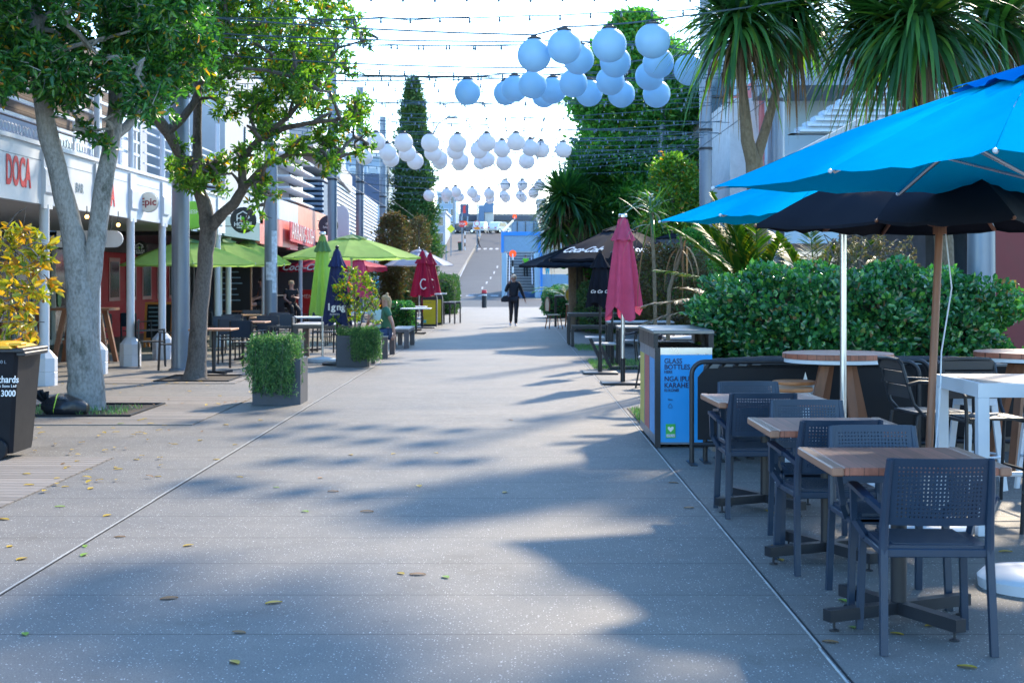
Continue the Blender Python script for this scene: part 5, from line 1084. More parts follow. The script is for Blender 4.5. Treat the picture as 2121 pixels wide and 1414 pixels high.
# black fabric barriers
def barrier(label, loc, wdt, h=.86, star=True, rz=0):
    t = thing('cafe_barrier', label, 'barrier', loc, rz, 'black cafe barriers'); rr = .11; pts = [(0, 0, 0), (0, 0, h-rr)]
    pts += [(rr-rr*math.cos(a), 0, h-rr+rr*math.sin(a)) for a in np.linspace(.2, math.pi/2, 6)]+[(wdt-rr+rr*math.sin(a), 0, h-rr+rr*math.cos(a)) for a in np.linspace(0, math.pi/2-.2, 6)]+[(wdt, 0, h-rr), (wdt, 0, 0)]
    MB().tube(pts, .021, 10).build('frame', m_dark, t, True)
    MB().tube([(0, 0, .16), (wdt, 0, .16)], .018, 8).build('bottom_rail', m_dark, t, True)
    o = .05; b = MB(); b.prism([(o, .2), (wdt-o, .2), (wdt-o, h-rr-.02), (wdt-o-rr*.6, h-.055), (o+rr*.6, h-.055), (o, h-rr-.02)], -.004, .004); pn = b.build('panel', m_black, t)
    for x in (0, wdt):
        b = MB(); b.box(x-.03, -.17, 0, x+.03, .17, .008); b.build('foot', m_dark, t)
    if star:
        sc = .155; b = MB(); P = []
        for k in range(10):
            r_ = sc if k % 2 == 0 else sc*.33; P.append((wdt*.5+r_*math.sin(math.pi*k/5), .62+r_*math.cos(math.pi*k/5)))
        b.prism(P, -.009, -.0055); b.build('star_emblem', m_wtext, pn)
    return t
barrier('front black barrier with a white star, its left leg beside the bottle bin', (1.49, 12.05, 0), 1.92)
for k in range(4): barrier('black barrier stacked behind the starred front one, %s in the stack' % ['second', 'third', 'fourth', 'fifth'][k], (1.62+.14*k, 12.17+.115*k, 0), 1.92, .865, False)
barrier('black barrier running out of the photo on the right behind the white framed table', (3.62, 12.3, 0), 1.9, .86)
# bottle bin unit
t = thing('recycling_station', 'three compartment recycling bin with a blue glass bottles panel beside the barrier', 'bin', (1.29, 13.2, 0))
for k, (nm, c) in enumerate((('blue', (.02, .30, .72)), ('red', (.50, .05, .05)), ('yellow', (.62, .48, .03)))):
    y = k*.52; b = MB(); b.box(0, y, .03, .53, y+.5, .92); b.build('bin_body', m_steel, t)
    b = MB(); b.box(-.012, y-.006, .92, .0, y+.5, 1.07); b.box(.53, y-.006, .92, .545, y+.5, 1.07); b.box(0, y, .92, .03, y+.03, 1.05); b.box(.5, y, .92, .53, y+.03, 1.05); b.box(0, y+.47, .92, .03, y+.5, 1.05); b.build('hood_post', m_dark, t)
    MB().box(-.02, y-.012, 1.05, .55, y+.508, 1.085, .006).build('hood', M('hood_metal', (.20, .21, .22), .4, .6) if 'hood_metal' not in bpy.data.materials else bpy.data.materials['hood_metal'], t)
    MB().box(.06, y+.05, .921, .47, y+.45, .926).build('mouth', m_black, t)
    side = MB()
    for q in range(4): side.box(-.006, y+.03+q*.112, .12, -.001, y+.03+q*.112+.06, .82)
    side.build('side_stripe', M('stripe_'+nm, tuple(x*.75+.1 for x in c), .5), t)
MB().box(.05, -.012, .05, .53, -.002, .86).build('front_panel', M('sky_blue_panel', (.015, .30, .70), .35, var=.03), t)
MB().box(.0, -.014, .86, .53, -.001, .925).build('top_trim', m_alu, t); MB().box(0, -.02, 0, .05, -.001, .925).build('corner_post', m_dark, t)
for s_, z, sz in (('GLASS', .80, .066), ('BOTTLES', .745, .066), ('HERE', .70, .036), ('NGA IPU', .635, .066), ('KARAHE', .575, .066), ('KI KONEI', .530, .036)):
    text(s_, sz, m_btext, t, (.085, -.016, z), FRONT, bold=.012, align='LEFT', xs=.9)
b = MB()
for k in range(3):
    a = R(90+120*k); c_ = Vector((.14+.028*math.cos(a), -.0165, .385+.028*math.sin(a))); a2 = R(90+120*(k+1)); d_ = Vector((.14+.028*math.cos(a2), -.0165, .385+.028*math.sin(a2))); b.bar(c_.lerp(d_, .12), c_.lerp(d_, .88), .007, .002)
b.build('recycling_symbol', m_btext, t); text('Glass', .02, m_btext, t, (.14, -.016, .445), FRONT)
g = MB().box(.10, -.018, .09, .19, -.0125, .22).build('green_sticker', M('sticker_green', (.05, .42, .08), .5), t)
MB().prism([(.145, .145), (.118, .175), (.120, .192), (.132, .197), (.145, .185), (.158, .197), (.170, .192), (.172, .175)], -.0205, -.0185).build('heart', m_wtext, g)
MB().box(.105, -.0205, .10, .185, -.0185, .125).build('label_band', m_wtext, g); text('LOVE NZ', .019, m_gtext, g, (.145, -.022, .113), FRONT, bold=.01)

# ================================================================== FURNITURE, RIGHT MIDDLE
m_gslat = M('grey_slat_top', (.42, .42, .42), .6, var=.15, vs=6)
def slat_table(name, label, loc, L_, W_, h, cat='table', rz=0, leg=.06, group=None, top=m_gslat, frame=m_dark, n=5):
    t = thing(name, label, cat, loc, rz, group); b = MB(); w_ = W_/n
    for k in range(n): b.box(-L_/2, -W_/2+k*w_+.004, h-.025, L_/2, -W_/2+(k+1)*w_-.004, h)
    b.build('top' if cat == 'table' else 'seat', top, t)
    b = MB(); b.box(-L_/2+.005, -W_/2+.01, h-.085, L_/2-.005, -W_/2+.04, h-.026); b.box(-L_/2+.005, W_/2-.04, h-.085, L_/2-.005, W_/2-.01, h-.026); b.box(-L_/2+.005, -W_/2+.04, h-.085, -L_/2+.035, W_/2-.04, h-.026); b.box(L_/2-.035, -W_/2+.04, h-.085, L_/2-.005, W_/2-.04, h-.026); b.build('frame', frame, t)
    for x in (-L_/2+leg/2, L_/2-leg/2):
        for y in (-W_/2+leg/2+.01, W_/2-leg/2-.01): MB().box(x-leg/2, y-leg/2, 0, x+leg/2, y+leg/2, h-.086).build('leg', frame, t)
    return t
def xy(px, y): Y = F*EYE/(y-HY); return (XA(px, Y), Y, 0)
def vbench(label, loc):
    t = thing('cantilever_seat', label, 'bench', loc, 0, 'small slatted seats on slanting legs')
    b = MB()
    for k in range(4): b.box(-.17, -.28+k*.14, .43, .19, -.28+k*.14+.13, .455)
    b.build('seat', m_gslat, t)
    for y in (-.24, .2): MB().bar((-.08, y, .43), (.12, y, .0), .05, .09, (0, 1, 0)).build('leg', m_dark, t)
    MB().box(.08, -.24, 0, .6, .22, .05).build('foot', m_dark, t); return t
vbench('slatted seat on slanting legs beside the pink parasol base, nearer one', (1.55, 24.9, 0)); vbench('slatted seat on slanting legs beside the grass strip, farther one', (1.52, 27.6, 0))
slat_table('grey_table', 'grey slatted table just right of the nearer slanting seat', (2.25, 25.2, 0), .9, .8, .74, group='grey slatted cafe tables')
slat_table('grey_table', 'grey slatted table behind the bottle bin', (2.75, 20.5, 0), 1.2, .8, .74, group='grey slatted cafe tables')
slat_table('grey_table', 'grey slatted table beneath the lettered black parasol', (2.45, 28.2, 0), 1.3, .8, .74, group='grey slatted cafe tables')
slat_table('dark_table', 'long dark table beyond the grass strip on the right', (2.35, 34.4, 0), 2.2, .8, .76, group='long dark cafe tables', top=M('dark_slats', (.10, .09, .09), .6))
slat_table('dark_table', 'long dark table at the foot of the screening trees', (4.2, 30.5, 0), 1.9, .8, .76, group='long dark cafe tables', top=bpy.data.materials['dark_slats'])
slat_table('dark_bench', 'long dark bench in front of the long dark table on the right', (2.3, 33.3, 0), 2.0, .34, .5, 'bench', group='long dark benches', top=bpy.data.materials['dark_slats'], n=3)
slat_table('dark_bench', 'long dark bench at the foot of the screening trees', (4.15, 29.4, 0), 1.8, .34, .46, 'bench', group='long dark benches', n=3)
slat_table('tall_table', 'tall dark table beside the cream and yellow wicker chairs', (2.05, 47.5, 0), 1.5, .7, 1.05, group='tall dark tables')
def round_chair(label, loc, rz):
    t = thing('curved_back_chair', label, 'chair', loc, rz, 'dark chairs with a curved hoop back')
    MB().lathe([(.001, .42), (.20, .42), (.215, .435), (.20, .45), (.001, .45)], (0, 0, 0), 20).build('seat', m_gslat, t)
    b = MB()
    for q, z, r_ in ((0, .74, .30), (1, .66, .285)): b.tube([(r_*math.cos(a), r_*math.sin(a)*1.05, z-.10*math.cos((a-R(270)))**2*-1-.1) for a in np.linspace(R(180-15), R(360+15), 15)], .017, 8)
    b.build('backrest', m_dark, t, True)
    for k, a in enumerate((45, 135, 225, 315)):
        d = Vector((math.cos(R(a)), math.sin(R(a)), 0)); b = MB(); b.tube([d*.19+Vector((0, 0, .44)), d*.28], .013, 8) if k < 2 else b.tube([d*.285+Vector((0, 0, .70)), d*.22+Vector((0, 0, .44)), d*.28], .013, 8); b.build('leg', m_dark, t, True)
    return t
rc0 = round_chair('dark hoop backed chair between the pink parasol pole and the bottle bin', (1.98, 20.6, 0), R(70))
for (x, y, rz, l) in ((2.2, 22.6, 60, 'dark hoop backed chair behind the first one, by the grey table'), (2.05, 26.3, 80, 'dark hoop backed chair beside the closed black parasols'), (2.75, 22.0, 160, 'dark hoop backed chair turned away behind the bottle bin')): dup(rc0, (x, y, 0), R(rz), l)
m_cream = M('cream_wicker', (.62, .58, .42), .7, var=.2, vs=30); m_ywick = M('yellow_weave', (.62, .36, .04), .7, var=.15, vs=30); m_rattan = M('rattan', (.24, .10, .05), .6, var=.3, vs=9)
def wicker(label, loc, rz, h, c1, c2):
    t = thing('wicker_chair', label, 'chair', loc, rz, 'wicker chairs by the tall table')
    MB().lathe([(.001, h-.04), (.2, h-.04), (.22, h-.02), (.2, h), (.001, h)], (0, 0, 0), 18).build('seat', c1, t)
    P = [(.24*math.sin(a)*1.0, h+.28+.26*math.cos(a)) for a in np.linspace(-2.3, 2.3, 15)]; bk = MB().prism(P, -.22, -.2).build('backrest', c2, t)
    MB().tube([(x, -.21, z) for x, z in P], .022, 6).build('rim', c1 if h > .6 else m_rattan, bk, True)
    for sx, sy in ((-1, -1), (1, -1), (-1, 1), (1, 1)): MB().tube([(sx*.16, sy*.16, h-.03), (sx*.22, sy*.22, 0)], .018, 6).build('leg', m_rattan, t, True)
    if h > .6: MB().tube([(.19*math.cos(a), .19*math.sin(a), .3) for a in np.linspace(0, 6.28, 17)], .014, 5).build('footrest', m_rattan, t, True)
    return t
wicker('cream bar chair with a yellow woven back left of the slim tree trunk', (1.86, 47.0, 0), 0, .78, m_cream, m_ywick); wicker('cream bar chair with a yellow woven back partly behind the slim tree trunk', (2.55, 47.0, 0), 0, .78, m_cream, m_ywick)
wicker('low rattan chair with a cream oval back at the edge of the paving strip', (1.22, 45.5, 0), R(-75), .46, m_cream, m_cream)
# ================================================================== FURNITURE, LEFT
def arm_chair(label, loc, rz):
    t = thing('dark_armchair', label, 'chair', loc, rz, 'dark stacking armchairs on the left terrace')
    MB().box(-.22, -.2, .435, .22, .22, .455, .006).build('seat', m_dark, t)
    b = MB(); b.prism([(-.21, .54), (.21, .54), (.215, .80), (.19, .84), (-.19, .84), (-.215, .80)], -.012, .012); o = b.build('backrest', m_resin, t); o.location = (0, -.24, 0); 
    for sx in (-1, 1):
        MB().bar((sx*.22, .2, .64), (sx*.24, .22, 0), .028, .032).build('leg', m_dark, t)
        MB().bar((sx*.21, -.25, .83), (sx*.225, -.24, 0), .028, .032).build('leg', m_dark, t)
        MB().bar((sx*.225, -.24, .64), (sx*.232, .22, .655), .042, .02).build('armrest', m_dark, t)
    return t
ac0 = arm_chair('dark armchair standing alone in front of the orange chalkboard', (-6.55, 25.7, 0), R(-75))
LC = [(-5.28, 26.6, 0, 'dark armchair with its back to the camera, closest to the thick pole'), (-5.85, 24.6, 75, 'dark chair half hidden by the leaning tree trunk'), (-5.0, 28.5, 180, 'dark chair facing the camera at the nearest wooden topped terrace table'), (-4.55, 27.6, 90, 'dark chair side on just left of the grey bench'), (-4.1, 30.6, 85, 'dark chair side on beside the pale topped tables'),
      (-5.9, 29.9, 0, 'dark chair under the middle lime parasol, back to the camera'), (-5.2, 31.5, 5, 'dark chair in the second terrace row near the poster pole'), (-6.6, 31.8, -60, 'dark chair beside the slim white building column'), (-4.7, 33.6, 180, 'dark chair at the farthest terrace table'), (-3.9, 33.2, 95, 'dark chair beside the white table behind the picnic table'), (-6.3, 34, 10, 'dark chair deepest under the lime parasols'), (-4.75, 25.3, -20, 'dark chair angled away just right of the nearest terrace table'), (-5.7, 28.0, 200, 'dark chair facing the camera left of the second terrace table'), (-4.9, 30.0, 10, 'dark chair with its back to the camera behind the grey stool bench'), (-4.35, 35.2, 0, 'dark chair at the white table under the widest lime parasol'), (-5.3, 37.5, 170, 'dark chair farthest back by the menu board')]
for x, y, a, l in LC: dup(ac0, (x, y, 0), R(a), l)
def ped_table(name, label, loc, h, w_, top, group=None, d=None):
    t = thing(name, label, 'table', loc, 0, group); d = d or w_; MB().box(-w_/2, -d/2, h-.03, w_/2, d/2, h, .004).build('tabletop', top, t)
    MB().tube([(0, 0, .03), (0, 0, h-.03)], .03, 10).build('pedestal', m_dark, t, True); b = MB(); b.bar((-.25, -.25, .03), (.25, .25, .03), .05, .04); b.bar((-.25, .25, .032), (.25, -.25, .032), .05, .04); b.build('foot', m_dark, t); return t
m_otop = M('orange_wood_top', (.40, .19, .10), .5, var=.25, vs=5, stretch=(1, 12, 1)); m_wtop = M('white_top', (.70, .72, .74), .4, var=.05)
for (x, y, l) in ((-5.0, 23.6, 'wooden topped terrace table just right of the leaning trunk'), (-5.15, 27.6, 'wooden topped terrace table in front of the poster pole'), (-5.35, 30.8, 'wooden topped terrace table farther back under the lime parasols'), (-6.2, 33, 'wooden topped terrace table against the shopfronts')): ped_table('terrace_table', l, (x, y, 0), .75, .7, m_otop, 'wooden topped terrace tables')
for (x, y, l) in ((-4.55, 31.2, 'white topped table left of the closed lime parasol'), (-3.95, 36.0, 'white topped table behind the closed lime parasol'), (-4.9, 40, 'white topped table near the man sitting on the stool'), (-3.15, 43.5, 'pale topped table left of the yellow bins'), (-2.85, 40.8, 'small white topped table behind the seated women')): ped_table('white_table', l, (x, y, 0), .75, .85, m_wtop, 'white topped cafe tables')
m_picnic = M('weathered_picnic_wood', (.15, .125, .12), .7, var=.25, vs=4, stretch=(1, 8, 1)); m_picnict = M('pale_bench_top', (.42, .39, .36), .65, var=.2, vs=4, stretch=(1, 8, 1))
slat_table('picnic_table', 'heavy weathered picnic table behind the closed green parasol', (-3.72, 28.2, 0), 1.15, 1.6, .70, leg=.1, top=m_picnict, frame=m_picnic)
def wbench(label, loc, L_, W_, rz=0): return slat_table('wooden_bench', label, loc, L_, W_, .45, 'bench', rz, .11, 'weathered wooden benches', m_picnict, m_picnic, 3)
wbench('weathered stool bench behind the square planter', (-4.28, 26.2, 0), .55, .9); wbench('weathered bench the two women sit on', (-2.72, 28.9, 0), .4, 1.8); wbench('empty weathered bench beyond the seated women', (-2.62, 33.2, 0), .4, 1.9); wbench('weathered bench end behind the planter with the yellow green shrub', (-2.78, 25.95, 0), .35, 1.1)
# tall wooden tables under the veranda
for (x, y, l) in ((-9.3, 26.5, 'tall brown table with slanting legs under the veranda left of the first column'), (-8.1, 26.8, 'tall brown table with slanting legs behind the forked tree')):
    t = thing('tall_brown_table', l, 'table', (x, y, 0), 0, 'tall brown tables under the veranda'); MB().box(-.55, -.35, .98, .55, .35, 1.03).build('tabletop', m_woodp, t)
    for sx in (-1, 1):
        for sy in (-1, 1): MB().bar((sx*.32, sy*.2, .98), (sx*.5, sy*.3, 0), .08, .09).build('leg', m_woodp, t)
    MB().box(-.42, -.04, .35, .42, .04, .42).build('stretcher', m_woodp, t)
for (x, y, a, l) in ((-8.9, 30.5, 20, 'stacked dark chair beside the red shopfront, left'), (-8.3, 31.2, -30, 'dark chair beside the red shopfront, right'), (-9.9, 25.6, 90, 'dark chair in the shade at the left end of the veranda')): dup(ac0, (x, y, 0), R(a), l)
# chalkboard
t = thing('chalkboard_sign', 'orange framed chalkboard standing behind the second row of columns', 'sign', (XA(331, 33), 33, 0)); 
for sy, rx in ((-1, -R(9)), (1, R(9))):
    b = MB().at((0, sy*.18, 0), 0, rx*-1*-1); b.box(-.33, -.02, .16, -.28, .02, 1.05); b.box(.28, -.02, .16, .33, .02, 1.05); b.box(-.28, -.02, 1.0, .28, .02, 1.05); b.box(-.28, -.02, .16, .28, .02, .22); b.box(-.33, -.02, 0, -.28, .02, .16); b.box(.28, -.02, 0, .33, .02, .16)
    fr = b.build('frame', M('orange_frame', (.55, .18, .03), .5) if 'orange_frame' not in bpy.data.materials else bpy.data.materials['orange_frame'], t); b = MB().at((0, sy*.18, 0), 0, rx); b.box(-.278, -.01, .222, .278, .01, .998); b.build('board', m_black, fr)
for k, s_ in enumerate(('TODAY', 'HAPPY HOUR', 'PIZZA')): pass
for k in range(6):
    MB().box(-.2, -.03-.002*k, .9-k*.1, .05+.03*((k*7) % 5), -.025-.002*k, .93-k*.1).build('chalk_line', m_gtext, t).location = (0, -.20+.0*k, 0)
t = thing('menu_board', 'tall dark menu chalkboard on the wall under the lime parasols', 'sign', (XA(483, 38), 38, 0)); MB().box(-.5, -.03, .7, .5, .03, 2.2).build('frame', m_woodp, t); MB().box(-.46, -.035, .74, .46, -.031, 2.16).build('board', m_black, t)
for k in range(7): MB().box(-.35, -.042, 1.9-k*.15, .1+.05*((k*5) % 4), -.037, 1.93-k*.15).build('chalk_line', m_gtext, t)
# wheelie bin
t = thing('wheelie_bin', 'black wheelie bin with a yellow lid at the left edge', 'bin', (XA(-12, 12.55), 12.45, 0), R(0))
b = MB(); V = []
for (z, xa, xb, ya, yb) in ((.06, -.24, .27, -.22, .27), (.14, -.255, .28, -.235, .28), (.88, -.31, .335, -.28, .32), (.93, -.33, .345, -.30, .33)): V += [(xa+.03, ya, z), (xb-.03, ya, z), (xb, ya+.03, z), (xb, yb, z), (xa, yb, z), (xa, ya+.03, z)]
b.add(V, [tuple(range(5, -1, -1)), tuple(range(18, 24))]+[(k*6+i, k*6+(i+1) % 6, k*6+6+(i+1) % 6, k*6+6+i) for k in range(3) for i in range(6)]); b.build('body', m_black, t, True)
b = MB(); b.box(-.35, -.32, .93, .40, .34, .965, .01); b.box(.33, -.3, .90, .41, .3, .935, .008); b.build('rim', m_dark, t)
b = MB(); V = [(-.36, -.33, .967), (.30, -.33, .967), (.30, .34, .967), (-.36, .34, .967), (-.33, -.30, 1.0), (.27, -.30, .985), (.27, .31, .985), (-.33, .31, 1.0), (-.2, -.2, 1.03), (.2, -.2, 1.01), (.2, .2, 1.01), (-.2, .2, 1.03)]
b.add(V, [(3, 2, 1, 0), (8, 9, 10, 11)]+[(k*4+i, k*4+(i+1) % 4, k*4+4+(i+1) % 4, k*4+4+i) for k in range(2) for i in range(4)]); b.box(.25, -.25, .985, .36, -.12, 1.01, .005); b.build('lid', M('yellow_lid', (.70, .36, .01), .4), t)
for y in (-.26,):
    wl = MB(); wl.at((.14, y, .1), 0, R(90)); wl.lathe([(.05, -.03), (.1, -.03), (.105, -.02), (.105, .02), (.1, .03), (.05, .03)], (0, 0, 0), 24); wo = wl.build('wheel', m_black, t, True)
    wl = MB(); wl.at((.14, y-.032, .1), 0, R(90)); wl.lathe([(.04, -.004), (.05, .004), (.02, .01), (.001, .01)], (0, 0, 0), 16); wl.build('hub', m_dark, wo, True)
text('J.J.Richards', .085, m_wtext, t, (.20, -.281, .70), (R(86), 0, 0), bold=.01, xs=.8); text('& Sons Ltd', .035, m_wtext, t, (.25, -.278, .645), (R(86), 0, 0)); text('571 3000', .075, m_wtext, t, (.20, -.274, .58), (R(86), 0, 0), bold=.012, xs=.85)
text('240 L', .04, m_steel, t, (.20, -.288, .85), (R(86), 0, 0))
# tied rubbish bag
t = thing('rubbish_bag', 'black tied rubbish bag with a yellow green tie at the foot of the forked tree', 'bag', (XA(135, 16.3), 16.3, 0))
V = []; n = 20; b = MB()
for i in range(13):
    s = i/12; r_ = .02+.15*math.sin(math.pi*min(1, s*.93+.03))**.6
    for k in range(n):
        a = 2*math.pi*k/n; w_ = 1+.06*math.sin(3*a+s*9)+.04*math.sin(7*a-s*5); V.append((-.26+.52*s, math.cos(a)*r_*w_*1.1, max(.004, .11+math.sin(a)*r_*w_*.85-.03*s)))
b.add(V, [(i*n+k, i*n+(k+1) % n, (i+1)*n+(k+1) % n, (i+1)*n+k) for i in range(12) for k in range(n)]+[tuple(range(n-1, -1, -1)), tuple(range(12*n, 13*n))]); b.build('sack', M('bin_bag', (.012, .014, .018), .28, bump=.6, bs=18), t, True)
b = MB()
for k, (dx, dz) in enumerate(((-.13, .14), (-.06, .17), (.02, .15))): b.add([(-.24, -.01, .13), (-.2, .02, .13), (-.24+dx*.9+.03, .03, .13+dz), (-.24+dx-.03, -.02, .13+dz*.95)], [(0, 1, 2, 3)]); b.add([(-.24, .03, .12), (-.2, -.02, .13), (-.22+dx*.7, -.05, .12+dz), (-.27+dx, .04, .12+dz*.8)], [(0, 1, 2, 3)])
b.build('bag_ears', m_black, t)
MB().tube([(-.07+.01*math.sin(a*3), 1.06*.155*math.cos(a)*1.1, .11+.135*math.sin(a)) for a in np.linspace(0, 3.1+2, 20)], .007, 5).build('tie', M('lime_tie', (.35, .55, .04), .5), t)
# planters
def planter(label, loc, w_, d, h):
    t = thing('square_planter', label, 'planter', loc); b = MB(); b.box(-w_/2, -d/2, 0, w_/2, -d/2+.03, h); b.box(-w_/2, d/2-.03, 0, w_/2, d/2, h); b.box(-w_/2, -d/2+.03, 0, -w_/2+.03, d/2-.03, h); b.box(w_/2-.03, -d/2+.03, 0, w_/2, d/2-.03, h); b.build('box', M('slate_planter', (.045, .055, .075), .5, var=.2), t)
    MB().box(-w_/2+.03, -d/2+.03, h-.1, w_/2-.03, d/2-.03, h-.05).build('soil', m_soil, t); return t
planter('dark square planter with trailing rosemary beside the white paving line', (-2.98, 18.05, 0), .60, .62, .57)
planter('dark square planter with a yellow green shrub beside the navy parasol', (-2.92, 25.75, 0), .55, .7, .56)
def trailer(label, c, w_, d, h, n, name, mat, cat='plant', cover=(-1, 1), up=.18, dr=.45, L=.05, Wd=.006):
    t = thing(name, label, cat, c); P = []; D = []; stems = MB()
    for i in range(n):
        x = RNG.uniform(-w_/2, w_/2); y = RNG.uniform(-d/2, d/2); a = RNG.uniform(0, 6.28); fr = RNG.uniform() < .55
        if fr: y = -d/2+RNG.uniform(0, .12); a = -math.pi/2+RNG.normal()*.5; x = w_*(RNG.uniform(cover[0], cover[1]))/2
        o = Vector((x, y, h-.03)); l1 = up*RNG.uniform(.5, 1.2); out = RNG.uniform(.04, .12); fall = RNG.uniform(.2, 1)*dr*h/.57 if fr else RNG.uniform(-.1, .05)
        pts = [o, o+Vector((math.cos(a)*out*.5, math.sin(a)*out*.5, l1)), o+Vector((math.cos(a)*(out+.05), math.sin(a)*(out+.05)-(.03 if fr else 0), l1*.6)), o+Vector((math.cos(a)*(out+.08), (math.sin(a)*(out+.07)-(.05 if fr else 0)), -fall*.5)), o+Vector((math.cos(a)*(out+.08)+RNG.normal()*.02, math.sin(a)*(out+.05)-(.05 if fr else 0), -fall))] if fr else [o, o+Vector((math.cos(a)*.05, math.sin(a)*.05, l1*.6)), o+Vector((math.cos(a)*.12, math.sin(a)*.12, l1*1.1))]
        for q in range(len(pts)-1):
            A_, B_ = pts[q], pts[q+1]; k = max(2, int((B_-A_).length/.012)); tg = (B_-A_).normalized()
            for m in range(k):
                p = A_.lerp(B_, m/k); P.append(p); v = RNG.normal(size=3); D.append(Vector(v).normalized()*.9+tg*.6)
        if i % 6 == 0: stems.tube(pts, .003, 3, False)
    stems.build('stems', m_barkB, t); leaves('foliage', np.array([tuple(p) for p in P]), np.array([tuple(p) for p in D]), L, Wd, mat, t); return t
trailer('trailing green rosemary spilling over the front of the square planter', (-2.98, 18.05, 0), .52, .55, .57, 330, 'rosemary', m_rose, cover=(-1.2, .7), Wd=.010, up=.27, dr=.44, L=.05)
trailer('trailing green ground cover hanging over the right side of the shrub planter', (-2.86, 25.75, 0), .6, .6, .56, 420, 'trailing_plant', m_rose, cover=(0, 1.3), Wd=.012, up=.14)
cl = [Vector((-2.92+random.uniform(-.38, .38), 25.8+random.uniform(-.25, .25), random.uniform(.8, 1.62))) for _ in range(40)]+[Vector((-2.95+random.uniform(-.2, .2), 25.8, random.uniform(1.5, 1.9))) for _ in range(5)]
tree('citrus_shrub', 'bright yellow green shrub with small orange fruit growing in the planter', (-2.92, 25.75, .45), [[(Vector((-2.92, 25.75, .45)), .02), (Vector((-2.9, 25.75, .8)), .015), (Vector((-2.92, 25.75, 1.5)), .006)], [(Vector((-2.95, 25.75, .45)), .015), (Vector((-3.05, 25.75, .9)), .01), (Vector((-3.15, 25.75, 1.3)), .004)], [(Vector((-2.9, 25.75, .45)), .015), (Vector((-2.75, 25.75, .9)), .01), (Vector((-2.65, 25.75, 1.25)), .004)]],
     cl, [.13]*len(cl), 40, .055, .03, m_barkB, m_lem, cat='shrub', limb=.008)
# yellow recycling bins
for k, (px, Y) in enumerate(((888, 47.6), (900, 49.2))):
    t = thing('yellow_bin_station', ['yellow panelled recycling bin nearest the crimson parasols', 'yellow panelled recycling bin just behind the first one'][k], 'bin', (XA(px, Y), Y, 0), 0, 'yellow recycling bins')
    MB().box(-.27, 0, .0, .27, .5, .98).build('body', m_dark, t); MB().box(-.23, -.012, .08, .23, -.001, .88).build('front_panel', M('yellow_panel', (.60, .52, .01), .45) if 'yellow_panel' not in bpy.data.materials else bpy.data.materials['yellow_panel'], t)
    MB().box(-.3, -.05, 1.06, .4, .55, 1.1).build('hood', m_whitem, t); MB().box(-.25, .02, .98, -.2, .45, 1.06).build('hood_post', m_dark, t); MB().box(.2, .02, .98, .25, .45, 1.06).build('hood_post', m_dark, t)
    text('RECYCLING', .055, m_btext, t, (-.05, -.014, .80), FRONT); MB().box(-.18, -.016, .12, -.08, -.013, .22).build('sticker', M('teal_sticker', (.1, .5, .45), .5) if 'teal_sticker' not in bpy.data.materials else bpy.data.materials['teal_sticker'], t)
t = thing('red_menu_stand', 'small red stand in the shade behind the closed green parasol', 'sign', (XA(640, 52), 52, 0)); MB().box(-.5, -.03, .1, .5, .03, 1.2).build('panel', M('menu_red', (.5, .02, .03), .5), t); MB().box(-.5, -.1, 0, .5, .1, .1).build('foot', m_dark, t); text('MENU', .2, m_wtext, t, (0, -.035, .95), FRONT)
# slatted stools beside the yellow bins
for k, x in enumerate((-2.35, -2.2)):
    slat_table('tall_stool', ['tall dark stool just right of the yellow bins, front one', 'tall dark stool just right of the yellow bins, rear one'][k], (x, 50.5+k*1.2, 0), .42, .38, .78, 'stool', leg=.04, group='tall dark stools', n=3)
# ================================================================== STREET THINGS BEYOND THE MALL
t = thing('bollard', 'black bollard with a red top at the end of the mall', 'bollard', (XA(1003, 80), 80, 0)); MB().lathe([(.14, 0), (.14, .82)], (0, 0, 0), 18).build('post', m_dark, t, True); MB().lathe([(.145, .82), (.145, .93), (.10, 1.0), (.001, 1.0)], (0, 0, 0), 18).build('red_top', M('red_cap', (.65, .04, .05), .5), t, True)
MB().lathe([(.142, .68), (.142, .76)], (0, 0, 0), 18).build('reflective_band', m_wtext, t)
m_or = emat('beacon_orange', (.95, .08, .005), .22)
def beacon(label, px, ytop, Y, h, r_, g=None):
    g = terr(Y) if g is None else g; t = thing('crossing_beacon', label, 'beacon', (XA(px, Y), Y, g), 0, 'orange crossing beacons'); zt = EYE+(HY-ytop)*Y/F-g
    b = MB(); c = MB(); n = 7
    for k in range(n): (b if k % 2 else c).lathe([(.07, (zt-r_)*k/n), (.07, (zt-r_)*(k+1)/n)], (0, 0, 0), 12)
    b.build('black_bands', m_black, t, True); c.build('white_bands', m_wtext, t, True)
    b = MB(); b.at((0, 0, zt-r_), 0, R(90)); b.lathe([(r_, -.05), (r_, .05)], (0, 0, 0), 28); b.build('disc', m_or, t)
beacon('orange disc beacon on a striped pole in front of the stair portal', 1062, 518, 104, 0, .26); beacon('orange disc beacon above the roof edge right of the parked cars', 1066, 444, 205, 0, .32); beacon('orange disc beacon behind the stop sign on the left footpath', 963, 458, 188, 0, .3)
t = thing('diamond_sign', 'yellow diamond warning sign on a grey pole by the uphill road', 'sign', (XA(934, 178), 178, terr(178))); zt = EYE+(HY-474)*178/F-terr(178)
MB().lathe([(.07, 0), (.07, zt)], (0, 0, 0), 12).build('post', m_steel, t, True); MB().prism([(0, zt-.52), (.52, zt), (0, zt+.52), (-.52, zt)], -.09, -.075).build('panel', M('sign_yellow', (.75, .72, .02), .4), t); MB().bar((-.2, -.095, zt-.02), (.2, -.095, zt-.02), .05, .01).build('symbol', m_black, t)
t = thing('stop_sign', 'red octagonal STOP sign beside the uphill road', 'sign', (XA(957, 187), 187, terr(187))); zt = EYE+(HY-464)*187/F-terr(187)
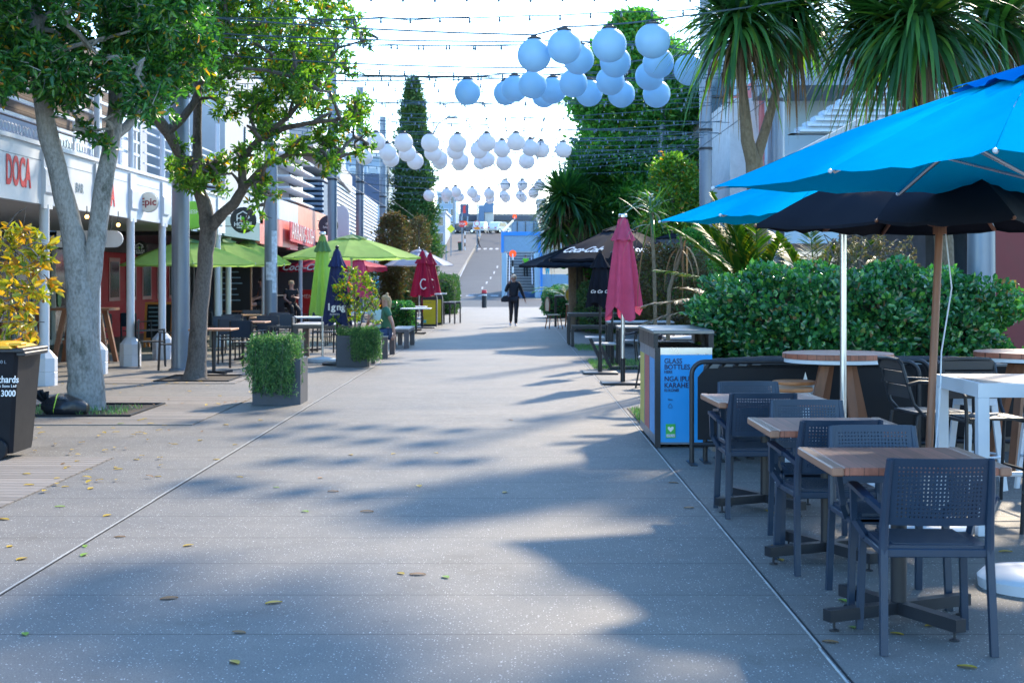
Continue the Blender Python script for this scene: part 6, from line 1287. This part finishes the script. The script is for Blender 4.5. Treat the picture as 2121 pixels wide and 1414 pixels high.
MB().lathe([(.08, 0), (.08, zt+1.5)], (0, 0, 0), 12).build('post', m_steel, t, True); p_ = MB().prism([(.44*math.cos(R(22.5+45*k)), zt+.44*math.sin(R(22.5+45*k))) for k in range(8)], -.12, -.10).build('panel', m_rtext, t); text('STOP', .34, m_wtext, t, (0, -.13, zt), FRONT, bold=.02)
t = thing('speed_sign', 'white round sign with a red ring above an orange panel at the hilltop', 'sign', (XA(988, 186), 186, terr(186))); zt = EYE+(HY-463)*186/F-terr(186)
MB().lathe([(.06, 0), (.06, zt)], (0, 0, 0), 12).build('post', m_steel, t, True)
MB().prism([(.38*math.cos(a), zt+.38*math.sin(a)) for a in np.linspace(0, 6.28, 25)[:-1]], -.12, -.10).build('ring', m_rtext, t); MB().prism([(.29*math.cos(a), zt+.29*math.sin(a)) for a in np.linspace(0, 6.28, 25)[:-1]], -.135, -.121).build('face', m_wtext, t); MB().box(-.36, -.12, zt-.8, .36, -.1, zt-.45).build('orange_panel', M('orange_panel', (.8, .25, .02), .5), t)
t = thing('wheelie_bin', 'dark green wheelie bin with a red lid on the far left footpath', 'bin', (XA(953, 188), 188, terr(188)+.06)); b = MB(); b.add([(-.22, -.25, 0), (.22, -.25, 0), (.22, .25, 0), (-.22, .25, 0), (-.3, -.33, 1), (.3, -.33, 1), (.3, .33, 1), (-.3, .33, 1)], [(3, 2, 1, 0), (4, 5, 6, 7), (0, 1, 5, 4), (1, 2, 6, 5), (2, 3, 7, 6), (3, 0, 4, 7)]); b.build('body', M('bin_green', (.01, .05, .03), .5), t); MB().box(-.33, -.36, 1.0, .33, .36, 1.07, .01).build('lid', m_crim, t)
for k, (px, ya, yb, Y, wpx) in enumerate(((902, 468, 540, 168, 4), (924, 508, 545, 165, 3), (989, 420, 510, 192, 3), (940, 405, 480, 215, 4))):
    t = thing('street_post', ['blue grey post left of the bin on the far footpath', 'short grey bollard post beside the diamond sign', 'thin grey post behind the round sign', 'grey post in front of the corner building'][k], 'post', (XA(px, Y), Y, terr(Y))); zt = EYE+(HY-ya)*Y/F-terr(Y); MB().lathe([(wpx*Y/F/2, 0), (wpx*Y/F/2, zt)], (0, 0, 0), 10).build('shaft', m_steel, t, True); MB().lathe([(wpx*Y/F/1.6, 0), (wpx*Y/F/1.6, .05)], (0, 0, 0), 10).build('base_plate', m_steel, t)
t = thing('street_lamp', 'tall street lamp with a curved arm left of the tall conifer top', 'street lamp', (XA(884, 100), 100, terr(100))); h0 = EYE+(HY-300)*100/F; h1 = EYE+(HY-247)*100/F
MB().tube([(0, 0, 0), (0, 0, h0-1.2), (.12, 0, h0), (.8, 0, h1-.45), (1.5, 0, h1)], [.10, .08, .07, .05, .04], 10).build('pole', m_steel, t, True); MB().box(1.4, -.12, h1-.04, 2.2, .12, h1+.07, .03).build('lamp_head', m_steel, t)
# cars
def car(label, loc, rz, col, kind=0):
    t = thing('parked_car', label, 'car', loc, rz, 'cars at the top of the hill'); m_ = M('paint_%d' % len(bpy.data.materials), col, .25, var=.02)
    H = 1.45+kind*.25; P = [(-2.1, .35), (-2.15, .75), (-1.9, .92), (-1.45, H-.12), (-1.0, H), (.5, H), (1.05, H-.35), (1.3, .95), (2.0, .82), (2.15, .55), (2.1, .3)]
    b = MB(); b.prism(P, -.85, .85); b.build('body', m_, t)
    for s in (-1, 1): 
        b = MB(); b.prism([(-1.4, .98), (-1.05, H-.13), (.4, H-.13), (.95, .98)], s*.852, s*.866); b.build('side_window', m_glass, t)
        for x in (-1.3, 1.3):
            b = MB(); b.at((x, s*.80, .33), 0, R(90)); b.lathe([(.2, -.1), (.33, -.1), (.33, .1), (.2, .1)], (0, 0, 0), 18); wh = b.build('wheel', m_black, t); b = MB(); b.at((x, s*.80, .33), 0, R(90)); b.lathe([(.2, -.105), (.2, .105)], (0, 0, 0), 14); b.build('rim', m_alu, wh)
        MB().box(2.0, s*.55-.18, .62, 2.14, s*.55+.18, .76, .01).build('headlight', m_wtext, t); MB().box(-2.16, s*.6-.14, .68, -2.05, s*.6+.14, .86, .01).build('tail_light', m_rtext, t)
    MB().add([(1.06, -.72, H-.33), (1.06, .72, H-.33), (1.33, .75, .97), (1.33, -.75, .97)], [(0, 1, 2, 3)]).build('windscreen', m_glass, t); return t
for (px, Y, rz, c, kd, l) in ((934, 219, 8, (.70, .72, .75), 0, 'white car at the far left of the hilltop row'), (960, 217, 0, (.03, .05, .09), 0, 'dark blue car behind the stop sign'), (976, 224, 5, (.35, .42, .50), 1, 'grey blue car behind the dark one'), (996, 218, 80, (.78, .78, .78), 1, 'white van end on beside the round sign'), (1014, 223, 12, (.42, .52, .58), 0, 'pale blue car in the middle of the hilltop row'), (1034, 218, 60, (.80, .80, .80), 1, 'white car nearest the stair roof')):
    car(l, (XA(px, Y), Y, terr(Y)), R(rz), c, kd)
t = thing('boom_barrier', 'long pale rail across the hilltop in front of the cars', 'barrier', (0, 208, terr(208))); MB().bar((XA(994, 208), 0, 1.3), (XA(1040, 208), -4, .9), .08, .1).build('rail', m_cream, t); MB().box(XA(994, 208)-.1, -.1, 0, XA(994, 208)+.1, .1, 1.4).build('post', m_whitem, t)
# stair portal
Y = 108; g = terr(Y); x0, x1 = XA(1038, Y), XA(1120, Y)
sp_ = thing('stair_portal', 'grey blue stair entrance outlined in bright blue at the end of the mall', 'stairway', (0, Y, g)); m_sb = M('speckled_blue_wall', (.24, .38, .52), .8, var=.12, vs=9); m_bb = M('bright_blue_trim', (.01, .25, .75), .4, var=.03); m_lb = M('light_blue_wall', (.38, .54, .66), .7, var=.06)
def zz(py, Y=108): return EYE+(HY-py)*Y/F-g
b = MB(); b.box(x0+.2, .05, zz(521), x1-.2, .5, zz(488)); b.build('lintel', m_sb, sp_)
b = MB(); b.box(x0, -.03, zz(488), x1, .5, zz(480)); b.box(x0, -.03, zz(523), x0+.2, .5, zz(488)); b.box(x1-.2, -.03, zz(523), x1, .5, zz(488)); b.build('blue_trim', m_bb, sp_)
b = MB(); b.box(x0+.05, .02, 0, x0+.42, 20, zz(523)); b.box(x1-.42, .02, 0, x1-.05, 20, zz(523)); b.build('side_wall', m_lb, sp_)
b = MB()
for k in range(22): b.box(x0+.43, 3+k*.42, 0, x1-.43, 3+(k+1)*.42, .23*(k+1))
b.box(x0+.43, 12.3, 0, x1-.43, 20, 5.2); m_riser_shade = M('riser_shade_grey', (.13, .14, .16), .8); st_ = b.build('steps', M('step_concrete', (.36, .36, .36), .8), sp_)
for k in range(22): MB().box(x0+.44, 2.975+k*.42, .23*k+.02, x1-.44, 2.998+k*.42, .23*(k+1)-.09).build('riser_shade_strip', m_riser_shade, st_)  # dark strips stand in for shade on the evenly lit risers
b = MB(); b.box(x0+.43, 1.2, 0, x1-.43, 1.5, .45); b.build('low_barrier', M('blue_barrier', (.03, .10, .24), .6), sp_)
b = MB(); b.tube([(x0+.6, 3.2, 1.0), (x0+.6, 12, 4.6)], .04, 6); b.tube([(x1-.6, 3.2, 1.0), (x1-.6, 12, 4.6)], .04, 6); b.build('handrail', m_alu, sp_)
b = MB(); b.box(x0+.8, 4, zz(479), x1-.1, 4.3, zz(458, 112)); b.build('upper_glass_panel', M('upper_glass', (.12, .22, .34), .2), sp_)
b = MB(); b.bar((x0+.1, .3, zz(479)), (x0+.9, 4.0, zz(457, 112)), .12, .12); b.bar((x1, .3, zz(479)), (x1-.15, 4.0, zz(457, 112)), .12, .2); b.build('slanting_beam', m_cream, sp_)
for k in range(3): MB().box(x0+1.2+k*.65, 3.9, zz(479), x0+1.26+k*.65, 3.99, zz(459, 112)).build('glazing_bar', m_dark, sp_)
rw_ = thing('ramp_wall', 'pale blue wall with a bright blue outline right of the stair portal', 'wall', (0, Y, g)); b = MB(); b.box(x1+.15, .1, 0, x1+9, .4, zz(568)); b.build('wall', m_sb, rw_)
b = MB(); b.box(x1-.04, -.2, 0, x1+.14, .1, zz(523)); b.box(x1+.14, -.2, 0, x1+1.6, .099, .2); b.build('blue_trim', m_bb, rw_)
t = thing('give_way_sign', 'small red and white sign high beside the cream building', 'sign', (XA(1121, 150), 150, terr(150))); zt = EYE+(HY-458)*150/F-terr(150); MB().lathe([(.05, 0), (.05, zt)], (0, 0, 0), 10).build('post', m_steel, t, True); MB().prism([(-.3, zt), (0, zt-.3), (.3, zt), (0, zt+.3)], -.09, -.07).build('panel', m_rtext, t); MB().prism([(-.15, zt), (0, zt-.15), (.15, zt), (0, zt+.15)], -.1, -.0905).build('symbol', m_wtext, t)

# ================================================================== PEOPLE
def skinmesh(pts, edges, rad, root):
    me = bpy.data.meshes.new('skin'); me.from_pydata([tuple(p) for p in pts], edges, []); o = bpy.data.objects.new('skin', me); COL.objects.link(o)
    md = o.modifiers.new('s', 'SKIN'); md.use_smooth_shade = True
    for i, r in enumerate(rad): v = me.skin_vertices[0].data[i]; v.radius = r if isinstance(r, tuple) else (r, r); v.use_root = (i == root)
    o.modifiers.new('u', 'SUBSURF').levels = 2; bpy.context.view_layer.update()
    out = bpy.data.meshes.new_from_object(o.evaluated_get(bpy.context.evaluated_depsgraph_get())); bpy.data.objects.remove(o); return out
def fromskin(name, me, mat, parent, extra=None):
    if extra:
        n = len(me.vertices); V = [tuple(v.co) for v in me.vertices]+extra.v; Fc = [tuple(p.vertices) for p in me.polygons]+[tuple(i+n for i in f) for f in extra.f]; m2 = bpy.data.meshes.new(name); m2.from_pydata(V, [], Fc); m2.polygons.foreach_set('use_smooth', [True]*len(m2.polygons)); me = m2
    me.name = name; me.materials.clear(); me.materials.append(mat); o = bpy.data.objects.new(name, me); COL.objects.link(o); o.parent = parent; return o
STAND = dict(pel=(0, 0, .93), spi=(0, 0, 1.08), che=(0, 0, 1.28), nek=(0, 0, 1.44), hb=(0, -.01, 1.52), hm=(0, -.02, 1.585), ht=(0, -.01, 1.66), hl=(.09, 0, .90), kl=(.10, -.03, .50), al=(.10, .02, .09), tl=(.11, -.13, .035), hr=(-.09, 0, .90), kr=(-.10, -.02, .50), ar=(-.10, .03, .09), tr=(-.11, -.12, .035),
             sl=(.17, 0, 1.39), el=(.23, .03, 1.12), wl=(.25, -.04, .88), pl=(.25, -.06, .80), sr=(-.17, 0, 1.39), er=(-.23, .03, 1.12), wr=(-.25, -.04, .88), pr=(-.25, -.06, .80))
def person(label, loc, rz, J, top, bottom, hair, hairlen=.1, sleeve='short', legs='long', shoes=None, scale=1, bun=False, topmat_name='shirt', chubby=1):
    P = dict(STAND); P.update(J); P = {k: Vector(v) for k, v in P.items()}; t = thing('person', label, 'person', loc, rz); t.scale = (scale,)*3
    K = ['pel', 'spi', 'che', 'nek', 'hb', 'hm', 'ht', 'hl', 'kl', 'al', 'tl', 'hr', 'kr', 'ar', 'tr', 'sl', 'el', 'wl', 'pl', 'sr', 'er', 'wr', 'pr']; ix = {k: i for i, k in enumerate(K)}
    E = [('pel', 'spi'), ('spi', 'che'), ('che', 'nek'), ('nek', 'hb'), ('hb', 'hm'), ('hm', 'ht'), ('pel', 'hl'), ('hl', 'kl'), ('kl', 'al'), ('al', 'tl'), ('pel', 'hr'), ('hr', 'kr'), ('kr', 'ar'), ('ar', 'tr'), ('che', 'sl'), ('sl', 'el'), ('el', 'wl'), ('wl', 'pl'), ('che', 'sr'), ('sr', 'er'), ('er', 'wr'), ('wr', 'pr')]
    c = chubby; Rr = dict(pel=(.13*c, .10), spi=(.12*c, .09), che=(.14, .10), nek=.05, hb=.062, hm=.078, ht=.06, hl=.085*c, kl=.055, al=.036, tl=.032, hr=.085*c, kr=.055, ar=.036, tr=.032, sl=.055, el=.038, wl=.025, pl=.030, sr=.055, er=.038, wr=.025, pr=.030)
    ex = MB()
    for s in 'lr':
        w_, p_ = P['w'+s], P['p'+s]; d = (p_-w_).normalized(); sd = d.cross(Vector((1, 0, 0) if abs(d.x) < .8 else (0, 1, 0))).normalized(); nn = d.cross(sd)
        for k, (off, ln) in enumerate(((-.024, .055), (-.008, .068), (.009, .072), (.025, .062))):
            a = p_+sd*off+d*.01; ex.tube([a, a+d*ln*.5, a+d*ln*.85+nn*.012, a+d*ln+nn*.022], [.0095, .009, .008, .006], 6)
        ex.tube([w_+d*.03+sd*-.02, w_+d*.06-sd*.045+nn*.01, w_+d*.09-sd*.052+nn*.015], [.012, .011, .008], 6)
    f = (P['hm']-P['nek']).normalized(); hm = P['hm']; face = Vector((0, -1, 0)); ex.tube([hm+Vector((0, -.075, .012)), hm+Vector((0, -.098, -.022)), hm+Vector((0, -.078, -.03))], [.008, .013, .008], 6)
    for s in (-1, 1): ex.ball(hm+Vector((s*.078, .005, -.005)), .022, 8)
    body = fromskin('body', skinmesh([P[k] for k in K], [(ix[a], ix[b]) for a, b in E], [Rr[k] for k in K], 0), m_skin, t, ex)
    for s in (-1, 1): MB().ball(hm+Vector((s*.03, -.074, .012)), .011, 8).build('eye', m_black, t, True)
    MB().tube([hm+Vector((-.022, -.079, -.05)), hm+Vector((0, -.083, -.052)), hm+Vector((.022, -.079, -.05))], .006, 5).build('mouth', M('lips', (.35, .09, .08), .5) if 'lips' not in bpy.data.materials else bpy.data.materials['lips'], t)
    def garment(name, keys, grow, mat, cut=None):
        kk = [k for k in keys]; e2 = [(kk.index(a), kk.index(b)) for a, b in E if a in kk and b in kk]; rr = [tuple(q*1.1+grow for q in Rr[k]) if isinstance(Rr[k], tuple) else Rr[k]*1.1+grow for k in kk]; pp = [P[k] for k in kk]
        if cut:
            for (a, b, s, r_) in cut:
                pp.append(P[a].lerp(P[b], s)); rr.append(r_); e2.append((kk.index(a), len(pp)-1))
        return fromskin(name, skinmesh(pp, e2, rr, 0), mat, t)
    sl = .045
    if sleeve == 'long': garment(topmat_name, ['pel', 'spi', 'che', 'nek', 'sl', 'el', 'wl', 'sr', 'er', 'wr'], .016, top)
    elif sleeve == 'short': garment(topmat_name, ['pel', 'spi', 'che', 'sl', 'sr'], .016, top, [('sl', 'el', .55, .062), ('sr', 'er', .55, .062), ('che', 'nek', .6, .075)])
    else: garment(topmat_name, ['spi', 'che', 'sl', 'sr'], .014, top, [('che', 'nek', .45, .07)])
    if legs == 'long': garment('trousers', ['pel', 'hl', 'kl', 'al', 'hr', 'kr', 'ar'], .012, bottom)
    else: garment('shorts', ['pel', 'hl', 'hr'], .016, bottom, [('hl', 'kl', .55, .088), ('hr', 'kr', .55, .088)])
    for s in 'lr':
        a, b_ = P['a'+s], P['t'+s]; MB().tube([a+(a-b_)*.35+Vector((0, 0, -.03)), a+Vector((0, 0, -.035)), b_+Vector((0, 0, .005)), b_+(b_-a)*.22], [.035, .043, .04, .022], 10, True, .8).build('shoe', shoes or m_wtext, t, True)
    h = MB(); h.lathe([(.001, -.03), (.070, -.02), (.086, .02), (.087, .055), (.070, .095), (.001, .112)], (hm.x, hm.y+.022, hm.z-.0), 16); 
    if hairlen > .12:
        h.tube([hm+Vector((0, .06, .06)), hm+Vector((0, .095, -.03)), hm+Vector((0, .09, -hairlen)), hm+Vector((0, .08, -hairlen-.06))], [.06, .055, .04, .015], 12)
    if bun: h.ball(hm+Vector((0, .05, .12)), .036, 10)
    h.build('hair', hair, t, True); return t
m_blond = M('blonde_hair', (.50, .34, .18), .6, var=.3, vs=30, bump=.5, bs=50); m_dkh = M('dark_hair', (.03, .022, .018), .55, var=.3); m_navyc = M('black_tracksuit', (.012, .016, .028), .7, var=.2)
wx, wy = XA(1064, 47.6), 47.6
person('woman in a dark jacket walking towards the camera with a phone at her ear', (wx, wy, 0), 0, dict(kl=(.08, -.14, .50), al=(.07, -.12, .09), tl=(.08, -.27, .05), kr=(-.08, .02, .48), ar=(-.10, .22, .14), tr=(-.11, .10, .05), er=(-.26, -.04, 1.14), wr=(-.15, -.13, 1.42), pr=(-.115, -.11, 1.49), el=(.27, .05, 1.13), wl=(.36, .02, .90), pl=(.39, 0, .82)), m_navyc, m_navyc, M('platinum_hair', (.70, .58, .46), .6, bump=.5), .1, 'long', 'long', m_wtext, 1.02, chubby=1.06)
t = thing('shoulder_bag', 'dark shoulder bag hanging at the walking woman’s side'.replace('’', "'"), 'bag', (wx-.29, wy+.02, .92)); b = MB(); b.prism([(-.12, -.10), (.12, -.10), (.14, 0), (.08, .12), (-.06, .10), (-.14, 0)], -.04, .04); b.build('body', m_navyc, t, True); MB().tube([(-.02, 0, .12), (.05, .02, .3), (.14, .0, .48), (.17, .03, .3), (.1, .02, .12)], .012, 6).build('strap', M('strap_tan', (.30, .24, .2), .6), t)
t = thing('mobile_phone', 'mobile phone held to the walking woman\'s ear', 'phone', (wx-.115, wy-.07, 1.585)); MB().box(-.006, -.035, -.07, .006, .035, .07, .003).build('case', m_wtext, t); MB().box(-.0075, -.03, -.062, -.0062, .03, .062).build('screen', m_black, t)
SIT = dict(pel=(0, 0, .55), spi=(0, .01, .70), che=(0, 0, .90), nek=(0, -.01, 1.06), hb=(0, -.02, 1.14), hm=(0, -.03, 1.205), ht=(0, -.02, 1.28), hl=(.09, -.03, .53), kl=(.11, -.46, .50), al=(.11, -.46, .10), tl=(.11, -.60, .04), hr=(-.09, -.03, .53), kr=(-.11, -.46, .50), ar=(-.11, -.44, .10), tr=(-.11, -.58, .04),
           sl=(.17, 0, 1.01), el=(.22, -.05, .76), wl=(.16, -.30, .66), pl=(.13, -.37, .64), sr=(-.17, 0, 1.01), er=(-.22, -.05, .76), wr=(-.16, -.30, .66), pr=(-.13, -.37, .64))
m_greent = M('green_tee', (.05, .17, .10), .8); m_denim = M('denim', (.04, .08, .18), .8); m_mint = M('mint_top', (.42, .55, .48), .8); m_blkc = M('black_cloth', (.012, .012, .016), .8); m_greyt = M('grey_tee', (.22, .25, .29), .8)
person('woman in a green tee with a blonde bun, on the bench leaning on one arm', (-2.58, 28.35, -.02), R(-78), dict(SIT, el=(.26, .10, .74), wl=(.26, .14, .53), pl=(.26, .12, .47)), m_greent, m_denim, m_blond, .16, 'short', 'short', m_wtext, .97, True)
person('woman in a mint top and dark shorts sitting half hidden behind the shrub', (-2.80, 29.2, -.02), R(-150), dict(SIT, che=(0, -.06, .88), nek=(0, -.12, 1.02), hb=(0, -.15, 1.09), hm=(0, -.17, 1.15), ht=(0, -.17, 1.22), sl=(.17, -.07, .98), sr=(-.17, -.07, .98)), m_mint, m_blkc, m_blond, .1, 'short', 'short', m_wtext, .95, False)
person('man in a grey tee sitting at a high table behind the poster pole', (XA(543, 44), 44, .30), R(-60), dict(SIT), m_greyt, m_blkc, m_dkh, .08, 'short', 'short', m_dkh)
person('man in a black polo shirt sitting on a tall stool beyond the poster pole', (XA(603, 44), 44, .22), R(25), dict(SIT, wl=(.02, -.32, .80), pl=(-.05, -.35, .82), kl=(.14, -.36, .42), al=(.16, -.30, .02), tl=(.16, -.44, -.04)), m_blkc, m_blkc, m_blond, .08, 'short', 'long', m_black, 1.0)
for (px, l, z) in ((543, 'tall stool under the man in grey', .78), (603, 'tall stool under the man in black', .70)): slat_table('bar_stool', l, (XA(px, 44), 44.02, 0), .36, .34, z, 'stool', leg=.035, group='tall terrace stools', n=3)
slat_table('high_table', 'high narrow table between the two sitting men', (XA(575, 44.6), 44.6, 0), .9, .5, 1.08, leg=.05)
person('person in a bright green vest standing on the stairs inside the blue portal', (XA(1089, 113.8), 113.8, terr(108)+.23*7), R(175), {}, M('hi_vis', (.18, .65, .02), .7), m_blkc, m_dkh, .08, 'short', 'long', m_black, 1.02)
person('person in dark clothes striding across the road at the top of the hill', (XA(990, 192), 192, terr(192)), R(70), dict(kl=(.08, -.2, .5), al=(.08, -.32, .1), tl=(.08, -.46, .06), kr=(-.08, .1, .48), ar=(-.08, .34, .14), tr=(-.08, .24, .05)), m_navyc, m_navyc, m_dkh, .1, 'long', 'long', m_black)
person('person in a teal top on the far left footpath', (XA(894, 186), 186, terr(186)+.06), R(160), {}, M('teal_top', (.03, .22, .20), .8), m_navyc, m_dkh, .08, 'short', 'short', m_black)
person('person in dark clothes beside the ramp at the far right', (XA(1134, 130), 130, terr(130)+.9), R(10), {}, m_navyc, M('cyan_trousers', (.05, .35, .5), .8), m_dkh, .08, 'short', 'long', m_black)

# ================================================================== FALLEN LEAVES
lv = []
for k, (c1_, c2_) in enumerate((((.62, .42, .02), (.50, .30, .02)), ((.16, .34, .03), (.28, .42, .03)), ((.34, .17, .05), (.25, .12, .04)))):
    V = []; Fc = []; n = 8; L_ = .085
    for i in range(n+1):
        s = i/n; w_ = .022*math.sin(math.pi*min(1, s*.95+.03))**.7; z = .004*math.sin(s*3.0)+.001+.004*s*(k == 1); V += [(s*L_-L_/2, -w_, z+.005), (s*L_-L_/2, 0, z), (s*L_-L_/2, w_, z+.004)]
    for i in range(n): a = 3*i; Fc += [(a, a+3, a+4, a+1), (a+1, a+4, a+5, a+2)]
    lv.append((V, Fc, leafmat('fallen_leaf_%d' % k, [(0, c1_), (1, c2_)], (1, 1, .5), .25, .5)))
meshes = []
for V, Fc, mt in lv: me = bpy.data.meshes.new('fallen_leaf'); me.from_pydata(V, [], Fc); me.materials.append(mt); me.polygons.foreach_set('use_smooth', [True]*len(Fc)); meshes.append(me)
FL = [(486,1372,0),(52,1314,1),(174,1150,1),(20,1132,0),(45,1158,0),(124,1050,1),(327,987,0),(245,972,0),(240,968,0),(150,934,0),(118,1005,0),(135,1008,0),(8,1076,0),(222,1068,0),(248,1112,2),(176,1132,1),(390,1130,0),(497,988,0),(448,952,0),(487,921,0),(572,1010,1),(663,990,2),(690,1018,2),(632,1060,1),(727,942,0),(815,940,0),(903,938,0),(868,1007,0),(1046,1020,0),(923,1196,1),(865,1190,2),(567,1249,0),(218,935,0),(205,905,0),(330,893,0),(362,920,0),(415,912,0),(250,880,1),(300,870,0),(345,842,0),(378,838,2),(60,1008,0),(92,1020,0),(188,1012,0),(55,985,0),(160,958,0),(283,952,0),(2,1075,2),(468,880,0),(540,870,0),(430,800,0),(455,822,0),(392,812,0),(296,800,0),(318,790,0),(358,806,0),(250,815,0),(238,798,0),(1745,1245,1),(1765,1300,1),(1858,1313,0),(1930,1296,0),(2003,1382,0),(1592,1058,0),(1610,1062,0),(1604,1130,2),(1635,1113,1),(1617,1160,0),(2083,1143,0),(1427,1052,2),(1720,1330,2),(1395,1000,2),(495,1310,2),(830,1188,0),(1058,870,2),(350,1240,2),(760,1060,2)]
for i, (px, py, k) in enumerate(FL):
    x, y, _ = xy(px, py); o = bpy.data.objects.new('fallen_leaf', meshes[k]); COL.objects.link(o); o.location = (x, y, .001 if x > -3.4 else .013); o.rotation_euler = (random.uniform(-.06, .06), random.uniform(-.05, .05), random.uniform(0, 6.28)); s = random.uniform(.6, 1.05); o.scale = (s, s, s)
    tag(o, ['small yellow fallen leaf lying on the paving', 'small green fallen leaf lying on the paving', 'small brown curled leaf lying on the paving'][k], 'leaf', ['yellow fallen leaves', 'green fallen leaves', 'brown fallen leaves'][k])
rl = random.Random(21)
for i in range(90):
    px = rl.uniform(70, 520); py = rl.uniform(790, 1010)
    if px > 560-(py-790)*1.2: continue
    x, y, _ = xy(px, py); k = 0 if rl.random() < .75 else 2; o = bpy.data.objects.new('fallen_leaf', meshes[k]); COL.objects.link(o); o.location = (x, y, .015); o.rotation_euler = (rl.uniform(-.2, .2), rl.uniform(-.2, .2), rl.uniform(0, 6.28)); s = rl.uniform(.5, .9); o.scale = (s, s, s)
    tag(o, ['small yellow fallen leaf lying on the paving', '', 'small brown curled leaf lying on the paving'][k], 'leaf', ['yellow fallen leaves', '', 'brown fallen leaves'][k])
